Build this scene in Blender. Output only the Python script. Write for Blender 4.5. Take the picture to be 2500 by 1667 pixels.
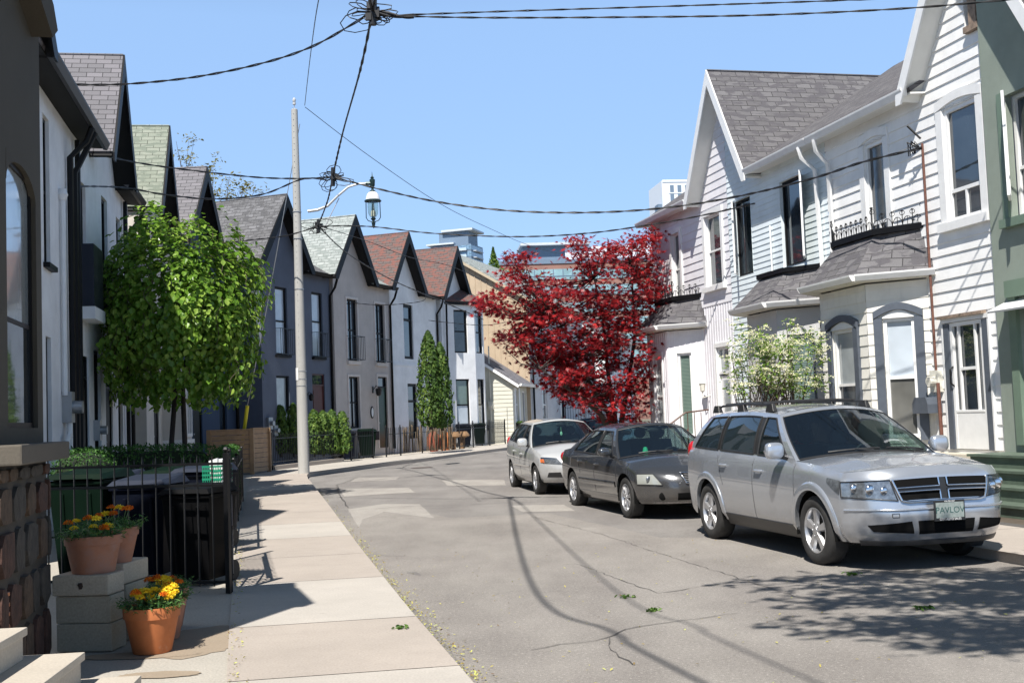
import bpy, bmesh, math, random
import numpy as np
from mathutils import Vector, Matrix
from mathutils.noise import noise as mnoise
S = bpy.context.scene
for o in list(bpy.data.objects): bpy.data.objects.remove(o)
COL = S.collection
rnd = random.Random(7)
R = math.radians
# ---------------------------------------------------------------- camera
F_=2850.; EYE=1.65; ROLL=.038; HY=1018.
PIT=math.atan((HY-833.5)*math.cos(ROLL)/F_)
cp,sp=math.cos(PIT),math.sin(PIT); cr,sr=math.cos(ROLL),math.sin(ROLL)
FW=(0,cp,sp); R0=(1,0,0); U0=(0,-sp,cp)
RT=tuple(cr*R0[i]-sr*U0[i] for i in range(3)); UP=tuple(cr*U0[i]+sr*R0[i] for i in range(3))
cd=bpy.data.cameras.new('camera'); cam=bpy.data.objects.new('camera',cd); COL.objects.link(cam); S.camera=cam
cd.sensor_width=36; cd.lens=36*F_/2500; cd.clip_end=3000; cd.clip_start=.05
M=Matrix(((RT[0],UP[0],-FW[0],0),(RT[1],UP[1],-FW[1],0),(RT[2],UP[2],-FW[2],EYE),(0,0,0,1)))
cam.matrix_world=M
# ---------------------------------------------------------------- world, sun, exposure
SD=Vector((-.182,-.559,.809)).normalized()
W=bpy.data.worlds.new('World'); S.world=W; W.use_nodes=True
nt=W.node_tree; bg=nt.nodes['Background']; sky=nt.nodes.new('ShaderNodeTexSky'); sky.sky_type='NISHITA'
sky.sun_disc=False; sky.sun_elevation=math.asin(SD.z); sky.sun_rotation=math.atan2(SD.x,SD.y)
sky.air_density=1.; sky.dust_density=0.; sky.ozone_density=3.; sky.altitude=0
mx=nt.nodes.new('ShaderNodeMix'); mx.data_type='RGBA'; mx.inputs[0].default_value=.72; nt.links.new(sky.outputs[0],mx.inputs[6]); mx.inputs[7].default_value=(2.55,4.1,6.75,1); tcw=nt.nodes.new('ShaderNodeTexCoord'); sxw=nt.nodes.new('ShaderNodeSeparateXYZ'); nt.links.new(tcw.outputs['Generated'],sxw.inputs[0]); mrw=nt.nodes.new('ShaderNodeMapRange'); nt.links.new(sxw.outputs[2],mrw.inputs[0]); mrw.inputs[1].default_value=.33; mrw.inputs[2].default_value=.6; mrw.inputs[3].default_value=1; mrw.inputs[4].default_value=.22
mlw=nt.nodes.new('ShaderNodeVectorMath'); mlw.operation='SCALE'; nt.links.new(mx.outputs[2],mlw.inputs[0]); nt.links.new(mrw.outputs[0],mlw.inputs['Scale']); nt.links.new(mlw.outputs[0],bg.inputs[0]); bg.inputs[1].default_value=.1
sl=bpy.data.lights.new('sun','SUN'); sl.energy=4.7; sl.angle=R(.55); sl.color=(1,.955,.89)
so=bpy.data.objects.new('sun',sl); COL.objects.link(so); so.rotation_euler=SD.to_track_quat('Z','Y').to_euler(); so.location=(0,0,30)
S.view_settings.view_transform='Standard'; S.view_settings.look='None'; S.view_settings.gamma=1; S.view_settings.exposure=.68
try: S.render.engine='CYCLES'
except Exception: pass
S.cycles.max_bounces=6; S.cycles.transparent_max_bounces=10
# ---------------------------------------------------------------- picture -> world geometry
def ray(px,py):
    a=(px-1250)/F_; b=-(py-833.5)/F_
    return tuple(FW[i]+a*RT[i]+b*UP[i] for i in range(3))
def gz(y): return 0 if y<15 else min(.0065*(y-15),.32)
def gp(px,py,z=0.):
    d=ray(px,py); g=0
    for _ in range(30):
        t=(z+g-EYE)/d[2]; g=gz(t*d[1])
    return (t*d[0],t*d[1],z+g)
def atY(px,py,Y):
    d=ray(px,py); t=Y/d[1]; return (t*d[0],Y,EYE+t*d[2])
class Fr:
    # facade frame: u along A->B, d outward, w up
    def __init__(s,A,U,z0=0,side=1,d0=0):
        L=math.hypot(*U); s.U=(U[0]/L,U[1]/L); s.N=(s.U[1]*side,-s.U[0]*side); s.z0=z0
        s.A=(A[0]+s.N[0]*d0,A[1]+s.N[1]*d0); s.side=side
    def P(s,u,d,w): return (s.A[0]+s.U[0]*u+s.N[0]*d, s.A[1]+s.U[1]*u+s.N[1]*d, s.z0+w)
    def uw(s,px,py,d=0):
        r=ray(px,py); o=(s.A[0]+s.N[0]*d,s.A[1]+s.N[1]*d)
        k=(o[0]*s.N[0]+o[1]*s.N[1])/(r[0]*s.N[0]+r[1]*s.N[1])
        p=(r[0]*k,r[1]*k,EYE+r[2]*k)
        return ((p[0]-s.A[0])*s.U[0]+(p[1]-s.A[1])*s.U[1],p[2]-s.z0)
    def sub(s,u0,d0,u1,d1):
        a=s.P(u0,d0,0); b=s.P(u1,d1,0); f=Fr((a[0],a[1]),(b[0]-a[0],b[1]-a[1]),s.z0,s.side)
        f.L=math.hypot(b[0]-a[0],b[1]-a[1]); return f
class Loc:   # plain local frame
    def __init__(s,o=(0,0,0),rz=0): s.o=o; s.c=math.cos(rz); s.s=math.sin(rz)
    def P(s,x,y,z): return (s.o[0]+x*s.c-y*s.s, s.o[1]+x*s.s+y*s.c, s.o[2]+z)
ID=Loc()
# ---------------------------------------------------------------- mesh builder
LOCAL=[False]
class MB:
    def __init__(s): s.v=[]; s.f=[]; s.m=[]; s.mi=0
    def face(s,pts):
        n=len(s.v); s.v+=[tuple(p) for p in pts]; s.f.append(tuple(range(n,n+len(pts)))); s.m.append(s.mi)
    def idx(s,vs,fs):
        n=len(s.v); s.v+=[tuple(p) for p in vs]; s.f+=[tuple(i+n for i in f) for f in fs]; s.m+=[s.mi]*len(fs)
    def box(s,fr,u0,u1,d0,d1,w0,w1):
        P=fr.P; a=[P(u,d,w) for w in (w0,w1) for d in (d0,d1) for u in (u0,u1)]
        s.idx(a,[(0,1,3,2),(4,6,7,5),(0,4,5,1),(2,3,7,6),(0,2,6,4),(1,5,7,3)])
    def hexa(s,a): # 8 points bottom4 top4 (loops)
        s.idx(a,[(3,2,1,0),(4,5,6,7),(0,1,5,4),(1,2,6,5),(2,3,7,6),(3,0,4,7)])
    def slab(s,q,th):
        a=[Vector(p) for p in q]; n=(a[1]-a[0]).cross(a[2]-a[0]).normalized()
        if n.z<0: n=-n
        b=[p-n*th for p in a]; k=len(a)
        s.idx(a+b,[tuple(range(k)),tuple(reversed(range(k,2*k)))]+[(i,(i+1)%k,(i+1)%k+k,i+k) for i in range(k)])
    def prism(s,fr,poly,d0,d1):  # polygon in (u,w) extruded along d
        k=len(poly); a=[fr.P(u,d0,w) for u,w in poly]+[fr.P(u,d1,w) for u,w in poly]
        s.idx(a,[tuple(range(k)),tuple(reversed(range(k,2*k)))]+[(i,(i+1)%k,(i+1)%k+k,i+k) for i in range(k)])
    def tube(s,pts,r,n=6,cap=True):
        pts=[Vector(p) for p in pts]; rr=r if isinstance(r,(list,tuple)) else [r]*len(pts)
        vs=[]; up=None
        for i,p in enumerate(pts):
            t=(pts[min(i+1,len(pts)-1)]-pts[max(i-1,0)]).normalized()
            if up is None: up=Vector((0,0,1)) if abs(t.z)<.9 else Vector((1,0,0))
            x=t.cross(up)
            if x.length<1e-4: x=t.orthogonal()
            x.normalize(); y=x.cross(t).normalized(); up=y
            for j in range(n):
                a=2*math.pi*j/n; vs.append(p+(x*math.cos(a)+y*math.sin(a))*rr[i])
        fs=[(i*n+j,i*n+(j+1)%n,(i+1)*n+(j+1)%n,(i+1)*n+j) for i in range(len(pts)-1) for j in range(n)]
        if cap: fs+=[tuple(reversed(range(n))),tuple(range((len(pts)-1)*n,len(pts)*n))]
        s.idx(vs,fs)
    def lathe(s,c,prof,n=20,axis='z',a0=0,a1=2*math.pi,fr=None):
        vs=[]; full=abs(a1-a0-2*math.pi)<1e-6; m=n if full else n+1
        for r,z in prof:
            for j in range(m):
                a=a0+(a1-a0)*j/n; x,y=r*math.cos(a),r*math.sin(a)
                p=(x,y,z) if axis=='z' else ((x,z,y) if axis=='y' else (z,x,y))
                p=(p[0]+c[0],p[1]+c[1],p[2]+c[2]); vs.append(fr.P(*p) if fr else p)
        k=len(prof)
        fs=[(i*m+j,i*m+(j+1)%m,(i+1)*m+(j+1)%m,(i+1)*m+j) for i in range(k-1) for j in range(n)]
        s.idx(vs,fs)
    def grid(s,g,flip=False):
        nr,nc=len(g),len(g[0]); vs=[p for row in g for p in row]
        fs=[(i*nc+j,i*nc+j+1,(i+1)*nc+j+1,(i+1)*nc+j) for i in range(nr-1) for j in range(nc-1)]
        if flip: fs=[tuple(reversed(f)) for f in fs]
        s.idx(vs,fs)
    def ball(s,c,r,nu=10,nv=6,sq=(1,1,1),jit=0):
        vs=[]
        for i in range(nv+1):
            th=math.pi*i/nv
            for j in range(nu):
                ph=2*math.pi*j/nu; k=r*(1+rnd.uniform(-jit,jit))
                vs.append((c[0]+k*sq[0]*math.sin(th)*math.cos(ph),c[1]+k*sq[1]*math.sin(th)*math.sin(ph),c[2]+k*sq[2]*math.cos(th)))
        s.idx(vs,[(i*nu+j,i*nu+(j+1)%nu,(i+1)*nu+(j+1)%nu,(i+1)*nu+j) for i in range(nv) for j in range(nu)])
    def build(s,name,mats,parent=None,smooth=0,weld=0,bevel=0):
        if not isinstance(mats,(list,tuple)): mats=[mats]
        o0=Vector((0,0,0)); p=None if LOCAL[0] else parent
        while p is not None: o0+=p.location; p=p.parent
        me=bpy.data.meshes.new(name); V=np.array(s.v,dtype=float)-np.array(o0)
        me.from_pydata([tuple(x) for x in V],[],s.f)
        for m in mats: me.materials.append(m)
        me.polygons.foreach_set('material_index',s.m)
        if weld or bevel:
            bm=bmesh.new(); bm.from_mesh(me); bmesh.ops.remove_doubles(bm,verts=bm.verts,dist=weld or 1e-4)
            bmesh.ops.recalc_face_normals(bm,faces=bm.faces)
            if bevel:
                ed=[e for e in bm.edges if len(e.link_faces)==2 and e.calc_face_angle(0)>R(30)]
                try: bmesh.ops.bevel(bm,geom=ed,offset=bevel,segments=2,affect='EDGES',profile=.6,clamp_overlap=True)
                except Exception: pass
            bm.to_mesh(me); bm.free()
        me.update()
        uv=me.uv_layers.new(name='UVMap'); nl=len(me.loops); UVd=np.zeros((nl,2))
        co=np.empty(len(me.vertices)*3); me.vertices.foreach_get('co',co); co=co.reshape(-1,3)+np.array(o0)
        li=np.empty(nl,dtype=int); me.loops.foreach_get('vertex_index',li)
        for pl in me.polygons:
            n=pl.normal; a,b=pl.loop_start,pl.loop_start+pl.loop_total; q=co[li[a:b]]
            if abs(n.z)>.95: UVd[a:b]=q[:,:2]
            else:
                l=math.hypot(n.x,n.y); t=np.array((-n.y/l,n.x/l,0))
                if t[1]<0: t=-t
                bb=np.cross(np.array(n),t); bb=bb if bb[2]>0 else -bb
                UVd[a:b,0]=q@t; UVd[a:b,1]=q@bb
        uv.data.foreach_set('uv',UVd.ravel())
        ob=bpy.data.objects.new(name,me); COL.objects.link(ob)
        if parent: ob.parent=parent
        if smooth:
            me.polygons.foreach_set('use_smooth',[True]*len(me.polygons))
            try: me.set_sharp_from_angle(angle=R(smooth))
            except Exception: pass
        return ob
def tag(o,label=None,cat=None,group=None,kind=None):
    if label: o['label']=label
    if cat: o['category']=cat
    if group: o['group']=group
    if kind: o['kind']=kind
    return o
def empty(name,loc,label,cat,group=None,rz=0):
    o=bpy.data.objects.new(name,None); COL.objects.link(o); o.location=loc; o.rotation_euler=(0,0,rz); o.empty_display_size=.2
    return tag(o,label,cat,group)
def copy_tree(o,parent=None):
    c=o.copy(); COL.objects.link(c)
    if parent: c.parent=parent
    for ch in list(o.children): copy_tree(ch,c)
    return c
def text(name,body,size,mat,parent,loc,rot,extr=.001,sx=1):
    cu=bpy.data.curves.new(name,'FONT'); cu.body=body; cu.size=size; cu.align_x='CENTER'; cu.align_y='CENTER'; cu.extrude=extr
    t=bpy.data.objects.new(name+'_tmp',cu); COL.objects.link(t)
    bpy.context.view_layer.update()
    me=bpy.data.meshes.new_from_object(t.evaluated_get(bpy.context.evaluated_depsgraph_get()))
    me.materials.clear(); me.materials.append(mat)
    bpy.data.objects.remove(t)
    ob=bpy.data.objects.new(name,me); COL.objects.link(ob); ob.parent=parent; ob.location=loc; ob.rotation_euler=rot; ob.scale=(sx,1,1)
    return ob
# ---------------------------------------------------------------- materials
MC={}
def _m(name):
    m=bpy.data.materials.new(name); m.use_nodes=True; t=m.node_tree; return m,t,t.nodes['Principled BSDF']
def N_(t,ty,**k):
    n=t.nodes.new(ty)
    for a,b in k.items(): setattr(n,a,b)
    return n
def coord(t,kind='UV',scale=1):
    c=N_(t,'ShaderNodeTexCoord'); mp=N_(t,'ShaderNodeMapping')
    mp.inputs['Scale'].default_value=(scale,)*3 if not isinstance(scale,tuple) else scale
    t.links.new(c.outputs[kind],mp.inputs[0]); return mp.outputs[0]
def noise(t,vec,scale,detail=4,rough=.6,out='Fac'):
    n=N_(t,'ShaderNodeTexNoise'); n.inputs['Scale'].default_value=scale; n.inputs['Detail'].default_value=detail; n.inputs['Roughness'].default_value=rough
    t.links.new(vec,n.inputs['Vector']); return n.outputs[out]
def ramp(t,fac,stops):
    r=N_(t,'ShaderNodeValToRGB'); e=r.color_ramp.elements
    e[0].position,e[0].color=stops[0][0],tuple(stops[0][1])+(1,); e[1].position,e[1].color=stops[-1][0],tuple(stops[-1][1])+(1,)
    for p,c in stops[1:-1]:
        x=e.new(p); x.color=tuple(c)+(1,)
    t.links.new(fac,r.inputs[0]); return r.outputs[0]
def mix(t,a,b,fac,mode='MIX'):
    n=N_(t,'ShaderNodeMix',data_type='RGBA',blend_type=mode)
    for s_,v in ((0,fac),(6,a),(7,b)):
        if isinstance(v,(int,float)): n.inputs[s_].default_value=v
        elif isinstance(v,tuple): n.inputs[s_].default_value=tuple(v)+(1,)
        else: t.links.new(v,n.inputs[s_])
    return n.outputs[2]
def bump(t,b,h,dist=.01,st=.5,prev=None):
    n=N_(t,'ShaderNodeBump'); n.inputs['Distance'].default_value=dist; n.inputs['Strength'].default_value=st
    t.links.new(h,n.inputs['Height'])
    if prev: t.links.new(prev,n.inputs['Normal'])
    t.links.new(n.outputs[0],b.inputs['Normal']); return n.outputs[0]
def sc(c,k): return tuple(min(1,x*k) for x in c)
def plain(name,c,rough=.6,metal=0,var=.12,vs=3.,bmp=0,bs=60,spec=.5,dirt=None,coat=0,kind='Object'):
    if name in MC: return MC[name]
    m,t,b=_m(name); v=coord(t,kind)
    if var:
        f=noise(t,v,vs,5); col=ramp(t,f,[(.3,sc(c,1-var)),(.7,sc(c,1+var*.6))])
        if dirt:
            f2=noise(t,v,dirt[1],6,.7); k=ramp(t,f2,[(dirt[2],(0,0,0)),(dirt[2]+.18,(1,1,1))]); col=mix(t,col,dirt[0],k)
        t.links.new(col,b.inputs['Base Color'])
    else: b.inputs['Base Color'].default_value=tuple(c)+(1,)
    b.inputs['Roughness'].default_value=rough; b.inputs['Metallic'].default_value=metal
    b.inputs['Specular IOR Level'].default_value=spec; b.inputs['Coat Weight'].default_value=coat; b.inputs['Coat Roughness'].default_value=.04
    if bmp: bump(t,b,noise(t,v,bs,3),.01,bmp)
    MC[name]=m; return m
def stucco(name,c,streak=.25,bs=45,bmp=.35):
    m,t,b=_m(name); v=coord(t,'UV'); v2=coord(t,'UV',(3,.35,1))
    f=noise(t,v,1.3,6,.65); col=ramp(t,f,[(.3,sc(c,.86)),(.7,sc(c,1.06))])
    k=ramp(t,noise(t,v2,2.2,5,.6),[(.55,(0,0,0)),(.8,(1,1,1))])
    n=N_(t,'ShaderNodeMath',operation='MULTIPLY'); n.inputs[1].default_value=streak; t.links.new(k,n.inputs[0])
    col=mix(t,col,sc(c,.55),n.outputs[0]); t.links.new(col,b.inputs['Base Color']); b.inputs['Roughness'].default_value=.85
    bump(t,b,noise(t,v,bs,4),.006,bmp); MC[name]=m; return m
def shingle(name,c1,c2,c3=None,sz=1.0):
    m,t,b=_m(name); v=coord(t,'UV')
    br=N_(t,'ShaderNodeTexBrick'); t.links.new(v,br.inputs['Vector']); br.offset=.5
    br.inputs['Scale'].default_value=1; br.inputs['Brick Width'].default_value=.32*sz; br.inputs['Row Height'].default_value=.145*sz
    br.inputs['Mortar Size'].default_value=.008; br.inputs['Mortar Smooth'].default_value=.2; br.inputs['Bias'].default_value=0
    br.inputs['Color1'].default_value=tuple(c1)+(1,); br.inputs['Color2'].default_value=tuple(c2)+(1,); br.inputs['Mortar'].default_value=tuple(sc(c1,.35))+(1,)
    col=br.outputs['Color']
    if c3:
        k=ramp(t,noise(t,coord(t,'UV',(3,7,1)),1.0,2,.5),[(.5,(0,0,0)),(.56,(1,1,1))]); col=mix(t,col,c3,k)
    g=ramp(t,noise(t,v,90,3),[(.3,(.72,)*3),(.7,(1.2,)*3)]); col=mix(t,col,g,1.,'MULTIPLY')
    t.links.new(col,b.inputs['Base Color']); b.inputs['Roughness'].default_value=.95; b.inputs['Specular IOR Level'].default_value=.25
    p=bump(t,b,br.outputs['Fac'],-.012,.7); bump(t,b,noise(t,v,120,2),.004,.5,p); MC[name]=m; return m
def glassy(name,c,rough=.04,blind=None,var=.4):
    m,t,b=_m(name); v=coord(t,'UV'); f=noise(t,v,1.1,3,.5)
    col=ramp(t,f,[(.35,sc(c,1-var)),(.65,sc(c,1+var))])
    if blind:
        w=N_(t,'ShaderNodeTexWave',bands_direction='Y'); w.inputs['Scale'].default_value=blind[1]; t.links.new(v,w.inputs[0])
        col=mix(t,col,blind[0],w.outputs['Fac'])
    t.links.new(col,b.inputs['Base Color']); b.inputs['Roughness'].default_value=rough; b.inputs['IOR'].default_value=1.52
    b.inputs['Specular IOR Level'].default_value=.8; b.inputs['Coat Weight'].default_value=.5; b.inputs['Coat Roughness'].default_value=.02
    bump(t,b,noise(t,v,1.8,2),.01,.12); MC[name]=m; return m
def leafmat(name,c1,c2,c3,trans=.35,rough=.45):
    m,t,b=_m(name); a=N_(t,'ShaderNodeAttribute'); a.attribute_name='var'
    col=ramp(t,a.outputs['Fac'],[(0,c1),(.5,c2),(1,c3)]); t.links.new(col,b.inputs['Base Color']); b.inputs['Roughness'].default_value=rough
    b.inputs['Specular IOR Level'].default_value=.35
    tr=N_(t,'ShaderNodeBsdfTranslucent'); tc=mix(t,col,(1,1,1),.0); t.links.new(tc,tr.inputs[0])
    mx=N_(t,'ShaderNodeMixShader'); mx.inputs[0].default_value=trans; o=t.nodes['Material Output']
    t.links.new(b.outputs[0],mx.inputs[1]); t.links.new(tr.outputs[0],mx.inputs[2]); t.links.new(mx.outputs[0],o.inputs[0]); MC[name]=m; return m
def asphalt(name,c,grain=.35,crack=.5,sc_=1.):
    m,t,b=_m(name); v=coord(t,'UV')
    f=noise(t,v,.5,7,.7); col=ramp(t,f,[(.25,sc(c,.82)),(.5,c),(.75,sc(c,1.16))])
    g=ramp(t,noise(t,v,190,2,.5),[(.3,(1-grain,)*3),(.7,(1+grain,)*3)]); col=mix(t,col,g,1.,'MULTIPLY')
    g2=ramp(t,noise(t,v,38,3,.6),[(.3,(.84,)*3),(.7,(1.16,)*3)]); col=mix(t,col,g2,1.,'MULTIPLY'); st_=ramp(t,noise(t,coord(t,'UV',(1,.3,1)),1.1,4,.6),[(.35,(.86,.85,.85)),(.65,(1.08,1.08,1.07))]); col=mix(t,col,st_,1.,'MULTIPLY')
    sp_=ramp(t,noise(t,v,45,1,.5),[(.64,(0,0,0)),(.70,(1,1,1))]); n=N_(t,'ShaderNodeMath',operation='MULTIPLY'); n.inputs[1].default_value=.5
    t.links.new(sp_,n.inputs[0]); col=mix(t,col,sc(c,1.9),n.outputs[0])
    vo=N_(t,'ShaderNodeTexVoronoi',feature='DISTANCE_TO_EDGE'); vo.inputs['Scale'].default_value=.42*sc_
    ad=N_(t,'ShaderNodeVectorMath',operation='ADD'); nz=noise(t,v,1.6,5,.7,'Color'); t.links.new(v,ad.inputs[0]); t.links.new(nz,ad.inputs[1]); t.links.new(ad.outputs[0],vo.inputs['Vector'])
    k=ramp(t,vo.outputs['Distance'],[(.0,(1,1,1)),(.006,(0,0,0))]); kk=ramp(t,noise(t,v,.35,3),[(.5,(0,0,0)),(.62,(1,1,1))])
    k=mix(t,k,kk,1.,'MULTIPLY'); n2=N_(t,'ShaderNodeMath',operation='MULTIPLY'); n2.inputs[1].default_value=crack; t.links.new(k,n2.inputs[0])
    col=mix(t,col,sc(c,.35),n2.outputs[0]); t.links.new(col,b.inputs['Base Color']); b.inputs['Roughness'].default_value=.9; b.inputs['Specular IOR Level'].default_value=.25
    bump(t,b,noise(t,v,120,3),.006,.6); MC[name]=m; return m
def concrete(name,c,stain=.3,grain=.12):
    m,t,b=_m(name); v=coord(t,'UV'); f=noise(t,v,.9,7,.7)
    col=ramp(t,f,[(.28,sc(c,.88)),(.72,sc(c,1.08))])
    k=ramp(t,noise(t,v,2.6,6,.75),[(.55,(0,0,0)),(.75,(1,1,1))]); n=N_(t,'ShaderNodeMath',operation='MULTIPLY'); n.inputs[1].default_value=stain; t.links.new(k,n.inputs[0])
    col=mix(t,col,sc(c,.72),n.outputs[0]); g=ramp(t,noise(t,v,60,4,.6),[(.3,(1-grain,)*3),(.7,(1+grain,)*3)]); col=mix(t,col,g,1.,'MULTIPLY'); sp2=ramp(t,noise(t,v,7,3,.7),[(.68,(1,1,1)),(.76,(.72,.7,.68))]); col=mix(t,col,sp2,.8,'MULTIPLY')
    t.links.new(col,b.inputs['Base Color']); b.inputs['Roughness'].default_value=.88; bump(t,b,noise(t,v,110,3),.004,.4); MC[name]=m; return m
black=plain('black_paint',(.006,.006,.007),.5,var=.3,vs=4,spec=.2)
blackm=plain('black_metal',(.007,.007,.008),.4,.1,var=.3,vs=8)
white=plain('white_paint',(.78,.78,.77),.45,var=.06,vs=6,dirt=((.5,.48,.42),5,.66))
whitev=plain('white_vinyl',(.8,.8,.8),.35,var=.04)
glass=glassy('window_glass',(.03,.04,.05))
glassb=glassy('window_glass_curtain',(.3,.33,.34),.08,var=.25)
glassl=glassy('window_glass_pale',(.5,.56,.62),.15,var=.12)
glassg=glassy('window_glass_blind',(.05,.09,.08),.1,blind=((.19,.25,.21),9))
steel=plain('galvanised_steel',(.42,.43,.44),.4,.7,var=.15)
rubber=plain('rubber',(.025,.024,.023),.75,var=.35,vs=9,bmp=.2)
# ---------------------------------------------------------------- ground, road, pavements
def itp(tab):
    xs=[a for a,_ in tab]; ys=[b for _,b in tab]
    return lambda q: float(np.interp(q,xs,ys))
xL=itp([(-12,3.8),(7.21,-.36),(9.8,-.95),(14.47,-1.95),(20.81,-3.3),(29.84,-5.25),(32.5,-5.85),(34.2,-6.08),(35.4,-6.0),(36.3,-5.7),(37.4,-5.2),(39.9,-4.25),(42.3,-3.3),(46.4,-2.0),(50.6,-.43),(56,1.7),(64,4.8),(80,11),(110,23)])
xR=itp([(-12,10.65),(12.25,4.8),(28,1.0),(31,.45),(33.5,.3),(36,.8),(38.5,1.6),(44,3.6),(52,6.6),(70,13.5),(110,29)])
xS=itp([(-12,2.5),(7.13,-1.74),(10.14,-2.45),(17,-4.01),(26.5,-6.05),(34.2,-7.73),(37,-8.05),(39,-7.6),(41.5,-6.45),(45,-5.0),(51.7,-2.35),(56.2,-.5),(65,3.2)])
xT=lambda y: xR(y)+1.55
asph=asphalt('road_asphalt',(.215,.202,.19)); asph_m=asphalt('worn_asphalt',(.245,.227,.208),.42,.3); asph_l=asphalt('old_pale_asphalt',(.315,.295,.27),.42,.3); asph_d=asphalt('newer_dark_asphalt',(.185,.174,.165),.25,.15)
tar=plain('tar',(.10,.092,.085),.8,var=.4,vs=20)
cA=concrete('pavement_concrete_tan',(.385,.337,.292)); cB=concrete('pavement_concrete_pale',(.435,.40,.355),.3); cC=concrete('kerb_concrete',(.375,.325,.275),.4)
cY=concrete('yard_concrete',(.40,.37,.32),.35,.2)
earth=plain('ground_soil',(.16,.15,.11),.95,var=.35,vs=.8,kind='Object')
def strip(name,fa,fb,ys,z,mats,kind=True,th=0,mi=None,skew=0):
    mb=MB(); n=3
    for i in range(len(ys)-1):
        mb.mi=mi(i) if mi else 0
        g=[]
        for y in (ys[i],ys[i+1]):
            row=[]
            for j in range(n+1):
                a=fa(y)+(fb(y)-fa(y))*j/n; yy=y+skew*(a-fb(y)); row.append((a,yy,z+gz(yy)))
            g.append(row)
        mb.grid(g)
        if th:
            for e in (0,n):
                mb.face([g[0][e],g[1][e],(g[1][e][0],g[1][e][1],g[1][e][2]-th),(g[0][e][0],g[0][e][1],g[0][e][2]-th)])
    o=mb.build(name,mats)
    if kind: tag(o,kind='structure')
    return o
ys=[-12,-6,0,5,10,15]+[15+1.5*i for i in range(1,44)]+[90,110]
mb=MB(); rows=[-60,0,15,25,40,50,60,65,120,300,700,1600]
mb.grid([[(x,y,gz(y)-.05) for x in (-1500,-200,-40,0,40,200,1500)] for y in rows]); tag(mb.build('ground',earth),kind='structure')
strip('road',xL,xR,ys,0,asph)
ysl=[-10,-7.9,-5.7,-3.5,-1.3,.9,3.1,5.3,7.4,9.3,11.75,13.9,16.1]+[16.1+2.15*i for i in range(1,9)]+[34.2,35.2,36.2,37.2,38.4,39.8,41.5,43.5,45.5,47.5,49.5,51.7,54,56.2,60,64]
def pave(name,fa,fb,z,skews):
    mb=MB()
    for i in range(len(ysl)-1):
        y0,y1=ysl[i]+.008,ysl[i+1]-.008
        mb.mi=1 if (i in (9,)) or ysl[i]>33.5 or i%5==2 else 0
        g=[]
        for y in (y0,y1):
            row=[]
            for j in range(4):
                a=fa(y)+(fb(y)-fa(y))*j/3; yy=y+(skews*(a-fb(y)) if y<33 else 0); row.append((a,yy,z+gz(yy)))
            g.append(row)
        mb.grid(g)
    o=mb.build(name,[cA,cB]); tag(o,kind='structure'); return o
pave('left_pavement',xS,lambda y:xL(y)-.004,.12,.16)
pave('right_pavement',lambda y:xR(y)+.004,xT,.12,.16)
fineys=[-10+1.0*i for i in range(0,43)]+[33+.35*i for i in range(1,14)]+[38.5+1.1*i for i in range(1,30)]
strip('left_kerb',lambda y:xL(y)-.165,xL,fineys,.117,cC,th=.16)
strip('right_kerb',xR,lambda y:xR(y)+.165,fineys,.117,cC,th=.16)
strip('pavement_bed',lambda y:xS(y)-.3,lambda y:xL(y)-.02,fineys,.104,tar)
strip('pavement_bed',lambda y:xR(y)+.1,lambda y:xT(y)+.3,fineys,.108,tar)
strip('left_yard',lambda y:-30+0*y,lambda y:xS(y)-.012,fineys,.113,cY)
strip('right_yard',lambda y:xT(y)+.012,lambda y:xR(y)+9,fineys,.1,plain('garden_soil',(.09,.07,.05),.95,var=.4,vs=3))
def zoom(zx,zy,k=2.187,ox=600,oy=950): return (ox+zx/k,oy+zy/k)
def patch(name,pts,mat,z=.004,k=2.187,ox=600,oy=950,kind='structure'):
    # resample edges so the outline is slightly ragged, as cut asphalt is
    P=[gp(*zoom(x,y,k,ox,oy),z) for x,y in pts]; out=[]
    for i in range(len(P)):
        a,b=P[i],P[(i+1)%len(P)]; n=max(2,int(math.dist(a,b)/.25))
        for j in range(n):
            f=j/n; x=a[0]+(b[0]-a[0])*f+rnd.uniform(-.012,.012)*(j>0); y=a[1]+(b[1]-a[1])*f+rnd.uniform(-.02,.02)*(j>0); out.append((x,y,z+gz(y)))
    mb=MB(); mb.face(out); o=mb.build(name,mat); tag(o,kind=kind); return o
patch('old_road_surface',[(90,980),(560,840),(880,905),(1400,880),(2000,1010),(3100,1010),(4200,1080),(4200,1800),(1000,1800),(800,1500),(420,1150)],asph_m,.003,2.187,700,850)
patch('road_patch',[(500,530),(870,525),(905,550),(525,572)],asph_l)
patch('road_patch',[(590,470),(820,468),(800,483),(560,495)],asph_l)
patch('road_patch',[(545,640),(735,612),(930,612),(1030,712),(610,752)],asph_l)
patch('road_patch',[(1045,485),(1380,482),(1390,512),(1080,516)],asph_l)
patch('road_patch',[(0,250),(430,245),(800,400),(560,440),(0,470)],asph_l,.006,1.96,1300,1180)
patch('road_patch',[(1415,620),(1700,615),(1760,650),(1480,655)],asph_l)
patch('dark_road_patch',[(600,757),(1020,717),(1190,840),(1120,865),(870,890),(740,895),(690,850)],asph_d)
patch('dark_road_patch',[(905,935),(1000,940),(1010,960),(1180,940),(1320,925),(1200,985),(1215,1000),(1150,1025),(1000,1010),(860,980)],asph_d,.007)
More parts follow.
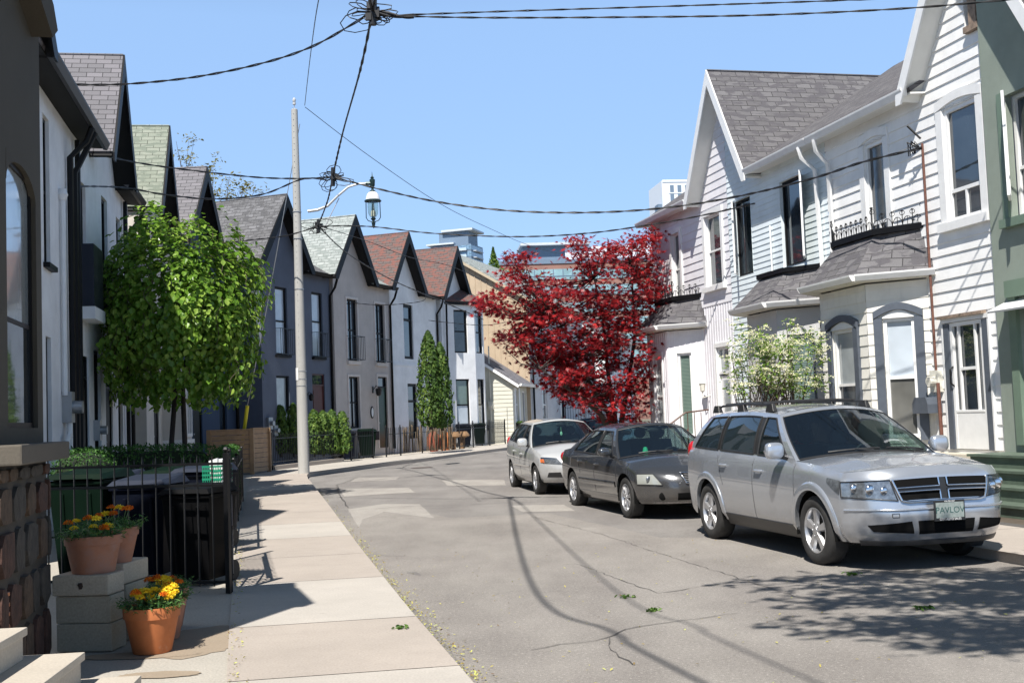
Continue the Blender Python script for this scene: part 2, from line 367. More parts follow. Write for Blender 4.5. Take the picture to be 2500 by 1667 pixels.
def crack(pts,w,k=2.187,ox=600,oy=950):
    P=[gp(*zoom(x,y,k,ox,oy),.011) for x,y in pts]; Q=[]
    for i in range(len(P)-1):
        n=max(2,int(math.dist(P[i],P[i+1])/.12))
        for j in range(n):
            f=j/n; Q.append([P[i][c]+(P[i+1][c]-P[i][c])*f+(rnd.uniform(-.025,.025) if c<2 else 0) for c in range(3)])
    Q.append(list(P[-1])); mb=MB(); L=[];Rr=[]
    for i,q in enumerate(Q):
        a=Q[max(0,i-1)]; b=Q[min(len(Q)-1,i+1)]; dx,dy=b[0]-a[0],b[1]-a[1]; l=math.hypot(dx,dy) or 1
        ww=w*rnd.uniform(.3,1.2); L.append((q[0]-dy/l*ww,q[1]+dx/l*ww,q[2])); Rr.append((q[0]+dy/l*ww,q[1]-dx/l*ww,q[2]))
    mb.grid([L,Rr]); tag(mb.build('road_crack',tar),kind='structure')
for c,w in [([(600,468),(550,488),(485,510),(500,560),(545,630)],.011),([(440,650),(640,640),(820,625),(1000,622),(1531,600)],.012),([(690,885),(900,893),(1130,875),(1230,855),(1531,850)],.012),
    ([(930,900),(1010,890),(1110,878),(1180,872)],.016)]: crack(c,w)
for c,w in [([(0,265),(210,245),(600,385),(860,345)],.007),([(0,655),(210,620),(360,600),(440,555),(720,515),(980,480)],.006),([(360,600),(370,655),(480,725)],.005),([(0,20),(350,110),(620,200),(900,285),(1080,345),(1330,420)],.005)]: crack(c,w,1.96,1300,1250)
# utility covers
mb=MB(); c=gp(1030,1141,.006); mb.lathe(c,[(.001,.006),(.3,.006),(.34,.004),(.36,0)],24); tag(mb.build('manhole_cover',plain('cast_iron',(.13,.1,.09),.7,.3)),'round iron manhole cover set in the far road by the kerb','manhole cover')
# ---------------------------------------------------------------- building kit
def clip(poly,a,b,c):  # keep a*u+b*w<=c
    out=[]
    for i in range(len(poly)):
        p,q=poly[i],poly[(i+1)%len(poly)]; fp=a*p[0]+b*p[1]-c; fq=a*q[0]+b*q[1]-c
        if fp<=0: out.append(p)
        if (fp<0<fq) or (fq<0<fp):
            t=fp/(fp-fq); out.append((p[0]+(q[0]-p[0])*t,p[1]+(q[1]-p[1])*t))
    return out
def wall(mb,fr,u0,u1,w0,w1,holes=(),lap=0,course=.2,cl=(),d=0,reveal=.13,wc0=0):
    ws={w0,w1}
    if lap:
        k=math.ceil((w0-wc0)/course)
        while wc0+k*course<w1: ws.add(round(wc0+k*course,5)); k+=1
    for h in holes: 
        for x in (h[2],h[3]):
            if w0<x<w1: ws.add(x)
    ws=sorted(ws)
    for a,b in zip(ws,ws[1:]):
        if b-a<1e-4: continue
        hs=sorted([h for h in holes if h[2]<b-1e-5 and h[3]>a+1e-5])
        segs=[]; cur=u0
        for h in hs:
            if h[0]>cur: segs.append((cur,h[0]))
            cur=max(cur,h[1])
        if cur<u1: segs.append((cur,u1))
        def dd(w,top):
            if not lap: return d
            f=((w-wc0)/course)%1
            if top and f<1e-4: f=1
            if (not top) and f>1-1e-4: f=0
            return d+lap*(1-f)
        da,db=dd(a,0),dd(b,1)
        for s,e in segs:
            pl=[(s,a),(e,a),(e,b),(s,b)]
            for c in cl:
                pl=clip(pl,*c)
                if len(pl)<3: break
            if len(pl)<3: continue
            mb.face([fr.P(u,da+(db-da)*(w-a)/(b-a),w) for u,w in pl])
            if lap and da>d+lap*.99:
                lo=[p for p in pl if abs(p[1]-a)<1e-5]
                if len(lo)>=2:
                    x0,x1=min(p[0] for p in lo),max(p[0] for p in lo)
                    mb.face([fr.P(x0,da,a),fr.P(x1,da,a),fr.P(x1,d-.001,a),fr.P(x0,d-.001,a)])
    for h in holes:
        a,b,c,e=h[:4]; r0=d+lap; r1=d-reveal; P=fr.P
        if c>=w1-1e-4 or e<=w0+1e-4: continue
        mb.face([P(a,r0,c),P(b,r0,c),P(b,r1,c),P(a,r1,c)]); mb.face([P(a,r0,e),P(b,r0,e),P(b,r1,e),P(a,r1,e)])
        mb.face([P(a,r0,c),P(a,r0,e),P(a,r1,e),P(a,r1,c)]); mb.face([P(b,r0,c),P(b,r0,e),P(b,r1,e),P(b,r1,c)])
def window(par,fr,h,frame,pane,fw=.05,rec=.1,bars=(),vb=(),sill=None,trim=None,d=0,panes=None,tw=.09,td=.03,sillw=.08,name='window',label=None,sashd=.04):
    a,b,c,e=h; mb=MB(); r=d-rec
    mb.box(fr,a+.001,a+fw,r-.03,r+sashd,c+.001,e-.001); mb.box(fr,b-fw,b-.001,r-.03,r+sashd,c+.001,e-.001)
    mb.box(fr,a+fw,b-fw,r-.03,r+sashd,c+.001,c+fw); mb.box(fr,a+fw,b-fw,r-.03,r+sashd,e-fw,e-.001)
    for k in bars: mb.box(fr,a+fw,b-fw,r-.02,r+sashd-.01,c+(e-c)*k-fw*.42,c+(e-c)*k+fw*.42)
    for k in vb:
        x=a+(b-a)*k[0]; mb.box(fr,x-fw*.3,x+fw*.3,r-.018,r+sashd-.012,c+(e-c)*k[1]+fw*.45,c+(e-c)*k[2]-fw*.45)
    w=mb.build(name,frame,par)
    if label: tag(w,label)
    zs=[0]+list(bars)+[1]
    for i in range(len(zs)-1):
        q=MB(); q.box(fr,a+fw*.6,b-fw*.6,r-.04,r-.005-.004*(i%2),c+(e-c)*zs[i]+.01,c+(e-c)*zs[i+1]-.01)
        q.build('pane',(panes[i] if panes else pane),w)
    if sill: 
        q=MB(); q.box(fr,a-.08,b+.08,d-.05,d+.1,c-sillw,c-.002); q.build('sill',sill,w)
    if trim:
        q=MB(); q.box(fr,a-tw,a-.002,d-.02,d+td,c-(0 if sill else tw),e+tw); q.box(fr,b+.002,b+tw,d-.02,d+td,c-(0 if sill else tw),e+tw); q.box(fr,a-.002,b+.002,d-.02,d+td,e+.002,e+tw)
        if not sill: q.box(fr,a-.002,b+.002,d-.02,d+td,c-tw,c-.002)
        q.build('trim',trim,w)
    return w
def pipe(par,pts,r,mat,name='downspout',n=6): mb=MB(); mb.tube(pts,r,n); return mb.build(name,mat,par,smooth=50)
def gutter(par,fr,u0,u1,d,w,mat,prof=.11,name='gutter'):
    mb=MB(); k=[(0,-.0),(0,-prof),(.07,-prof-.01),(.12,-.03),(.125,0)]
    a=[fr.P(u0,d+x,w+z) for x,z in k]; b=[fr.P(u1,d+x,w+z) for x,z in k]
    n=len(k); mb.idx(a+b,[(i,i+1,n+i+1,n+i) for i in range(n-1)]+[(n-1,0,n,2*n-1),tuple(range(n)),tuple(range(2*n-1,n-1,-1))])
    return mb.build(name,mat,par)
def gable_roof(par,fr,uc,hw,we,wp,ov,L,shm,under,fascia,eo=.25,board=.26,th=.07):
    # ridge runs back from the street; feet at uc+-hw (height we), peak wp; front overhang ov
    P=fr.P; s=(wp-we)/hw; roof=MB(); und=MB(); fas=MB()
    for sg in (-1,1):
        fu=uc+sg*(hw); q=[P(fu,ov,we),P(uc,ov,wp),P(uc,-L,wp),P(fu,-L,we)]
        roof.slab(q,th)
        cz=.09; q2=[P(fu,ov-.02,we-cz),P(uc,ov-.02,wp-cz*1.9),P(uc,-L,wp-cz*1.9),P(fu,-L,we-cz)]; und.slab(q2,.05)
        l=math.hypot(hw,wp-we); bd=board*l/hw
        pl=[(fu,we-.02),(uc,wp-.02),(uc,wp-.02-bd),(fu-sg*(bd-.16)/s,we-.18),(fu,we-.18)]
        fas.prism(fr,pl,ov-.0,ov+.035)
        # soffit return
    r=roof.build('roof',shm,par); und.build('soffit',under,par); fas.build('bargeboard',fascia,par); return r
def main_roof(par,fr,u0,u1,we,ov,D,pitch,shm,under,th=.07,name='roof'):
    P=fr.P; h=math.tan(R(pitch)); wm=we+(D/2+ov)*h; a=MB(); b=MB()
    a.slab([P(u0,ov,we),P(u1,ov,we),P(u1,-D/2,wm),P(u0,-D/2,wm)],th); a.slab([P(u0,-D-ov,we),P(u1,-D-ov,we),P(u1,-D/2,wm),P(u0,-D/2,wm)],th)
    b.slab([P(u0,ov-.02,we-.075),P(u1,ov-.02,we-.075),P(u1,-.05,we-.05),P(u0,-.05,we-.05)],.03)
    a.build(name,shm,par); b.build('soffit',under,par)
def shell(mb,fr,u0,u1,D,w0,we,cl=None):
    P=fr.P; mb.face([P(u0,0,w0),P(u0,-D,w0),P(u0,-D,we),P(u0,0,we)]); mb.face([P(u1,0,w0),P(u1,-D,w0),P(u1,-D,we),P(u1,0,we)]); mb.face([P(u0,-D,w0),P(u1,-D,w0),P(u1,-D,we),P(u0,-D,we)])
def gable_wall(mb,fr,uc,hw,we,wp,holes=(),lap=0,u0=None,u1=None,course=.2,wc0=0):
    s=(wp-we)/hw; wall(mb,fr,uc-hw if u0 is None else u0,uc+hw if u1 is None else u1,we,wp,holes,lap,course,cl=[(s,1,wp+s*uc),(-s,1,wp-s*uc)],wc0=wc0)
def railing(par,fr,a,b,c,e,d,mat,n=9,name='balcony_rail'):
    mb=MB()
    for w in (c,e): mb.box(fr,a,b,d-.012,d+.012,w-.012,w+.012)
    for i in range(n+1): u=a+(b-a)*i/n; mb.box(fr,u-.007,u+.007,d-.007,d+.007,c,e)
    for u in (a,b):
        for w in (c,e): mb.box(fr,u-.01,u+.01,0,d,w-.01,w+.01)
    return mb.build(name,mat,par)
def lantern(par,fr,u,w,mat,d=0,s=1.,name='wall_lamp'):
    mb=MB(); mb.box(fr,u-.05*s,u+.05*s,d,d+.03,w-.1*s,w+.1*s); mb.tube([fr.P(u,d+.03,w),fr.P(u,d+.12*s,w+.12*s),fr.P(u,d+.2*s,w+.06*s)],.012*s)
    f2=Loc(fr.P(u,d+.2*s,w-.16*s))
    mb.lathe((0,0,0),[(.001,.25*s),(.02*s,.22*s),(.11*s,.17*s),(.1*s,.16*s),(.085*s,.02*s),(.05*s,-.03*s),(.001,-.04*s)],8,fr=f2)
    return mb.build(name,mat,par)
def meter(par,fr,u,w,mat,s=1.):
    mb=MB(); mb.box(fr,u-.13*s,u+.13*s,0,.12*s,w-.2*s,w+.2*s); f=fr
    c=fr.P(u,.12*s,w); pts=[]; n=14
    ring=lambda rr,dd:[fr.P(u+rr*math.cos(2*math.pi*i/n),dd,w+rr*math.sin(2*math.pi*i/n)) for i in range(n)]
    vs=ring(.085*s,.12*s)+ring(.085*s,.24*s); mb.idx(vs,[(i,(i+1)%n,n+(i+1)%n,n+i) for i in range(n)]+[tuple(range(n,2*n))])
    return mb.build('electricity_meter',mat,par)
# ---------------------------------------------------------------- row of gabled houses on the left
soffb=plain('black_soffit',(.005,.005,.006),.8,var=.25,vs=6)
def peakframe(pk,deg,z0=0,ov=.45):
    a=R(deg); U=(math.sin(a),math.cos(a)); N=(U[1],-U[0])
    return Fr((pk[0]-N[0]*ov,pk[1]-N[1]*ov),U,z0,1)
FL={k:peakframe(*v) for k,v in {'L2':((-7.96,23.89),-10.5),'L3':((-8.85,30.43),-9),'L4':((-9.17,35.43),3),'L5':((-7.63,40.15),20),'L6':((-5.86,44.73),20),'L7':((-4.22,49.32),20),'L8':((-2.37,53.98),20)}.items()}
def rowhouse(fr,label,wallm,shm,wins,doors=(),u0=-1.15,u1=3.65,mainshm=None,hw=1.78,peak=9.7,we=7.2,frame=black,win_kw={},base=0.0,downs=True,uc=0,wt='house',name='row_house',Lr=4.5,skip_gut=False):
    root=empty(name,fr.P(0,0,0),label,'house','terraced houses along the left side of the street')
    holes=[w['h'] for w in wins]+[w['h'] for w in doors]; mb=MB()
    wall(mb,fr,u0,u1,base,we+.02,holes); gable_wall(mb,fr,uc,hw-.08,we+.02,peak-.2); shell(mb,fr,u0,u1,7,base,we+.02)
    mb.build('wall',wallm,root)
    gable_roof(root,fr,uc,hw,we,peak,.45,Lr,shm,soffb,black)
    main_roof(root,fr,uc+hw-.12,u1+.02,we,.32,7,28,mainshm or shm,soffb)
    if not skip_gut: gutter(root,fr,uc+hw-.1,u1+.03,.32,we-.02,black)
    if downs: pipe(root,[fr.P(u1-.1,.4,we-.15),fr.P(u1-.1,.3,we-.45),fr.P(u1-.06,.06,we-.75),fr.P(u1-.06,.06,.55)],.05,black)
    for w in wins: window(root,fr,w['h'],w.get('f',frame),w.get('g',glass),**{k:v for k,v in w.items() if k not in('h','f','g')})
    for w in doors:
        a,b,c,e=w['h']; q=MB(); q.box(fr,a+.04,b-.04,-.12,-.06,c,e-.42)
        q.box(fr,a+.14,b-.14,-.06,-.045,c+.2,c+.85); q.box(fr,a+.14,b-.14,-.06,-.045,c+1.0,e-.6)
        dr=q.build('door',w['m'],root); q=MB(); q.ball(fr.P(a+.13,-.03,c+1.),.03); q.build('handle',steel,dr)
        q=MB(); q.box(fr,a,a+.05,-.12,-.03,c,e); q.box(fr,b-.05,b,-.12,-.03,c,e); q.box(fr,a+.05,b-.05,-.12,-.03,e-.05,e); q.box(fr,a+.05,b-.05,-.12,-.03,e-.44,e-.38); q.build('door_frame',w.get('f',frame),root)
        q=MB(); q.box(fr,a+.05,b-.05,-.12,-.08,e-.38,e-.05); q.build('transom',glass,root)
        if w.get('trim'):
            q=MB(); q.box(fr,a-.12,a,0,.03,c,e+.12); q.box(fr,b,b+.12,0,.03,c,e+.12); q.box(fr,a,b,0,.03,e,e+.12); q.build('door_trim',w['trim'],root)
    return root
sh_grey=shingle('shingles_grey',(.13,.13,.135),(.19,.19,.2),(.1,.1,.105)); sh_pale=shingle('shingles_pale_grey',(.30,.33,.32),(.38,.41,.40),(.24,.27,.26))
sh_green=shingle('shingles_green',(.235,.26,.21),(.28,.30,.25),(.19,.215,.175)); sh_red=shingle('shingles_brown_red',(.15,.1,.092),(.13,.115,.11),(.2,.095,.08)); sh_mid=shingle('shingles_mid_grey',(.16,.155,.165),(.21,.2,.215),None)
sh_dk=shingle('shingles_charcoal',(.13,.125,.13),(.165,.16,.165),(.105,.1,.105))
st_white=stucco('stucco_white',(.83,.84,.85),.2); st_white2=stucco('stucco_soft_white',(.80,.82,.84),.15); st_blue=stucco('stucco_slate_blue',(.115,.135,.18),.2); st_navy=stucco('stucco_navy',(.035,.06,.11),.2)
st_beige=stucco('stucco_greige',(.54,.49,.46),.25); st_cream=stucco('stucco_cream',(.62,.58,.52),.2); st_beigeL=plain('beige_trim',(.66,.60,.56),.7,var=.08)
Uw=lambda fr,x0,y0,x1,y1,d=0:(lambda a,b:(a[0],b[0],b[1],a[1]))(fr.uw(x0,y0,d),fr.uw(x1,y1,d))
f=FL['L5']; DW=dict(fw=.07)
h=rowhouse(f,'slate blue stuccoed gabled house behind the concrete pole',st_blue,sh_grey,[dict(h=(-.2,.58,4.1,6.47),g=glassl,bars=(.5,),sill=black,**DW),dict(h=(2.3,3.08,4.1,6.5),g=glassl,bars=(.55,),sill=black,**DW),dict(h=(-.25,.6,1.0,3.38),g=glassl,bars=(.35,),panes=[glass,glassb],**DW)],
  [dict(h=(2.2,3.1,.55,3.5),m=plain('oxblood_door',(.10,.022,.018),.4),f=plain('oxblood_frame',(.07,.018,.015),.4))])
for a,b in ((-.25,.65),(2.25,3.15)): railing(h,f,a,b,4.12,5.0,.22,blackm,7)
meter(h,f,-.85,1.75,steel); meter(h,f,-.5,1.5,steel,.9); lantern(h,f,1.75,2.7,blackm)
mb=MB(); mb.box(f,.35,.52,-.06,-.055,1.85,2.1); mb.build('window_notice',white,h)
f=FL['L6']
h=rowhouse(f,'greige stuccoed house with green door and pale grey gable roof',st_beige,sh_pale,[dict(h=(-.13,.72,4.05,6.45),bars=(.5,),vb=((.5,.5,1),(.5,0,.5)),sill=st_beigeL,trim=st_beigeL,sillw=.14,**DW),dict(h=(2.27,3.12,4.05,6.45),bars=(.5,),sill=st_beigeL,trim=st_beigeL,sillw=.14,vb=((.5,.5,1),(.5,0,.5)),**DW),dict(h=(-.13,.73,1.45,3.44),bars=(.5,),vb=((.5,0,.5),(.5,.5,1)),trim=st_beigeL,**DW)],
  [dict(h=(2.33,3.15,.62,3.48),m=plain('green_door',(.012,.05,.028),.35),trim=st_beigeL)])
railing(h,f,-.2,.85,4.1,5.0,.25,blackm,8); railing(h,f,2.2,3.25,4.1,5.0,.25,blackm,8); lantern(h,f,1.9,2.95,blackm,s=1.3)
mb=MB(); n=20; ring=[(1.75+.13*math.cos(2*math.pi*i/n),2.05+.24*math.sin(2*math.pi*i/n)) for i in range(n)]; mb.prism(f,ring,.01,.035); pl=mb.build('house_number_plaque',black,h)
mb=MB(); mb.prism(f,[(1.75+(u-1.75)*.72,2.05+(w-2.05)*.78) for u,w in ring],.036,.04); mb.build('plaque_face',white,pl)
mb=MB(); mb.box(f,1.75,2.05,.0,.16,.95,1.3); mb.build('mailbox',black,h)
f=FL['L7']
h=rowhouse(f,'bright white stuccoed house with black windows and red brown gable roof',st_white,sh_red,[dict(h=(.15,1.1,4.3,6.65),bars=(.72,),fw=.12),dict(h=(.35,1.3,.9,3.25),bars=(.68,),fw=.12)],[dict(h=(2.5,3.3,.62,3.2),m=black)])
mb=MB(); mb.box(f,-1.15,3.64,0,.035,3.98,4.1); mb.build('string_course',st_white2,h)
f=FL['L8']
h=rowhouse(f,'white rendered end house with two storey bay and brown shingles',st_white2,sh_red,[],[],u1=3.9,downs=False,skip_gut=True)
# two storey bay, canted
bay=MB(); Q=[(-.95,0),(-.55,.0),(1.0,.75),(2.15,.75),(3.3,0)]
hb=[None,None,None,None]
for i in range(1,4):
    s=f.sub(*Q[i],*Q[i+1]) if True else None
    L=s.L; hs=[(L*.5-.42,L*.5+.42,4.72,6.72),(L*.5-.42,L*.5+.42,1.1,3.5)]
    if i==3: hs=[(L*.5-.3,L*.5+.3,4.72,6.72),(L*.5-.3,L*.5+.3,1.1,3.5)]
    wall(bay,s,0,L,0,7.1,hs)
    for k,hh in enumerate(hs): window(h,s,hh,black,glass,fw=.07,bars=(.5,),panes=[glass,glass] if k==0 else ([glassl,glassg] if i==1 else [glassb,glass]),rec=.1)
bay.build('bay_wall',st_white,h)
P=f.P; mb=MB(); o=.22
ring=[(-.75,.0),(.95,.75+o),(2.25,.75+o),(3.75,0)]
for i in range(3): mb.slab([P(*ring[i],7.12),P(*ring[i+1],7.12),P(1.6,-.05,7.95)],.05)
mb.build('bay_roof',sh_red,h); mb=MB()
for i in range(3): mb.slab([P(*ring[i],7.06),P(*ring[i+1],7.06),P(ring[i+1][0],-.02,7.05),P(ring[i][0],-.02,7.05)],.1)
mb.build('bay_eave',black,h); pipe(h,[f.P(-.85,.15,6.95),f.P(-.85,.1,3.5),f.P(-.8,.1,.5)],.05,black); lantern(h,f,3.7,2.75,blackm,s=1.2)
# ---- nearer, shaded houses on the left
f=FL['L4']
h=rowhouse(f,'dark navy stuccoed gabled house above the wooden fence',st_navy,sh_mid,[dict(h=(-.3,.5,4.1,6.4),**DW),dict(h=(2.2,3.,4.1,6.4),**DW),dict(h=(2.2,3.,1.2,3.4),**DW)],[dict(h=(-.4,.45,.5,3.2),m=black)],u1=4.1,downs=True)
f=FL['L3']
h=rowhouse(f,'pale rendered gabled house with green shingled roof and cornice window',st_cream,sh_green,[dict(h=(-.9,-.1,4.2,6.5),**DW),dict(h=(1.2,2.,4.2,6.5),**DW)],[dict(h=(-.5,.4,.5,2.9),m=black)],u0=-1.7,u1=3.4)
mb=MB(); mb.box(f,1.0,2.9,.0,.55,.2,3.2); mb.build('bay_wall',st_cream,h)
mb=MB(); mb.box(f,.9,3.0,.0,.68,3.2,3.35); mb.box(f,.95,2.95,.0,.62,1.25,1.38); mb.build('cornice',white,h)
fb=f.sub(1.0,.55,2.9,.55); window(h,fb,(.35,1.55,1.45,3.0),white,glass,fw=.09,rec=-.02,bars=(),vb=((.5,0,1),))
fs=f.sub(1.0,0,1.0,.55)
f=FL['L2']
h=rowhouse(f,'white stuccoed gabled house with weathered grey roof behind the lime tree',st_white,sh_mid,[dict(h=(-2.35,-1.55,4.0,6.4),**DW),dict(h=(.3,1.05,4.35,6.6),sill=st_white2,**DW),dict(h=(2.3,2.95,4.35,6.5),**DW),dict(h=(-.9,-.1,1.0,3.3),**DW),dict(h=(2.2,2.9,1.0,3.3),**DW)],[dict(h=(-2.4,-1.5,.45,3.1),m=black),dict(h=(.5,1.4,.45,3.0),m=black)],u0=-2.95,u1=4.2,hw=1.7,uc=.6)
mb=MB(); mb.box(f,-2.45,-1.4,.0,.28,4.0,5.15); mb.build('balcony_panel',plain('smoked_panel',(.02,.025,.04),.3),h)
mb=MB(); mb.box(f,-.3,.55,0,.28,4.0,5.1); mb.build('balcony_panel',plain('smoked_panel',(.02,.025,.04),.3),h)
mb=MB(); mb.box(f,-2.5,-1.35,0,.3,3.75,3.98); mb.build('balcony_ledge',st_white2,h)
meter(h,f,-.9,1.7,steel); lantern(h,f,1.75,2.5,blackm,s=1.3)
for u in (-2.8,3.2): pipe(h,[f.P(u,.08,7.0),f.P(u,.08,.4)],.05,black if u!=-1.2 else white)
mb=MB(); mb.lathe((0,0,0),[(.25,0),(.25,.9)],12,'z',fr=Loc(f.P(-1.2,.35,0))); 
# L1
A=f.P(-2.95,0,0); U=(math.sin(R(-11.8)),math.cos(R(-11.8))); f1=Fr((A[0],A[1]),U,0,1); FL['L1']=f1
root=empty('row_house',f1.P(-3,0,0),'near white stuccoed house with black eaves and white gas pipe','house','terraced houses along the left side of the street')
mb=MB(); hs=[(-2.75,-2.2,4.35,6.75),(-2.7,-2.25,.9,3.2),(-6.4,-5.5,4.3,6.6)]; wall(mb,f1,-8.4,-.02,0,7.22,hs); shell(mb,f1,-8.4,-.02,7,0,7.22); gable_wall(mb,f1,-6.4,1.8,7.2,8.7); mb.build('wall',st_white,root)
for q in hs: window(root,f1,q,black,glass,fw=.06,sill=black,bars=(.5,))
gable_roof(root,f1,-6.4,1.9,7.2,8.9,.5,5,sh_mid,soffb,black,board=.3); main_roof(root,f1,-8.4,1.2,7.2,.4,7,28,sh_mid,soffb); gutter(root,f1,-4.6,1.2,.4,7.2,plain('brown_black_gutter',(.02,.016,.014),.5),.13)
pipe(root,[f1.P(-.6,.45,7.05),f1.P(-.6,.35,6.8),f1.P(-.65,.08,6.5),f1.P(-.65,.08,.3)],.055,black); pipe(root,[f1.P(-.25,.45,7.05),f1.P(-.28,.1,6.3),f1.P(-.28,.08,.3)],.055,black)
gp1=[f1.P(-1.35,.06,5.75),f1.P(-1.35,.06,2.3)]; pipe(root,gp1,.045,whitev,'vent_pipe'); pipe(root,[f1.P(-1.5,.1,.3),f1.P(-1.5,.1,1.5),f1.P(-1.42,.12,1.62),f1.P(-1.25,.12,1.62)],.045,whitev,'vent_pipe')
pipe(root,[f1.P(-1.2,.1,.3),f1.P(-1.2,.1,1.9)],.05,whitev,'vent_pipe')
mb=MB(); mb.lathe((0,0,0),[(.05,0),(.06,.02),(.09,.1),(.06,.2),(.001,.22)],12,fr=Loc(f1.P(-1.35,.06,5.6))); mb.build('pipe_cap',whitev,root); meter(root,f1,-1.15,2.1,steel,1.3)
# ---- near stone and stucco bay at the left edge
Us=(math.sin(R(-12)),math.cos(R(-12))); f0=Fr((-3.26,8.28),Us,.1,1); N0=f0
root=empty('stone_fronted_house',f0.P(-.6,0,0),'brown stucco house front above a rough stone base at left edge','house')
AWa=f0.uw(16,600,-.06); AWb=f0.uw(88,600,-.06); AW=(AWa[0],AWb[0],1.6,f0.uw(70,425,-.06)[1]); print('AW',AW)
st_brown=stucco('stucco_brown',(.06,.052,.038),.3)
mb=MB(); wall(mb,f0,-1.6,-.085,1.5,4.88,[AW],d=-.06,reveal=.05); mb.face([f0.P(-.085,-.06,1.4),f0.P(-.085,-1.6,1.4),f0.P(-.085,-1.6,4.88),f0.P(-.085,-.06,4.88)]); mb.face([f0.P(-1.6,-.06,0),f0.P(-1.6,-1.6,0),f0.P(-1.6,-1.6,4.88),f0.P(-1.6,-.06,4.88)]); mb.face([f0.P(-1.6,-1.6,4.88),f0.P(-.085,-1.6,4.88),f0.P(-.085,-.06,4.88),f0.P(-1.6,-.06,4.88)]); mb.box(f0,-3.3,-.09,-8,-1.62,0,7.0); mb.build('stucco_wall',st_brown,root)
# arched head trim + window
uc_=(AW[0]+AW[1])/2; hw_=(AW[1]-AW[0])/2
top_=AW[3]; n=12
arc=[(uc_+hw_*math.cos(math.pi*i/n),top_-.18+.18*math.sin(math.pi*i/n)) for i in range(n+1)]
mb=MB()
for i in range(n): mb.prism(f0,[arc[i],arc[i+1],(arc[i+1][0],top_+.01),(arc[i][0],top_+.01)],-.1,-.058)
mb.build('arch_spandrel',st_brown,root)
window(root,f0,AW,black,glassb,fw=.035,rec=.1,sashd=.01,bars=(.40,),panes=[glass,glassb])
mb=MB(); mb.prism(f0,[(-1.5,4.6),(-.35,4.3),(-.14,4.42),(-.3,4.55),(-1.5,4.85)],-.06,.08); mb.build('hood_mould',st_brown,root)
mb=MB(); mb.box(f0,-1.6,.06,-.4,.09,1.38,1.5); mb.build('stone_ledge',concrete('ledge_stone',(.11,.095,.075),.4),root,bevel=.012)
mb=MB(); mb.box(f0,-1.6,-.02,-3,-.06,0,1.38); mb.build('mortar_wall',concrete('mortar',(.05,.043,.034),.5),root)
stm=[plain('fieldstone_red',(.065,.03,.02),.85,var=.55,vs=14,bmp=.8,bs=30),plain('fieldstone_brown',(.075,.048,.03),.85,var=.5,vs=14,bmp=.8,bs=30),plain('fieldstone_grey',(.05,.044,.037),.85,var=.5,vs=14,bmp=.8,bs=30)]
def stones(fr,u0,u1,w0,w1,d):
    mb=MB(); w=w0
    while w<w1-.05:
        hh=min(rnd.uniform(.24,.42),w1-w); u=u0+rnd.uniform(-.1,0)
        while u<u1-.03:
            l=min(rnd.uniform(.26,.5),u1-u); a=max(u,u0)+.015; b=min(u+l,u1)-.015
            if b-a>.05:
                mb.mi=rnd.randrange(3); n=9; cu,cw=(a+b)/2,w+hh/2; rg=[]
                for i in range(n):
                    an=2*math.pi*(i+rnd.uniform(-.25,.25))/n; cx,cy=math.cos(an),math.sin(an); k=1/max(abs(cx),abs(cy))**.95
                    rg.append((cu+cx*k*(b-a)/2*rnd.uniform(.9,1.0),cw+cy*k*(hh-.03)/2*rnd.uniform(.88,1.)))
                k1=rnd.uniform(.006,.02); v=[fr.P(*(x[0],d-.02,x[1])) for x in rg]+[fr.P(cu+(x[0]-cu)*.96,d+k1*.6,cw+(x[1]-cw)*.96) for x in rg]+[fr.P(cu+(x[0]-cu)*.7,d+k1,cw+(x[1]-cw)*.7) for x in rg]+[fr.P(cu,d+k1*1.05,cw)]
                mb.idx(v,[(i,(i+1)%n,n+(i+1)%n,n+i) for i in range(n)]+[(n+i,n+(i+1)%n,2*n+(i+1)%n,2*n+i) for i in range(n)]+[(2*n+i,2*n+(i+1)%n,3*n) for i in range(n)])
            u+=l
        w+=hh
    return mb
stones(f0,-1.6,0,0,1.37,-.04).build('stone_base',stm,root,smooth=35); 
fe=f0.sub(0,-.0,0,-1.0); 
mb=MB(); mb.box(f0,-.02,.0,-2.9,-.06,.0,1.37); mb.build('stone_return',stm[2],root)
# ---------------------------------------------------------------- clapboard houses on the right
dR=(-.232,.973); FR=Fr((7.25+.232*1.5,19.06-.973*1.5),dR,0,-1)
glassm=glassy('window_glass_dusty',(.13,.13,.12),.12); sidw=stucco('white_siding',(.83,.83,.82),.12,25,.08); sida=stucco('aqua_siding',(.70,.77,.80),.1,25,.08); sidl=stucco('lilac_white_siding',(.76,.75,.78),.12,25,.08)
bayw=stucco('weathered_white_boards',(.74,.72,.66),.45,25,.15); bayg=stucco('bay_grey_stucco',(.52,.52,.52),.15); greyblue=plain('grey_blue_trim',(.085,.10,.125),.5,var=.12,vs=8)
greenst=stucco('sage_green_stucco',(.25,.29,.245),.15,50,.4); greenp=plain('sage_green_paint',(.15,.21,.155),.5,var=.1); oldwood=plain('weathered_wood',(.27,.20,.15),.85,var=.4,vs=12,bmp=.5)
sh_r=shingle('shingles_slate_grey',(.125,.12,.125),(.165,.16,.165),(.105,.1,.108),1.15); rust=plain('rusty_conduit',(.15,.06,.04),.7,var=.4,vs=20)
soffw=plain('white_soffit',(.72,.72,.69),.6,var=.06,dirt=((.42,.38,.3),3,.62)); cream=plain('cream_boards',(.68,.66,.58),.7,var=.1,dirt=((.35,.32,.26),4,.55))
concst=concrete('step_concrete',(.5,.46,.38),.4)
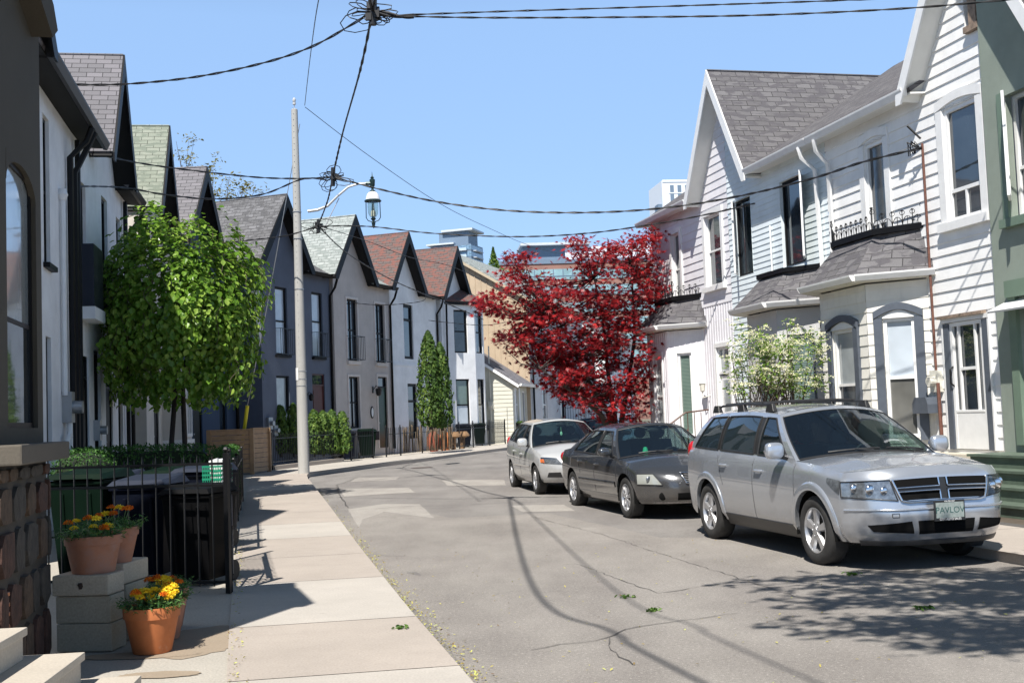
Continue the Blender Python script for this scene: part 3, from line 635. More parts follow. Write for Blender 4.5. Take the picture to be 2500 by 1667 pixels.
def hood(par,fr,u0,u1,w,mat,th=.12,rise=.1,d=.05,name='window_hood'):
    mb=MB(); n=10; a=[]; b=[]
    for i in range(n+1):
        t=i/n; u=u0+(u1-u0)*t; z=w+rise*math.sin(math.pi*t); a.append((u,z)); b.append((u,z+th))
    for i in range(n): mb.prism(fr,[a[i],a[i+1],b[i+1],b[i]],0.0,d)
    return mb.build(name,mat,par)
def trim_side(par,fr,h,mat,tw,td,top=True,bot=None,name='trim'):
    a,b,c,e=h; mb=MB(); mb.box(fr,a-tw,a-.002,0,td,c,e); mb.box(fr,b+.002,b+tw,0,td,c,e)
    if top: mb.box(fr,a-tw,b+tw,0,td+.002,e+.001,e+tw)
    if bot: mb.box(fr,a-tw-.04,b+tw+.04,0,td+.06,c-bot,c-.001)
    return mb.build(name,mat,par)
def cresting(par,fr,u0,u1,d,w,mat,hh=.26,step=.17):
    mb=MB(); n=max(2,round((u1-u0)/step)); st=(u1-u0)/n
    mb.box(fr,u0,u1,d-.012,d+.012,w,w+.02)
    for i in range(n+1):
        u=u0+st*i; big=i in(0,n); H=hh*(1.5 if big else 1.0)
        mb.tube([fr.P(u,d,w),fr.P(u,d,w+H)],.008,5); mb.ball(fr.P(u,d,w+H),.02,6,4)
        for sg in (-1,1):
            c=[fr.P(u+sg*.045*math.sin(a),d,w+H*.72+.045*(1-math.cos(a))*.9) for a in [math.pi*k/5 for k in range(6)]]; mb.tube(c,.006,4)
        if i<n:
            c=[fr.P(u+st*.5-st*.5*math.cos(a),d,w+hh*.62*math.sin(a)) for a in [math.pi*k/8 for k in range(9)]]; mb.tube(c,.007,4)
            mb.tube([fr.P(u+st*.5,d,w),fr.P(u+st*.5,d,w+hh*.62)],.006,4)
    return mb.build('iron_cresting',mat,par)
def bay(par,fr,pts,D,w0,w1,roofw,wallm,roofm,guttm,capd,lapd=0,course=.19,wins={},cap=black,crest=False,eave=.28,vert=False):
    # pts: u at (near wall, near corner, far corner, far wall); D = depth of the bay
    a,b,c,e=pts; Q=[(a,0),(b,D),(c,D),(e,0)]; W=MB()
    subs=[fr.sub(*Q[i],*Q[i+1]) for i in range(3)]
    for i,s in enumerate(subs):
        hs=[w['h'] for w in wins.get(i,[])]
        wall(W,s,0,s.L,w0,w1,hs,lapd,course)
        if vert:
            k=0.06
            while k<s.L:
                bl=[(w0,w1)]; 
                for h in hs:
                    if h[0]-.02<k<h[1]+.02: bl=[(w0,h[2]),(h[3],w1)]
                for z0,z1 in bl: W.box(s,k-.012,k+.012,0,.012,z0,z1)
                k+=.15
        for w in wins.get(i,[]):
            wn=window(par,s,w['h'],w.get('f',white),w.get('g',glass),fw=.06,rec=.06,bars=w.get('bars',(.5,)),panes=w.get('panes'),sill=w.get('sill'))
            if w.get('arch'):
                h=w['h']; q=MB(); q.box(s,h[0]-.15,h[0]-.002,0,.06,h[2]-.05,h[3]); q.box(s,h[1]+.002,h[1]+.15,0,.06,h[2]-.05,h[3]); q.build('trim',greyblue,wn)
                hood(wn,s,h[0]-.15,h[1]+.15,h[3],greyblue,.12,.14,.075); q=MB(); n=8
                q.prism(s,[(h[0],h[3])]+[(h[0]+(h[1]-h[0])*t/n,h[3]+.02+.115*math.sin(math.pi*t/n)) for t in range(n+1)]+[(h[1],h[3])],.0,.035); q.build('arch_panel',white,wn)
            elif w.get('trim'): trim_side(wn,s,w['h'],w['trim'],.08,.03)
    W.build('bay_wall',wallm,par)
    k=eave; E=[(a-k*.9,0.0),(b-k*.55,D+k),(c+k*.55,D+k),(e+k*.9,0.0)]; T=[(a+.12,0.0),(b+.15,capd),(c-.15,capd),(e-.12,0.0)]; P=fr.P
    rf=MB()
    for i in range(3): rf.slab([P(*E[i],w1+.14),P(*E[i+1],w1+.14),P(*T[i+1],roofw),P(*T[i],roofw)],.045)
    rf.build('bay_roof',roofm,par)
    sf=MB()
    for i in range(3): sf.slab([P(*E[i],w1+.075),P(*E[i+1],w1+.075),P(*Q[i+1],w1+.075),P(*Q[i],w1+.075)],.05)
    sf.build('bay_soffit',cream,par)
    for i in range(3):
        s=fr.sub(*E[i],*E[i+1]); gutter(par,s,0.01,s.L-.01,-.02,w1+.15,guttm,.1)
    cp_=MB(); cp_.prism(Loc(),[],0,0) if 0 else None
    vs=[P(*T[0],roofw-.01),P(*T[1],roofw-.01),P(*T[2],roofw-.01),P(*T[3],roofw-.01)]
    q=MB(); O=[(T[0][0]-.1,0),(T[1][0]-.06,capd+.1),(T[2][0]+.06,capd+.1),(T[3][0]+.1,0)]
    q.hexa([P(*x,roofw-.02) for x in O]+[P(*x,roofw+.07) for x in O]); q.build('bay_cap',cap,par)
    if crest:
        for i in range(3):
            s=fr.sub(*O[i],*O[i+1]); cresting(par,s,.02,s.L-.02,-.03,roofw+.07,blackm)
    return subs
# ---- near white clapboard house
GRP='attached clapboard houses on the right side'
r1=empty('clapboard_house',FR.P(2.9,0,0),'near white clapboard house with arched bay windows and glazed white storm door','house',GRP)
h1=[(.56,1.46,4.55,6.42),(3.27,3.94,4.3,6.42),(.74,1.62,.85,2.92)]
mb=MB(); wall(mb,FR,.3,5.4,.62,6.95,h1,.02,.2,wc0=.05); gable_wall(mb,FR,.35,1.72,6.95,9.55,[(.3,.72,7.55,8.9)],.02,u0=.3,course=.2,wc0=.05)
mb.face([FR.P(5.4,0,.6),FR.P(5.4,-7,.6),FR.P(5.4,-7,7),FR.P(5.4,0,7)]); mb.face([FR.P(.3,-7,.6),FR.P(5.4,-7,.6),FR.P(5.4,-7,7),FR.P(.3,-7,7)]); mb.face([FR.P(.3,-7,.6),FR.P(.3,0,.6),FR.P(.3,0,7),FR.P(.3,-7,7)])
mb.build('wall',sidw,r1)
mb=MB(); mb.box(FR,.3,5.38,-.1,-.005,0,.62); mb.build('foundation',concst,r1)
for q,bars in ((h1[0],(.27,)),(h1[1],(.3,))):
    w=window(r1,FR,q,white,glass,fw=.07,rec=.05,bars=bars,vb=((.5,0,bars[0]),)); trim_side(w,FR,q,white,.17,.045,False,.14 if q is h1[0] else None); hood(w,FR,q[0]-.17,q[1]+.17,q[3],white,.15,.09,.05)
q=MB(); q.box(FR,.36,.55,.021,.07,7.52,9.0); q.box(FR,.3,.36,.0,.05,7.6,9.0); q.build('gable_window_frame',oldwood,r1); q=MB(); q.box(FR,.3,.66,-.02,.1,7.44,7.54); q.build('gable_window_sill',oldwood,r1)
q=MB()
for i in range(9): q.box(FR,.301,.40,-.03,-.02+rnd.uniform(0,.03),7.62+i*.14,7.75+i*.14)
q.build('gable_boards',oldwood,r1)
# storm door
a,b,c,e=h1[2]; q=MB(); q.box(FR,a-.15,a-.004,.0,.05,c,e-.02); q.box(FR,b+.004,b+.15,0,.05,c,e-.02); q.build('door_pilaster',greyblue,r1)
q=MB(); q.box(FR,a-.19,b+.19,.0,.06,e-.0,e+.07); q.box(FR,b+.15,b+.19,0,.055,c,e); q.box(FR,a-.19,a-.15,0,.055,c,e); q.build('door_surround',white,r1); q=MB(); q.box(FR,a-.1,b+.22,.02,.11,e+.07,e+.12); q.build('door_cap',oldwood,r1)
q=MB(); F=.07
q.box(FR,a+.005,a+F,-.02,.03,c+.01,e-.01); q.box(FR,b-F,b-.005,-.02,.03,c+.01,e-.01); q.box(FR,a+F,b-F,-.02,.03,e-F,e-.01); q.box(FR,a+F,b-F,-.02,.025,c+.01,c+.62)
q.box(FR,a+.2,a+.245,-.015,.025,c+.62,e-F); q.box(FR,b-.245,b-.2,-.015,.025,c+.62,e-F); q.box(FR,a+.245,b-.245,-.015,.024,c+1.28,c+1.33); q.box(FR,a+F,b-F,-.015,.034,c+.6,c+.64)
dr=q.build('storm_door',white,r1,bevel=.004); q=MB(); q.box(FR,a+F,b-F,-.05,-.02,c+.6,e-F); q.build('pane',glass,dr); q=MB(); q.tube([FR.P(b-.05,.03,c+1.35),FR.P(b-.05,.09,c+1.3),FR.P(b-.05,.09,c+1.08),FR.P(b-.05,.03,c+1.03)],.014); q.build('handle',black,dr)
q=MB(); q.box(FR,.2,2.1,0,.35,.62,.8); q.box(FR,-.1,2.3,.0,1.0,0.1,.62); q.build('doorstep',concst,r1,bevel=.01)
gutter(r1,FR,1.95,5.42,.33,6.93,white,.12); pipe(r1,[FR.P(5.1,.4,6.82),FR.P(5.12,.36,6.6),FR.P(5.15,.1,6.35),FR.P(5.15,.08,4.6)],.045,white,n=4)
# bay with arched windows
wn=dict(arch=1,f=white)
bay(r1,FR,(2.18,2.92,4.55,5.3),.75,.3,3.72,4.62,bayw,sh_r,white,.42,.014,.19,{0:[dict(h=(.26,.79,1.05,3.1),panes=[glassm,glassl],**wn)],1:[dict(h=(.42,1.22,1.0,3.0),panes=[glass,glassb],**wn)],2:[dict(h=(.3,.8,1.05,3.1),**wn)]},crest=True)
pipe(r1,[FR.P(1.98,.08,6.0),FR.P(1.98,.08,2.1)],.022,rust,'conduit'); pipe(r1,[FR.P(1.92,.1,1.95),FR.P(1.9,.1,.9)],.03,rust,'conduit')
meter(r1,FR,2.02,1.98,cream,.9); q=MB(); q.prism(FR,[(1.95,1.45),(2.4,1.45),(2.4,1.62),(2.33,1.72),(2.0,1.72),(1.95,1.6)],.02,.3); q.build('service_box',greyblue,r1)
q=MB()
for i in range(5): q.tube([FR.P(2.0+rnd.uniform(-.03,.03),.1,5.9),FR.P(2.08+rnd.uniform(-.1,.1),.16+rnd.uniform(0,.1),6.05),FR.P(2.15+rnd.uniform(-.1,.15),.15,5.85)],.01,5)
q.tube([FR.P(2.05,.06,6.1),FR.P(2.2,.2,6.35)],.02); q.build('service_mast',black,r1)
# ---- middle aqua house
r2=empty('clapboard_house',FR.P(7.8,0,0),'pale aqua clapboard house with two open black casement windows and grey bay','house',GRP)
wA=Uw(FR,1904,446,1966,645); wA=(6.4,7.13,4.5,6.05)
wB=(8.78,9.5,4.5,6.0)
def fit(px):  # four corner pixels -> rectangle on facade
    L=[FR.uw(*p) for p in px]; return (min(L[1][0],L[2][0]),max(L[0][0],L[3][0]),(L[2][1]+L[3][1])/2,(L[0][1]+L[1][1])/2)
wA=fit([(1903,446),(1953,425),(1969,638),(1919,652)]); wB=fit([(1791,495),(1828,478),(1841,664),(1808,676)])
dr2=(8.55,9.3,.75,3.1)
mb=MB(); wall(mb,FR,5.4,10.15,.3,6.9,[wA,wB,dr2],.014,.125); gable_wall(mb,FR,10.07,1.72,6.9,9.55,[],.014,u1=10.15,course=.125)
mb.build('wall',sida,r2); mb=MB(); mb.face([FR.P(5.4,-7,.3),FR.P(10.15,-7,.3),FR.P(10.15,-7,7),FR.P(5.4,-7,7)]); mb.build('rear_wall',sida,r2)
for k,q in enumerate((wA,wB)):
    w=window(r2,FR,q,black,glass,fw=.05,rec=.1)
    # casement sash swung outwards, hinged on the near side
    hinge=q[0]+.02; s=FR.sub(hinge,.02,hinge-.5,.3); m_=MB(); L=s.L; H=(q[2]+.05,q[3]-.04)
    if k==1: s=FR.sub(q[1]-.05,.02,q[1]-.42,.24); L=s.L
    m_.box(s,0,.06,-.02,.02,*H); m_.box(s,L-.06,L,-.02,.02,*H); m_.box(s,.06,L-.06,-.02,.02,H[0],H[0]+.06); m_.box(s,.06,L-.06,-.02,.02,H[1]-.06,H[1]); c_=m_.build('casement',white,r2); m_=MB(); m_.box(s,.05,L-.05,-.006,.006,H[0]+.05,H[1]-.05); m_.build('pane',glassg,c_)
q=MB(); q.box(FR,dr2[0]+.05,dr2[1]-.05,-.12,-.08,dr2[2],dr2[3]-.1); q.build('door',plain('dark_brown_door',(.06,.03,.02),.5),r2); q=MB(); q.box(FR,dr2[0]-.07,dr2[0],0,.03,.75,3.17); q.box(FR,dr2[1],dr2[1]+.07,0,.03,.75,3.17); q.box(FR,dr2[0],dr2[1],0,.03,3.1,3.17); q.build('door_frame',oldwood,r2)
gutter(r2,FR,5.44,8.3,.33,6.93,white,.12); pipe(r2,[FR.P(5.75,.4,6.82),FR.P(5.72,.36,6.6),FR.P(5.68,.1,6.35),FR.P(5.62,.08,4.3)],.045,white,n=4)
pipe(r2,[FR.P(7.9,.05,5.6),FR.P(7.9,.05,4.3)],.02,white,'conduit')
bay(r2,FR,(5.75,6.45,7.85,8.5),.72,.2,3.62,4.42,bayg,sh_r,white,.4,0,.2,{0:[dict(h=(.25,.8,1.3,3.1),g=glassg,f=greyblue,bars=())],1:[dict(h=(.35,.95,1.3,3.0),f=greyblue,g=glassg)],2:[dict(h=(.25,.75,1.3,3.),f=greyblue)]})
# ---- far lilac white house
r3=empty('clapboard_house',FR.P(12.7,0,0),'far lilac white house with vertical boards below and iron crested bay beside red maple','house',GRP)
wC=fit([(1721,533),(1754,517),(1768,690),(1735,703)]); wD=fit([(1640,575),(1659,566),(1668,740),(1650,748)]); d3=(10.45,11.2,.75,3.15)
mb=MB(); wall(mb,FR,10.15,15.3,4.2,6.92,[wC,wD],.016,.2); gable_wall(mb,FR,10.07,1.72,6.92,9.55,[],.016,u0=10.15,course=.2); wall(mb,FR,10.15,15.3,.3,4.2,[d3])
k=10.2
while k<15.3:
    if not (10.4<k<11.25): mb.box(FR,k-.012,k+.012,0,.012,.4,4.18)
    else: mb.box(FR,k-.012,k+.012,0,.012,3.2,4.18)
    k+=.15
for (ua,ub,da,db) in ((15.3,15.3,0,-7),(10.15,15.3,-7,-7)): mb.face([FR.P(ua,da,.3),FR.P(ub,db,.3),FR.P(ub,db,7),FR.P(ua,da,7)])
mb.box(FR,15.24,15.32,-.1,.03,.3,6.9); mb.build('wall',sidl,r3)
for q in (wC,wD): w=window(r3,FR,q,white,glass,fw=.05,rec=.08,bars=(.5,)); trim_side(w,FR,q,white,.13,.05,True,.12)
w=window(r3,FR,(10.45,11.2,2.5,3.15),white,glassb,fw=.06,rec=.06); q=MB(); q.box(FR,10.5,11.15,-.1,-.06,.75,2.45); q.build('door',white,r3); q=MB(); q.box(FR,10.62,11.03,-.06,-.05,1.3,2.35); q.build('door_glass',glassb,r3); trim_side(r3,FR,(10.45,11.2,.75,3.15),white,.1,.04,name='door_trim')
q=MB(); q.lathe((0,0,0),[(.001,.3),(.06,.2),(.1,.15),(.08,.14),(.06,-.03),(.001,-.08)],6,fr=Loc(FR.P(11.75,.2,2.15))); q.tube([FR.P(11.75,0,2.0),FR.P(11.75,.2,1.95),FR.P(11.75,.2,2.1)],.015); q.build('wall_lamp',cream,r3)
gutter(r3,FR,11.85,15.5,.33,6.93,white,.12)
bay(r3,FR,(11.98,12.7,14.15,14.9),.72,.2,3.68,4.5,sidl,sh_r,white,.4,0,.2,{0:[dict(h=(.36,.74,1.0,3.1),g=glassg,bars=(),trim=white)],1:[dict(h=(.4,1.0,1.0,3.1),g=glassb,trim=white)],2:[dict(h=(.3,.7,1.,3.1),trim=white)]},crest=True,vert=True)
for s in (0,1): pipe(r3,[FR.P(11.1-s*1.3,.9+.0*s,.25),FR.P(11.1-s*1.3,.9,1.2)],.02,rust,'stair_post')
q=MB(); q.tube([FR.P(11.2,.3,1.65),FR.P(11.2,.9,1.6),FR.P(11.2,1.9,.95),FR.P(11.2,1.9,.2)],.022)
for i in range(9): t=i/8; q.tube([FR.P(11.2,.5+1.4*t,.5-.3*t),FR.P(11.2,.5+1.4*t,1.6-.62*max(0,(t-.28)/.72))],.01,4)
q.build('stair_handrail',plain('brown_iron',(.10,.045,.03),.5),r3)
q=MB()
for i in range(4): q.box(FR,10.2,11.4,0,.5+.32*(3-i),.1+(i)*.16,.1+(i+1)*.16)
q.build('steps',concst,r3)
# gable roofs and main roof
gable_roof(r1,FR,.35,1.8,6.85,9.78,.4,5.5,sh_r,soffw,white,board=.2)
gable_roof(r3,FR,10.07,1.8,6.85,9.72,.4,5.5,sh_r,soffw,white,board=.2)
main_roof(r1,FR,1.9,5.4,6.93,.32,7,33,sh_r,soffw); main_roof(r2,FR,5.4,8.4,6.93,.32,7,33,sh_r,soffw); main_roof(r3,FR,11.75,15.6,6.93,.32,7,33,sh_r,soffw)
# ---- green house
r0=empty('stucco_house',FR.P(-1,0,0),'sage green stucco house at right edge with green wooden steps','house')
mb=MB(); g0=[(-1.05,-.2,4.35,6.2),(-1.2,-.25,.95,3.1)]; wall(mb,FR,-5,.3,.3,6.92,g0,d=.09); gable_wall(mb,Fr((FR.P(0,.09,0)[0],FR.P(0,.09,0)[1]),FR.U,0,-1),.35,1.72,6.92,9.55,u1=.3)
mb.face([FR.P(-5,.09,.3),FR.P(-5,-7,.3),FR.P(-5,-7,7),FR.P(-5,.09,7)]); mb.face([FR.P(.3,.09,.3),FR.P(.3,-.2,.3),FR.P(.3,-.2,9.5),FR.P(.3,.09,9.5)]); mb.build('wall',greenst,r0)
q=MB(); q.box(FR,-1.25,-.05,.09,.2,4.2,4.33); q.box(FR,-.2,-.08,.09,.13,4.35,6.25); q.box(FR,-1.3,-.1,.09,.22,3.15,3.4); q.box(FR,-.25,-.08,.09,.16,.95,3.15); q.build('trim',greenp,r0)
window(r0,FR,g0[0],white,glass,fw=.06,rec=.1,bars=(.4,)); s=FR.sub(-.22,.1,-.66,.45); q=MB(); q.box(s,0,.06,-.02,.02,4.6,6.15); q.box(s,s.L-.06,s.L,-.02,.02,4.6,6.15); q.box(s,.06,s.L-.06,-.02,.02,4.6,4.66); q.box(s,.06,s.L-.06,-.02,.02,6.09,6.15); cs=q.build('casement',white,r0); q=MB(); q.box(s,.05,s.L-.05,-.005,.005,4.65,6.1); q.build('pane',glassl,cs)
q=MB(); q.box(FR,-1.2,-.25,-.06,0,.95,2.85); q.build('door',white,r0); q=MB(); q.slab([FR.P(-1.4,.09,3.12),FR.P(.0,.09,3.12),FR.P(-.05,.5,2.95),FR.P(-1.35,.5,2.95)],.03); q.build('awning',white,r0)
window(r0,FR,(-1.2,-.25,2.9,3.1),greenp,glass)
main_roof(r0,FR,-5,-1.2,6.93,.32,7,33,sh_r,soffw)
q=MB()
for i in range(4): q.box(FR,-2.8,.22,.09,.75+.33*(3-i),.08+i*.19,.08+(i+1)*.19-.035); q.box(FR,-2.8,.25,.09,.79+.33*(3-i),.08+(i+1)*.19-.035,.08+(i+1)*.19)
q.build('wooden_steps',plain('green_step_paint',(.10,.135,.10),.6,var=.25,vs=5),r0)
# ---------------------------------------------------------------- vehicles
def cg(name,op,tint,f0_=.06):   # car glass: tinted see-through with mirror reflection
    m=bpy.data.materials.new(name); m.use_nodes=True; t=m.node_tree; o=t.nodes['Material Output']; t.nodes.remove(t.nodes['Principled BSDF'])
    tr=N_(t,'ShaderNodeBsdfTransparent'); tr.inputs[0].default_value=tuple(tint)+(1,); gl=N_(t,'ShaderNodeBsdfGlossy'); gl.inputs['Roughness'].default_value=.02; gl.inputs[0].default_value=(.9,.95,1,1)
    ge=N_(t,'ShaderNodeNewGeometry'); dt=N_(t,'ShaderNodeVectorMath',operation='DOT_PRODUCT'); t.links.new(ge.outputs['Normal'],dt.inputs[0]); t.links.new(ge.outputs['Incoming'],dt.inputs[1]); ab=N_(t,'ShaderNodeMath',operation='ABSOLUTE'); t.links.new(dt.outputs['Value'],ab.inputs[0]); iv=N_(t,'ShaderNodeMath',operation='SUBTRACT'); iv.inputs[0].default_value=1; t.links.new(ab.outputs[0],iv.inputs[1]); pw=N_(t,'ShaderNodeMath',operation='POWER'); pw.inputs[1].default_value=4.; t.links.new(iv.outputs[0],pw.inputs[0]); fr=N_(t,'ShaderNodeMapRange'); t.links.new(pw.outputs[0],fr.inputs[0]); fr.inputs[3].default_value=f0_; fr.inputs[4].default_value=.9; df=N_(t,'ShaderNodeBsdfDiffuse'); df.inputs[0].default_value=(.02,.03,.035,1)
    a=N_(t,'ShaderNodeMixShader'); a.inputs[0].default_value=op; t.links.new(tr.outputs[0],a.inputs[1]); t.links.new(df.outputs[0],a.inputs[2])
    b=N_(t,'ShaderNodeMixShader'); t.links.new(fr.outputs[0],b.inputs[0]); t.links.new(a.outputs[0],b.inputs[1]); t.links.new(gl.outputs[0],b.inputs[2]); t.links.new(b.outputs[0],o.inputs[0]); return m
def paint(name,c,metal=.55,rough=.3):
    m,t,b=_m(name); v=coord(t,'Object'); f=noise(t,v,1.2,5,.6); col=ramp(t,f,[(.3,sc(c,.94)),(.7,sc(c,1.04))])
    z=N_(t,'ShaderNodeSeparateXYZ'); t.links.new(v,z.inputs[0]); d=noise(t,v,9,5,.7)
    mp=N_(t,'ShaderNodeMapRange'); mp.inputs['From Min'].default_value=.75; mp.inputs['From Max'].default_value=.2; t.links.new(z.outputs[2],mp.inputs[0])
    mu=N_(t,'ShaderNodeMath',operation='MULTIPLY'); t.links.new(mp.outputs[0],mu.inputs[0]); t.links.new(d,mu.inputs[1])
    col=mix(t,col,(.19,.165,.14),mu.outputs[0]); t.links.new(col,b.inputs['Base Color'])
    b.inputs['Metallic'].default_value=metal; b.inputs['Roughness'].default_value=rough; b.inputs['Coat Weight'].default_value=.9; b.inputs['Coat Roughness'].default_value=.03
    bump(t,b,noise(t,v,700,2),.0006,.15); return m
glass_ws=cg('windscreen_glass',.1,(.66,.82,.80),.13); glass_sd=cg('side_glass',.35,(.35,.45,.42)); glass_dk=cg('privacy_glass',.9,(.1,.1,.1))
chrome=plain('chrome',(.75,.75,.76),.12,1,var=0); blkp=plain('black_plastic',(.02,.02,.021),.45,var=.2,vs=8); seatm=plain('seat_fabric',(.05,.05,.055),.9,var=.2); under=plain('underbody',(.008,.008,.008),1.,var=0,spec=.05)
alloy=plain('alloy',(.52,.52,.53),.32,.75,var=.12,vs=8); tyre=plain('tyre_rubber',(.028,.027,.026),.8,var=.35,vs=14); seam=plain('panel_gap',(.02,.02,.022),.7,var=0); lampc=plain('lamp_housing',(.25,.27,.29),.2,.6,var=.5,vs=22); lamph=plain('hazed_lamp',(.33,.34,.31),.18,.1,var=.12,vs=6,coat=1)
amber=plain('amber_lens',(.7,.16,.03),.15,var=0,coat=1); redl=plain('red_lens',(.45,.01,.015),.12,var=0,coat=1)
def lens_glass():
    m=bpy.data.materials.new('clear_lens'); m.use_nodes=True; t=m.node_tree; o=t.nodes['Material Output']; t.nodes.remove(t.nodes['Principled BSDF'])
    tr=N_(t,'ShaderNodeBsdfTransparent'); gl=N_(t,'ShaderNodeBsdfGlossy'); gl.inputs['Roughness'].default_value=.03; fr=N_(t,'ShaderNodeFresnel'); fr.inputs[0].default_value=1.6
    b=N_(t,'ShaderNodeMixShader'); t.links.new(fr.outputs[0],b.inputs[0]); t.links.new(tr.outputs[0],b.inputs[1]); t.links.new(gl.outputs[0],b.inputs[2]); t.links.new(b.outputs[0],o.inputs[0]); return m
lensm=lens_glass()
def smooth_tab(tab):
    xs=[a for a,_ in tab]; ys=[b for _,b in tab]
    def f(q):
        if q<=xs[0]: return ys[0]
        if q>=xs[-1]: return ys[-1]
        i=max(k for k in range(len(xs)-1) if xs[k]<=q); h=xs[i+1]-xs[i]; t=(q-xs[i])/h
        def s(j):
            if j<=0 or j>=len(xs)-1: 
                a,b=(0,1) if j<=0 else (len(xs)-2,len(xs)-1); return (ys[b]-ys[a])/(xs[b]-xs[a])
            a=(ys[j]-ys[j-1])/(xs[j]-xs[j-1]); b=(ys[j+1]-ys[j])/(xs[j+1]-xs[j]); return 0 if a*b<0 else 2*a*b/(a+b+1e-9)
        m0,m1=s(i)*h,s(i+1)*h
        return (2*t**3-3*t**2+1)*ys[i]+(t**3-2*t**2+t)*m0+(-2*t**3+3*t**2)*ys[i+1]+(t**3-t**2)*m1
    return f
def wheel(parent,x,side,wr,ww,y,spokes,style):
    g=MB(); L=Loc((x,y,wr)); s=side
    def rg(pr,n=36): g.lathe((x,y,wr),[(r,s*z) for r,z in pr],n,'y')
    rr=wr*.655
    rg([(rr,-ww),(wr*.93,-ww),(wr,-ww*.85),(wr,-ww*.12),(wr*.985,-.02),(wr*.93,.004),(wr*.8,.014),(rr+.012,.004),(rr,-.006)]); t=g.build('tyre',tyre,parent,smooth=40)
    g=MB(); rg([(rr+.004,-.0),(rr-.006,.002),(rr-.016,-.012),(rr-.02,-ww*.9)]); rg([(.045,-.01),(.04,.0),(.001,.004)],14)
    def spk(a,w0,w1,r0,r1,z0,z1,dz=.018):
        ca,sa=math.cos(a),math.sin(a); P=lambda r,w,z:(x+(r*ca-w*sa),y+s*z,wr+(r*sa+w*ca))
        g.hexa([P(r0,-w0,z0-dz),P(r1,-w1,z1-dz),P(r1,w1,z1-dz),P(r0,w0,z0-dz),P(r0,-w0*.7,z0),P(r1,-w1*.75,z1),P(r1,w1*.75,z1),P(r0,w0*.7,z0)])
    for i in range(spokes):
        a=2*math.pi*(i+.25)/spokes
        if style=='broad': spk(a,.03,.055,.03,rr-.01,-.005,-.012,.03); spk(a+math.pi/spokes,.012,.01,.03,.085,-.01,-.012)
        elif style=='twin':
            for e in (-1,1): spk(a+e*.11,.013,.014,.035,rr-.01,-.005,-.01)
        else: spk(a,.02,.028,.03,rr-.01,-.005,-.012)
    for i in range(5):
        a=2*math.pi*(i+.5)/5; g.ball((x+.06*math.cos(a),y+s*(-.006),wr+.06*math.sin(a)),.011,6,4)
    g.build('rim',alloy,t,smooth=35)
    g=MB(); rg([(.13,-.06),(.001,-.055)],20); rg([(rr-.02,-ww*.8),(.001,-ww*.8)],20); g.build('brake_disc',plain('brake_iron',(.06,.055,.05),.6,.5,var=.2),t)
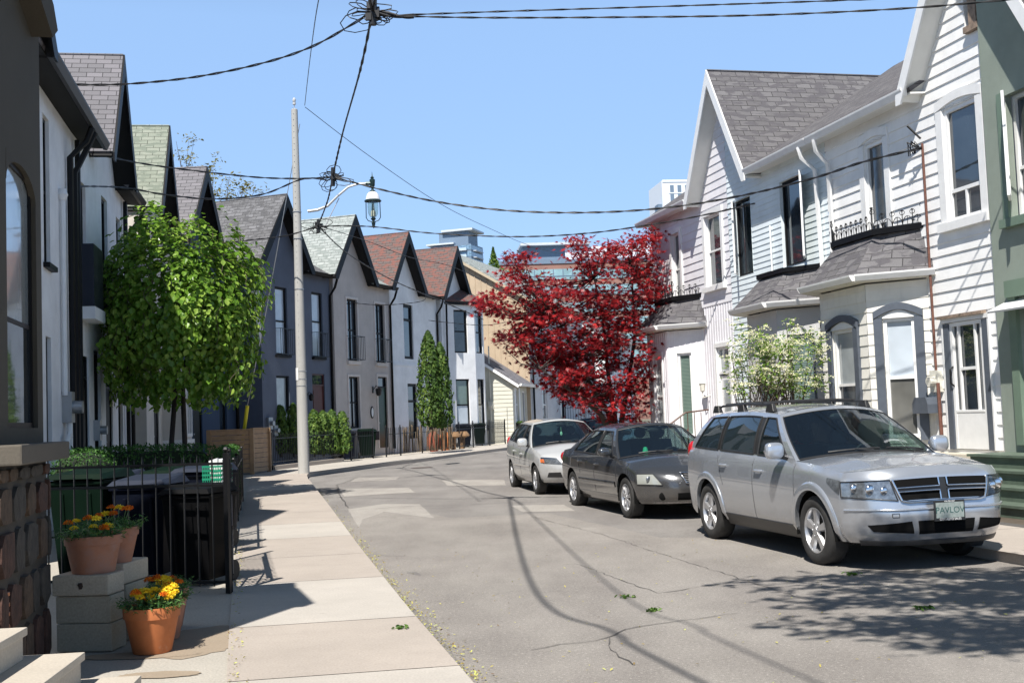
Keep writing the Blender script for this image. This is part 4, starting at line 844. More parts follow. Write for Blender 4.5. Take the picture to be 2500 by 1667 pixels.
def car(name,label,p,pm):
    root=empty(name,p['loc'],label,'car','cars parked along the right kerb',p['rz'])
    # build in world space through a local frame; children are stored relative to the root
    hwf=smooth_tab(p['hw']); zb=smooth_tab(p['belt']); prof=smooth_tab(p['prof']); zs0=p['sill']; xf,xr=p['xf'],p['xr']; xfc,xrc=p['xfc'],p['xrc']; wr=p['wr']; AR=p['arch']; wbx=(0,-p['wb'])
    crown=smooth_tab(p['crown']); pf=p.get('pf',3.2)
    def put(mb,nm,mats,par=root,**k):
        o=mb.build(nm,mats,None,**k); o.parent=par
        return o
    def zbot(x):
        z=zs0
        for a in wbx:
            q=AR*AR-(x-a)**2
            if q>0: z=max(z,wr+math.sqrt(q)*1.0)
        return z
    def sy(x,z): t=(z-zs0)/(zb(x)-zs0); return hwf(x)*prof(min(1,max(0,t)))
    xs=sorted(set([xrc+ (xfc-xrc)*i/110 for i in range(111)]+[a+AR*math.cos(math.pi*k/18) for a in wbx for k in range(19)]+[xrc,xfc])); xs=[x for x in xs if xrc-1e-6<=x<=xfc+1e-6]
    body=MB(); NS=14
    for sg in (-1,1):
        g=[]
        for x in xs:
            z0=zbot(x); z1=zb(x); row=[]
            for k in range(NS+1): z=z0+(z1-z0)*k/NS; row.append((x,sg*sy(x,z),z))
            g.append(row)
        body.grid(g,flip=(sg>0))
    NY=28; yn=[-1+2*j/NY for j in range(NY+1)]
    def front(y,t,off=0,end=1):
        xc=xfc if end==1 else xrc; tip=(smooth_tab(p['nose']) if end==1 else smooth_tab(p['tail']))(t)
        a=abs(y)**pf; x=xc+(tip-xc)*(1-a)
        ztop=zb(xc)+crown(xc)*(1-abs(y)**2.2); z=zs0+(ztop-zs0)*t
        yy=y*hwf(xc)*prof(t)
        if off:
            l=abs(tip-xc); nx=1; ny=pf*abs(y)**(pf-1)*l/hwf(xc)*(1 if y>0 else -1); q=math.hypot(nx,ny); x+=end*off*nx/q; yy+=off*ny/q
        return (x,yy,z)
    for end in (1,-1): body.grid([[front(y,k/NS,0,end) for y in yn] for k in range(NS+1)],flip=(end==1))
    # bonnet and boot deck
    cx=p['cowl']
    g=[]
    for i in range(15):
        r=i/14; xe=cx+(xfc-cx)*r; tip=smooth_tab(p['nose'])(1); row=[]
        for y in yn:
            a=abs(y)**pf; x=xe+(tip-xfc)*(1-a)*r**3+p['cowlcurve']*(1-y*y)*(1-r)
            row.append((x,y*hwf(xe)*prof(1),zb(xe)+crown(xe)*(1-abs(y)**2.2)+(.012*math.exp(-((abs(y)-.62)/.09)**2)*math.sin(math.pi*min(1,r*1.05)) if p.get('crease') else 0)))
        g.append(row)
    body.grid(g)
    rx=p['deck']; g=[]
    for i in range(9):
        r=i/8; xe=rx+(xrc-rx)*r; tip=smooth_tab(p['tail'])(1)
        g.append([(xe+(tip-xrc)*(1-abs(y)**pf)*r**3,y*hwf(xe)*prof(1),zb(xe)+crown(xe)*(1-abs(y)**2.2)) for y in yn])
    body.grid(g,flip=True)
    bo=put(body,'body',pm,smooth=32,weld=.002)
    # underside, wheel liners
    u=MB(); u.box(ID,xrc+.02,xfc-.02,-hwf(-1)*.80,hwf(-1)*.80,zs0-.02,zs0+.03)
    for a in wbx:
        for sg in (-1,1):
            yo,yi=sg*hwf(a)*.965,sg*(hwf(a)-.42); n=14; AA=AR-.004
            ring=[(a+AA*math.cos(math.pi*i/n),wr+AA*math.sin(math.pi*i/n)) for i in range(n+1)]; ring=[(a+AA,zs0)]+ring+[(a-AA,zs0)]
            u.grid([[(x,yo,z) for x,z in ring],[(x,yi,z) for x,z in ring]]); u.face([(x,yi,z) for x,z in ring])
    put(u,'underbody',under)
    for sg in (-1,1):
        if p.get('flare'):
            for a in wbx:
                q=MB(); n=26; g=[]
                for i in range(n+1):
                    an=math.pi*(i/n)*1.16-.08*math.pi; ca,sa=math.cos(an),math.sin(an); row=[]
                    for rr,oo in ((AR-.012,-.03),(AR-.008,.016),(AR+.05,.022),(AR+.075,.012),(AR+.085,-.006)):
                        x=a+rr*ca; z=wr+rr*sa; z=max(z,zs0-.0); xx=min(max(x,xrc+.01),xfc-.0); row.append((x if x<=xfc else x,sg*(sy(xx,min(max(z,zs0),zb(xx)-.02))+oo)-(sg*.16*max(0,x-xfc)**1.0 if x>xfc else 0),z))
                    g.append(row)
                q.grid(g,flip=sg<0); put(q,'wheel_arch',pm,bo,smooth=40)
        q=MB(); x0,x1=-p['wb']+AR+.03,-AR-.03; g=[]
        for i in range(13):
            x=x0+(x1-x0)*i/12; row=[]
            for z,o in ((zs0-.06,-.06),(zs0-.05,-.01),(zs0+.03,.012),(zs0+.09,.006),(zs0+.1,-.01)): row.append((x,sg*(sy(x,max(z,zs0))+o),z))
            g.append(row)
        q.grid(g); put(q,'sill',blkp if p.get('blacksill') else pm,bo,smooth=50)
    # greenhouse
    G=p['gh']; cols=G['cols']; zt=smooth_tab(G['top']); wt=smooth_tab(G['rw'])
    def side(c,v,sg,o=0):
        xb,xt=c[0],c[1]; x=xb+(xt-xb)*v; z0=zb(xb); z1=zt(xt); z=z0+(z1-z0)*v; y0=sy(xb,z0); y1=wt(xt)
        y=y0+(y1-y0)*v+.028*math.sin(math.pi*v)+o; return (x,sg*y,z)
    def cm(a,b,t): return (a[0]+(b[0]-a[0])*t,a[1]+(b[1]-a[1])*t)
    V0,V1=.03,.9
    for sg in (-1,1):
        pb=MB()
        for i in range(len(cols)-1):
            kind=cols[i][2]; a,b=cols[i],cols[i+1]
            rows=[0,V0,.2,.4,.6,.78,V1,1]
            for j in range(len(rows)-1):
                if kind in('w','p') and 0<j<len(rows)-2: continue
                pb.grid([[side(cm(a,b,t),v,sg) for v in (rows[j],rows[j+1])] for t in (0,.25,.5,.75,1)],flip=sg<0)
            if kind=='w' or kind=='p':
                q=MB(); e=.0
                q.grid([[side(cm(a,b,t),V0+(V1-V0)*v/6,sg,-.006) for v in range(7)] for t in (0,.25,.5,.75,1)],flip=sg<0)
                gm=blkp if kind=='p' else (glass_dk if cols[i][3] else glass_sd)
                if kind=='w':
                    w=put(q,'side_window',gm,smooth=40); q=MB(); r_=.011
                    loop=[side(cm(a,b,t),V0,sg,.002) for t in (0,.25,.5,.75,1)]+[side(b,V0+(V1-V0)*v/6,sg,.002) for v in range(1,7)]+[side(cm(a,b,1-t),V1,sg,.002) for t in (.25,.5,.75,1)]+[side(a,V0+(V1-V0)*(1-v/6),sg,.002) for v in range(1,7)]
                    q.tube(loop,r_,5,False); put(q,'window_seal',blkp,w)
                else: put(q,'pillar_cover',blkp,smooth=40)
        put(pb,'side_frame',pm,smooth=38)
    A0=cols[0]; Z=cols[-1]
    def ws(y,v,c,curve,o=0):
        e=side(c,v,1); return (e[0]+curve*(1-y*y)*(1-.35*v)+o,e[1]*y,e[2]+(p['gh']['rc']*(1-y*y)*v+ (crown(c[0])*(1-abs(y)**2.2))*(1-v)))
    for c,cu,nm,gm in ((A0,p['wscurve'],'windscreen',glass_ws),(Z,-p.get('rwcurve',.12),'rear_window',glass_dk if p.get('dkrear') else glass_sd)):
        yy=[-1+2*j/20 for j in range(21)]; fb=MB(); 
        Y=[-1,-.955]+[-.9+.1*k for k in range(19)]+[.955,1]
        vv=[0,.02]+[.02+.9*k/8 for k in range(1,9)]+[1]
        q=MB(); q.grid([[ws(y,v,c,cu) for y in Y[1:-1]] for v in vv[1:-1]]); w=put(q,nm,gm,smooth=60)
        fb.grid([[ws(y,v,c,cu) for y in Y[:2]] for v in vv]); fb.grid([[ws(y,v,c,cu) for y in Y[-2:]] for v in vv]); fb.grid([[ws(y,v,c,cu) for y in Y[1:-1]] for v in vv[-2:]]); put(fb,'screen_frame',pm,smooth=40)
        q=MB(); q.grid([[ws(y,v,c,cu,.001) for y in Y[1:-1]] for v in (0,.035)]); lp=[ws(y,.92,c,cu,.002) for y in Y[1:-1]]; q.tube([ws(-.955,v,c,cu,.002) for v in vv[1:-1]],.008,5); q.tube([ws(.955,v,c,cu,.002) for v in vv[1:-1]],.008,5); q.tube(lp,.007,5); put(q,'screen_seal',blkp,w)
        if nm=='windscreen':
            for (y0,y1,yb) in p.get('wipers',((.15,.75,.7),(-.62,.05,.0))):
                q=MB(); q.tube([tuple(a+b for a,b in zip(ws(y0+(y1-y0)*k/6,.05+.0*k,c,cu),(.02,0,.012))) for k in range(7)],.011,5); a_=ws(yb,.0,c,cu); b_=ws((y0+y1)/2,.05,c,cu); q.tube([(a_[0]+.05,a_[1],a_[2]+.01),(b_[0]+.03,b_[1],b_[2]+.02)],.008,5); put(q,'wiper',blkp)
    # roof
    g=[]; xa,xz=A0[1],Z[1]
    for i in range(25):
        r=i/24; row=[]
        for y in yn:
            xe=xa+(xz-xa)*r; x=xe+(p['wscurve']*.65*(1-y*y)*(1-r)**4-(p.get('rwcurve',.12))*.65*(1-y*y)*r**4)
            row.append((x,y*wt(xe),zt(xe)+p['gh']['rc']*(1-abs(y)**2.4)))
        g.append(row)
    q=MB(); q.grid(g,flip=True); put(q,'roof',pm,smooth=50,weld=.001)
    # interior
    q=MB(); hi=hwf(-1)*.8; q.box(ID,cx-.55,cx+.05,-hi,hi,.75,zb(cx)-.03); q.box(ID,xrc+.2,cx,-hi*1.05,hi*1.05,.3,.42); put(q,'dashboard',blkp,bevel=.03)
    for xs_ in p['seats']:
        for y in (-.38,.38):
            q=MB(); q.box(Loc((xs_,y,0)),-.25,.25,-.24,.24,.42,.66); q.hexa([(xs_-.3,y-.23,.6),(xs_-.15,y-.23,.6),(xs_-.15,y+.23,.6),(xs_-.3,y+.23,.6),(xs_-.46,y-.2,1.16),(xs_-.34,y-.2,1.16),(xs_-.34,y+.2,1.16),(xs_-.46,y+.2,1.16)]); q.ball((xs_-.42,y,1.26),.12,10,6,(.5,1,.8)); put(q,'seat',seatm,bevel=.03)
    q=MB(); n=20; c0=(cx-.62,.36,zb(cx)-.03); q.tube([(c0[0]-.09*math.sin(2*math.pi*i/n),c0[1]+.185*math.cos(2*math.pi*i/n),c0[2]+.165*math.sin(2*math.pi*i/n)) for i in range(n+1)],.014,6,False); q.tube([c0,(c0[0]+.2,c0[1],c0[2]-.1)],.03); q.tube([(c0[0],c0[1]-.18,c0[2]),(c0[0],c0[1]+.18,c0[2])],.016); put(q,'steering_wheel',blkp)
    q=MB(); a_=ws(0,.86,A0,p['wscurve']); q.ball((a_[0]-.08,0,a_[2]-.05),.11,10,6,(.25,1,.4)); put(q,'rear_view_mirror',blkp)
    # door seams and handles
    def sx(x,z,sg,o=.002): return (x,sg*(sy(x,z)+o),z)
    for sg in (-1,1):
        q=MB()
        for (xa_,za,xb_,zb_) in p['seams']:
            q.tube([sx(xa_+(xb_-xa_)*k/10,za+(zb_-za)*k/10,sg,-.001) for k in range(11)],.0045,4)
        put(q,'door_seam',seam,bo)
        for hx,hz in p['handles']:
            q=MB(); q.tube([sx(hx-.1,hz,sg,.0),sx(hx-.085,hz,sg,.03),sx(hx+.07,hz,sg,.03),sx(hx+.09,hz,sg,.0)],.014,8); o=put(q,'door_handle',p.get('hm',pm),bo,smooth=50); q=MB(); q.ball(sx(hx,hz-.005,sg,-.012),.05,12,6,(1.1,.3,.6)); put(q,'handle_recess',seam if 0 else pm,o)
        if p.get('mould'):
            q=MB(); m0=p['mould']; g=[]
            for k in range(15):
                x=-p['wb']+AR+.06+(p['wb']-2*AR-.12)*k/14; g.append([sx(x,m0[0]-m0[1],sg,.0),sx(x,m0[0]-m0[1]*.7,sg,m0[2]),sx(x,m0[0]+m0[1]*.7,sg,m0[2]),sx(x,m0[0]+m0[1],sg,.0)])
            q.grid(g,flip=sg<0); put(q,'side_moulding',pm,bo,smooth=45)
        mx=p['mirror']; q=MB(); b0=side((A0[0]-.14,A0[1]-.1),.1,1)
        yb=b0[1]; q.tube([(mx,sg*(yb-.03),b0[2]-.03),(mx+.02,sg*(yb+.07),b0[2]-.005)],[.035,.03],8); ar=put(q,'mirror_arm',blkp)
        q=MB(); q.ball((mx+.03,sg*(yb+.165),b0[2]+.06),.125,16,10,p.get('msh',(.6,.95,.75))); 
        # square the housing a little
        C_=(mx+.03,sg*(yb+.165),b0[2]+.06); q.v=[tuple(C_[k]+math.copysign(abs((v[k]-C_[k])/(.125*m_))**.62,v[k]-C_[k])*.125*m_*.86 for k,m_ in enumerate(p.get('msh',(.6,.95,.75)))) for v in q.v]; mo=put(q,'wing_mirror',p.get('mm',pm),smooth=70)
        ar.parent=mo; q=MB(); q.ball((mx-.035,sg*(yb+.165),b0[2]+.06),.1,14,8,(.25,.95,.75)); put(q,'mirror_glass',chrome,mo)
    LOCAL[0]=True
    for sg in (-1,1):
        for a in wbx: wheel_parent=root; wheel(wheel_parent,a,sg,wr,p['tw'],sg*(hwf(a)*prof(.3)-.012),p['spk'],p['rimstyle'])
    LOCAL[0]=False
    return root,put,front,sy,side,ws,bo
def panel(mb,front,c,off=.006,nu=14,nv=8,end=1):   # bilinear patch between (y,t) corners on the nose
    mb.grid([[front(*( (c[0][k]*(1-u)+c[1][k]*u)*(1-v)+(c[3][k]*(1-u)+c[2][k]*u)*v for k in (0,1)),off,end) for u in [i/nu for i in range(nu+1)]] for v in [j/nv for j in range(nv+1)]])
def pline(mb,front,pts,r,off=.01,n=8,end=1,seg=6):
    P=[]
    for a,b in zip(pts,pts[1:]):
        for i in range(seg): P.append(front(a[0]+(b[0]-a[0])*i/seg,a[1]+(b[1]-a[1])*i/seg,off,end))
    P.append(front(*pts[-1],off,end)); mb.tube(P,r,n)
def place(px_f,px_r,wb,hw,wr):   # from tyre contact pixels of the near side wheels -> location of front axle centre and heading
    a=gp(*px_f,0); b=gp(*px_r,0); dx,dy=a[0]-b[0],a[1]-b[1]; l=math.hypot(dx,dy); ux,uy=dx/l,dy/l
    m=((a[0]+b[0])/2,(a[1]+b[1])/2); f=(m[0]+ux*wb/2,m[1]+uy*wb/2)
    n=(-uy,ux); # left side of the car faces the picture's left: centre lies on the other side
    s=-1 if True else 1
    return f,(ux,uy),l
silver=paint('silver_metallic_paint',(.50,.53,.575),.65,.24); gun=paint('gunmetal_paint',(.075,.08,.088),.6,.25); silver2=paint('pale_silver_paint',(.62,.63,.63),.4,.28); bluep=paint('blue_grey_paint',(.09,.13,.18),.5,.3)
def locate(px_f,px_r,wb,hw,hd=None):
    f,u,l=place(px_f,px_r,wb,hw,0)
    if hd is not None: u=(math.sin(R(hd)),-math.cos(R(hd)));
    n=(-u[1],u[0])       # left of travel direction = +y local
    # near side in picture is the car's right or left? travel is towards the camera, so picture-left is the car's right (-y)
    c=(f[0]+n[0]*hw,f[1]+n[1]*hw); return (c[0],c[1],gz(c[1])),math.atan2(u[1],u[0])
cy_=dict(prof=[(0,.885),(.12,.955),(.35,.985),(.6,1.0),(.85,.985),(1,.93)],wscurve=.2)
# SUV -----------------------------------------------------------------
loc,rz=locate((2010,1383),(1722,1312),2.89,.90)
suv=dict(cy_,loc=loc,rz=rz,wb=2.89,wr=.357,arch=.425,sill=.28,xf=.97,xr=-3.93,xfc=.58,xrc=-3.6,tw=.22,spk=5,rimstyle='broad',flare=1,blacksill=1,crease=1,
 hw=[(-4,.84),(-3.6,.885),(-2.9,.915),(-1.4,.92),(0,.92),(.58,.895),(.9,.84)],belt=[(-4,1.17),(-3.4,1.15),(-1.2,1.085),(-.35,1.055),(.1,1.03),(.5,.97)],
 nose=[(0,.93),(.2,1.01),(.42,1.02),(.5,1.0),(.8,.96),(.93,.93),(1,.87)],tail=[(0,-3.8),(.15,-3.93),(.4,-3.93),(.6,-3.9),(.85,-3.87),(1,-3.85)],crown=[(-4,.03),(-.35,.075),(.2,.085),(.5,.05)],pf=4.2,
 cowl=-.38,cowlcurve=.16,deck=-3.45,gh=dict(cols=[(-.42,-1.22,'b'),(-.60,-1.30,'w',0),(-1.40,-1.46,'p'),(-1.52,-1.60,'w',1),(-2.52,-2.50,'p'),(-2.60,-2.58,'w',1),(-3.42,-3.10,'b'),(-3.62,-3.34,'b')],top=[(-3.4,1.545),(-3.0,1.585),(-2,1.605),(-1.22,1.565)],rw=[(-3.4,.62),(-2.2,.665),(-1.2,.64)],rc=.075),
 seats=(-1.35,-2.25),seams=[(-.38,.5,-.40,1.03),(-1.46,.36,-1.46,1.06),(-2.35,.72,-2.55,1.08),(-.38,.36,-1.46,.36),(-1.46,.36,-2.2,.36)],handles=[(-1.28,.93),(-2.32,.965)],mirror=-.66,msh=(.55,1.0,.85),dkrear=1,hm=silver)
sy_=lambda x,z,sg,o:(x,sg*(sy(x,z)+o),z)
root,put,front,sy,side,ws,bo=car('parked_suv','large silver SUV with roof rails, nearest of the parked cars',suv,silver)
q=MB(); c=[(-.50,.575),(.50,.575),(.58,.85),(-.58,.85)]; panel(q,front,c,.004,24,8); gr=put(q,'grille',under)
q=MB(); pline(q,front,[(-.50,.575),(-.42,.55),(.42,.55),(.50,.575),(.58,.855)],.012,.018); pline(q,front,[(-.50,.575),(-.58,.855)],.012,.018)
for s in (-1,1):
    pline(q,front,[(s*.555,.742),(s*.05,.742),(s*.05,.85)],.009,.02); pline(q,front,[(s*.535,.69),(s*.05,.69),(s*.05,.565)],.009,.02)
put(q,'grille_trim',chrome,gr,smooth=50); q=MB(); panel(q,front,[(-.04,.575),(.04,.575),(.04,.85),(-.04,.85)],.010,2,6); panel(q,front,[(-.54,.70),(-.04,.70),(-.04,.732),(-.55,.732)],.010,8,2); panel(q,front,[(.04,.70),(.54,.70),(.55,.732),(.04,.732)],.010,8,2); put(q,'grille_cross',blkp,gr)
for s in (-1,1):
    q=MB(); q.grid([[sy_(x,z,s,.004) for z in [z0+(z1-z0)*j/5 for j in range(6)]] for x,z0,z1 in ((.575,.755,.895),(.5,.785,.90),(.42,.82,.91),(.33,.87,.915))]); put(q,'headlight_side',amber if 0 else lampc,bo,smooth=50)
    q=MB(); panel(q,front,[(s*.54,.58),(s*.985,.66),(s*.995,.86),(s*.61,.85)] ,.003,12,6); hl=put(q,'headlight',blkp if 0 else lampc,smooth=50)
    q=MB(); panel(q,front,[(s*.55,.585),(s*.98,.665),(s*.99,.855),(s*.615,.845)],.016,14,6); put(q,'lens',lensm,hl,smooth=60)
    for yy,tt,r_ in ((.66,.715,.045),(.78,.74,.055),(.90,.77,.045)):
        q=MB(); c_=front(s*yy,tt,.004); q.ball(c_,r_,12,8,(.35,1,1)); put(q,'reflector',chrome,hl,smooth=60)
    q=MB(); pline(q,front,[(s*.535,.575),(s*.99,.655),(s*1.0,.87),(s*.60,.855),(s*.535,.575)],.006,.008); put(q,'lamp_surround',blkp,hl)
    q=MB(); panel(q,front,[(s*.40,.135),(s*.80,.17),(s*.84,.26),(s*.42,.30)],.004); put(q,'air_intake',under)
q=MB(); panel(q,front,[(-.34,.12),(.34,.12),(.35,.30),(-.35,.30)],.004,10,4); put(q,'air_intake',under)
q=MB(); g=[[front(y,t,o) for y in [-.93+1.86*j/30 for j in range(31)]] for t,o in ((.0,-.06),(-.03,-.03),(-.03,.005),(.02,.014),(.04,.004),(.045,-.01))]; q.grid(g); put(q,'front_lip',blkp,smooth=50)
q=MB(); pline(q,front,[(-.98,.47),(-.5,.45),(.5,.45),(.98,.47)],.012,.004); put(q,'bumper_crease',silver,bo,smooth=60)
q=MB(); pline(q,front,[(-.62,.36),(-.55,.36),(-.55,.41),(-.62,.41),(-.62,.36)],.003,.002); put(q,'tow_cover_seam',seam,bo)
q=MB(); a=front(0,.42,.05); q.box(Loc(a),-.012,.006,-.165,.165,-.10,.10); pl=put(q,'number_plate_frame',blkp,bevel=.004); q=MB(); q.box(Loc(a),.006,.009,-.15,.15,-.07,.078); pp=put(q,'number_plate',plain('plate_face',(.27,.31,.29),.4,var=.25,vs=30),pl)
for body_,sz,dz,mt in (('PAVLOV',.085,.002,plain('plate_lettering',(.04,.10,.09),.5,var=0)),('CITY AUTO SALES',.029,-.084,white),('416-762-1227',.02,.089,white)):
    o=text('plate_lettering',body_,sz,mt,pl,(a[0]+.0095,0,a[2]+dz),(R(90),0,R(90)))
for s in (-1,1):
    q=MB(); q.tube([(x,s*(.60-.02*(abs(x+2.3)/1)**2),z) for x,z in ((-1.45,1.625),(-1.6,1.685),(-2.3,1.70),(-3.0,1.685),(-3.25,1.64))],.016,8); 
    for x in (-1.52,-2.35,-3.15): q.hexa([(x-.11,s*.57,1.60),(x+.11,s*.57,1.60),(x+.11,s*.63,1.60),(x-.11,s*.63,1.60),(x-.07,s*.58,1.695),(x+.06,s*.58,1.695),(x+.06,s*.62,1.695),(x-.07,s*.62,1.695)])
    put(q,'roof_rail',blkp,bevel=.006)
    q=MB(); q.ball((-3.64,s*.785,1.10),.11,12,8,(1.0,.6,1.25)); put(q,'tail_light',redl,smooth=60)
for x in (-1.75,-2.85):
    q=MB(); q.tube([(x,-.6,1.70),(x,-.3,1.715),(x,.3,1.715),(x,.6,1.70)],.018,6); put(q,'roof_bar',blkp,smooth=60)
for y in (-.3,.3):
    q=MB(); q.ball((.02,y,1.115),.014,8,5); put(q,'washer_jet',blkp)
# dark saloon ---------------------------------------------------------
loc,rz=locate((1525,1264),(1400,1234),2.8,.88)
sed=dict(cy_,loc=loc,rz=rz,wb=2.8,wr=.318,arch=.375,sill=.24,xf=.95,xr=-3.92,xfc=.42,xrc=-3.5,tw=.2,spk=7,rimstyle='twin',
 hw=[(-3.9,.78),(-3.4,.85),(-2.8,.885),(-1.4,.895),(0,.89),(.42,.85),(.9,.77)],belt=[(-4,.99),(-3.3,.985),(-1.2,.93),(-.35,.895),(.1,.85),(.42,.76)],
 nose=[(0,.80),(.18,.92),(.4,.95),(.6,.93),(.8,.86),(1,.66)],tail=[(0,-3.8),(.3,-3.92),(.7,-3.9),(1,-3.82)],crown=[(-4,.06),(-3.2,.05),(-.4,.075),(.1,.09),(.42,.04)],pf=2.7,
 cowl=-.34,cowlcurve=.22,deck=-3.1,gh=dict(cols=[(-.40,-1.12,'b'),(-.60,-1.22,'w',0),(-1.42,-1.50,'p'),(-1.50,-1.58,'w',0),(-2.75,-2.42,'b'),(-3.15,-2.55,'b')],top=[(-2.6,1.32),(-2.0,1.385),(-1.12,1.37)],rw=[(-2.6,.54),(-1.9,.60),(-1.1,.575)],rc=.075),
 seats=(-1.3,-2.2),seams=[(-.34,.42,-.36,.87),(-1.47,.3,-1.46,.91),(-2.25,.62,-2.45,.94),(-.34,.3,-2.1,.3)],handles=[(-1.28,.80),(-2.22,.83)],mirror=-.60,msh=(.6,1.05,.6),mould=(.50,.05,.012),rwcurve=.25)
root,put,front,sy,side,ws,bo=car('parked_sedan','dark grey sedan with clouded headlights parked between two silver cars',sed,gun)
q=MB(); panel(q,front,[(-.26,.56),(.26,.56),(.34,.83),(-.34,.83)],.004,12,6); gr=put(q,'grille',under)
q=MB(); pline(q,front,[(-.26,.56),(.26,.56),(.34,.83),(-.34,.83),(-.26,.56)],.014,.018); put(q,'grille_frame',chrome,gr,smooth=60); q=MB()
for k in range(5): pline(q,front,[(-.28,.61+.045*k),(.28,.61+.045*k)],.005,.012)
put(q,'grille_bars',alloy,gr)
for s in (-1,1):
    q=MB(); panel(q,front,[(s*.64,.53),(s*.97,.57),(s*.985,.87),(s*.76,.84)],.010,12,6); hl=put(q,'headlight',lamph,smooth=60); q=MB(); q.ball(front(s*.82,.70,.006),.05,12,8,(.3,1,1)); put(q,'reflector',lampc,hl,smooth=60); q=MB(); pline(q,front,[(s*.64,.53),(s*.97,.57),(s*.985,.87),(s*.76,.84),(s*.64,.53)],.005,.011); put(q,'lamp_surround',blkp,hl)
    q=MB(); panel(q,front,[(s*.40,.5),(s*.47,.50),(s*.60,.84),(s*.44,.84)],.003); put(q,'grille_side_panel',gun,bo)
    q=MB(); c_=front(s*.66,.22,.002); q.ball(c_,.06,14,8,(.3,1,1)); put(q,'fog_light',under,smooth=60)
    q=MB(); q.ball((-3.66,s*.74,.86),.12,10,8,(.9,.6,.8)); put(q,'tail_light',redl,smooth=60)
q=MB(); panel(q,front,[(-.42,.10),(.42,.10),(.42,.30),(-.42,.30)],.004,10,3); put(q,'air_intake',under)
q=MB(); panel(q,front,[(-.85,.01),(-.15,.01),(-.2,.065),(-.8,.06)],.004,16,3); put(q,'bumper_scrape',plain('scraped_paint',(.35,.33,.31),.8,var=.6,vs=30),bo)
q=MB(); c_=(-2.62,-.05,1.02); q.ball(c_,.12,14,10,(.8,1,.9)); put(q,'parcel_shelf_ball',plain('orange_plush',(.6,.2,.07),.9,var=.2)); q=MB(); q.lathe((-.55,-.3,.97),[(.05,0),(.045,.03),(.03,.09),(.001,.1)],10); put(q,'dashboard_cone',plain('green_plastic',(.05,.5,.25),.4,var=0))
# silver hatchback ----------------------------------------------------
loc,rz=locate((1308,1207),(1247,1188),2.6,.83)
hat=dict(cy_,loc=loc,rz=rz,wb=2.6,wr=.302,arch=.355,sill=.25,xf=.85,xr=-3.45,xfc=.36,xrc=-3.15,tw=.19,spk=7,rimstyle='twin',
 hw=[(-3.4,.74),(-3.1,.81),(-2.6,.838),(-1.3,.848),(0,.84),(.36,.80),(.8,.72)],belt=[(-3.4,1.08),(-2.9,1.07),(-1.2,.97),(-.4,.93),(.0,.90),(.36,.80)],
 nose=[(0,.72),(.2,.82),(.4,.85),(.6,.82),(.8,.74),(1,.56)],tail=[(0,-3.3),(.3,-3.44),(.7,-3.42),(1,-3.36)],crown=[(-4,.03),(-.5,.08),(.0,.11),(.36,.05)],pf=2.6,
 cowl=-.42,cowlcurve=.24,deck=-3.05,gh=dict(cols=[(-.46,-1.22,'b'),(-.66,-1.30,'w',0),(-1.36,-1.42,'p'),(-1.44,-1.50,'w',0),(-2.22,-2.18,'p'),(-2.28,-2.24,'w',0),(-2.85,-2.66,'b'),(-3.18,-2.88,'b')],top=[(-2.9,1.42),(-2.2,1.465),(-1.22,1.44)],rw=[(-2.9,.52),(-2,.58),(-1.2,.56)],rc=.07),
 seats=(-1.3,-2.1),seams=[(-.40,.42,-.42,.91),(-1.40,.3,-1.40,.95),(-2.05,.62,-2.25,1.0),(-.4,.3,-1.95,.3)],handles=[(-1.22,.80),(-2.05,.85)],mirror=-.64,msh=(.6,1.0,.85),mould=(.56,.025,.008),rwcurve=.12)
root,put,front,sy,side,ws,bo=car('parked_hatchback','small pale silver hatchback with amber indicators behind the dark sedan',hat,silver2)
q=MB(); panel(q,front,[(-.30,.63),(.30,.63),(.36,.80),(-.36,.80)],.004,10,4); gr=put(q,'grille',under); q=MB()
for k in range(4): pline(q,front,[(-.32,.65+.045*k),(.32,.65+.045*k)],.006,.012)
put(q,'grille_bars',chrome,gr)
for s in (-1,1):
    q=MB(); panel(q,front,[(s*.46,.60),(s*.92,.70),(s*.985,.93),(s*.62,.84)],.008,12,6); hl=put(q,'headlight',lampc,smooth=60)
    q=MB(); panel(q,front,[(s*.88,.71),(s*.965,.745),(s*.975,.86),(s*.90,.85)],.014,4,4); put(q,'indicator',amber,hl); q=MB(); panel(q,front,[(s*.46,.60),(s*.92,.70),(s*.985,.93),(s*.62,.84)],.018,12,6); put(q,'lens',lensm,hl,smooth=60)
    q=MB(); panel(q,front,[(s*.52,.18),(s*.86,.20),(s*.82,.36),(s*.56,.36)],.004,6,4); put(q,'fog_light_recess',blkp)
    q=MB(); q.ball((-3.2,s*.715,1.0),.11,10,8,(.8,.6,1.3)); put(q,'tail_light',redl,smooth=60)
q=MB(); panel(q,front,[(-.42,.14),(.42,.14),(.42,.36),(-.42,.36)],.004,10,3); put(q,'air_intake',under)
q=MB(); q.ball((-.98,0,1.2),.028,8,6,(.4,1,1.6)); q.tube([(-.98,0,1.23),(-1.0,0,1.34)],.003,4); put(q,'hanging_air_freshener',plain('pale_green_card',(.4,.75,.5),.6,var=0))
# fourth car, half hidden
c4=gp(1400,1170,0)
fx=dict(sed); fx.update(loc=(1.95,31.6,gz(31)),rz=R(-104),rimstyle='plain',spk=5)
root,put,front,sy,side,ws,bo=car('parked_sedan','blue grey sedan showing only its roof behind the silver hatchback',fx,bluep)
for s in (-1,1): q=MB(); panel(q,front,[(s*.5,.58),(s*.93,.62),(s*.96,.85),(s*.60,.80)],.008,8,4); put(q,'headlight',lampc,smooth=60)
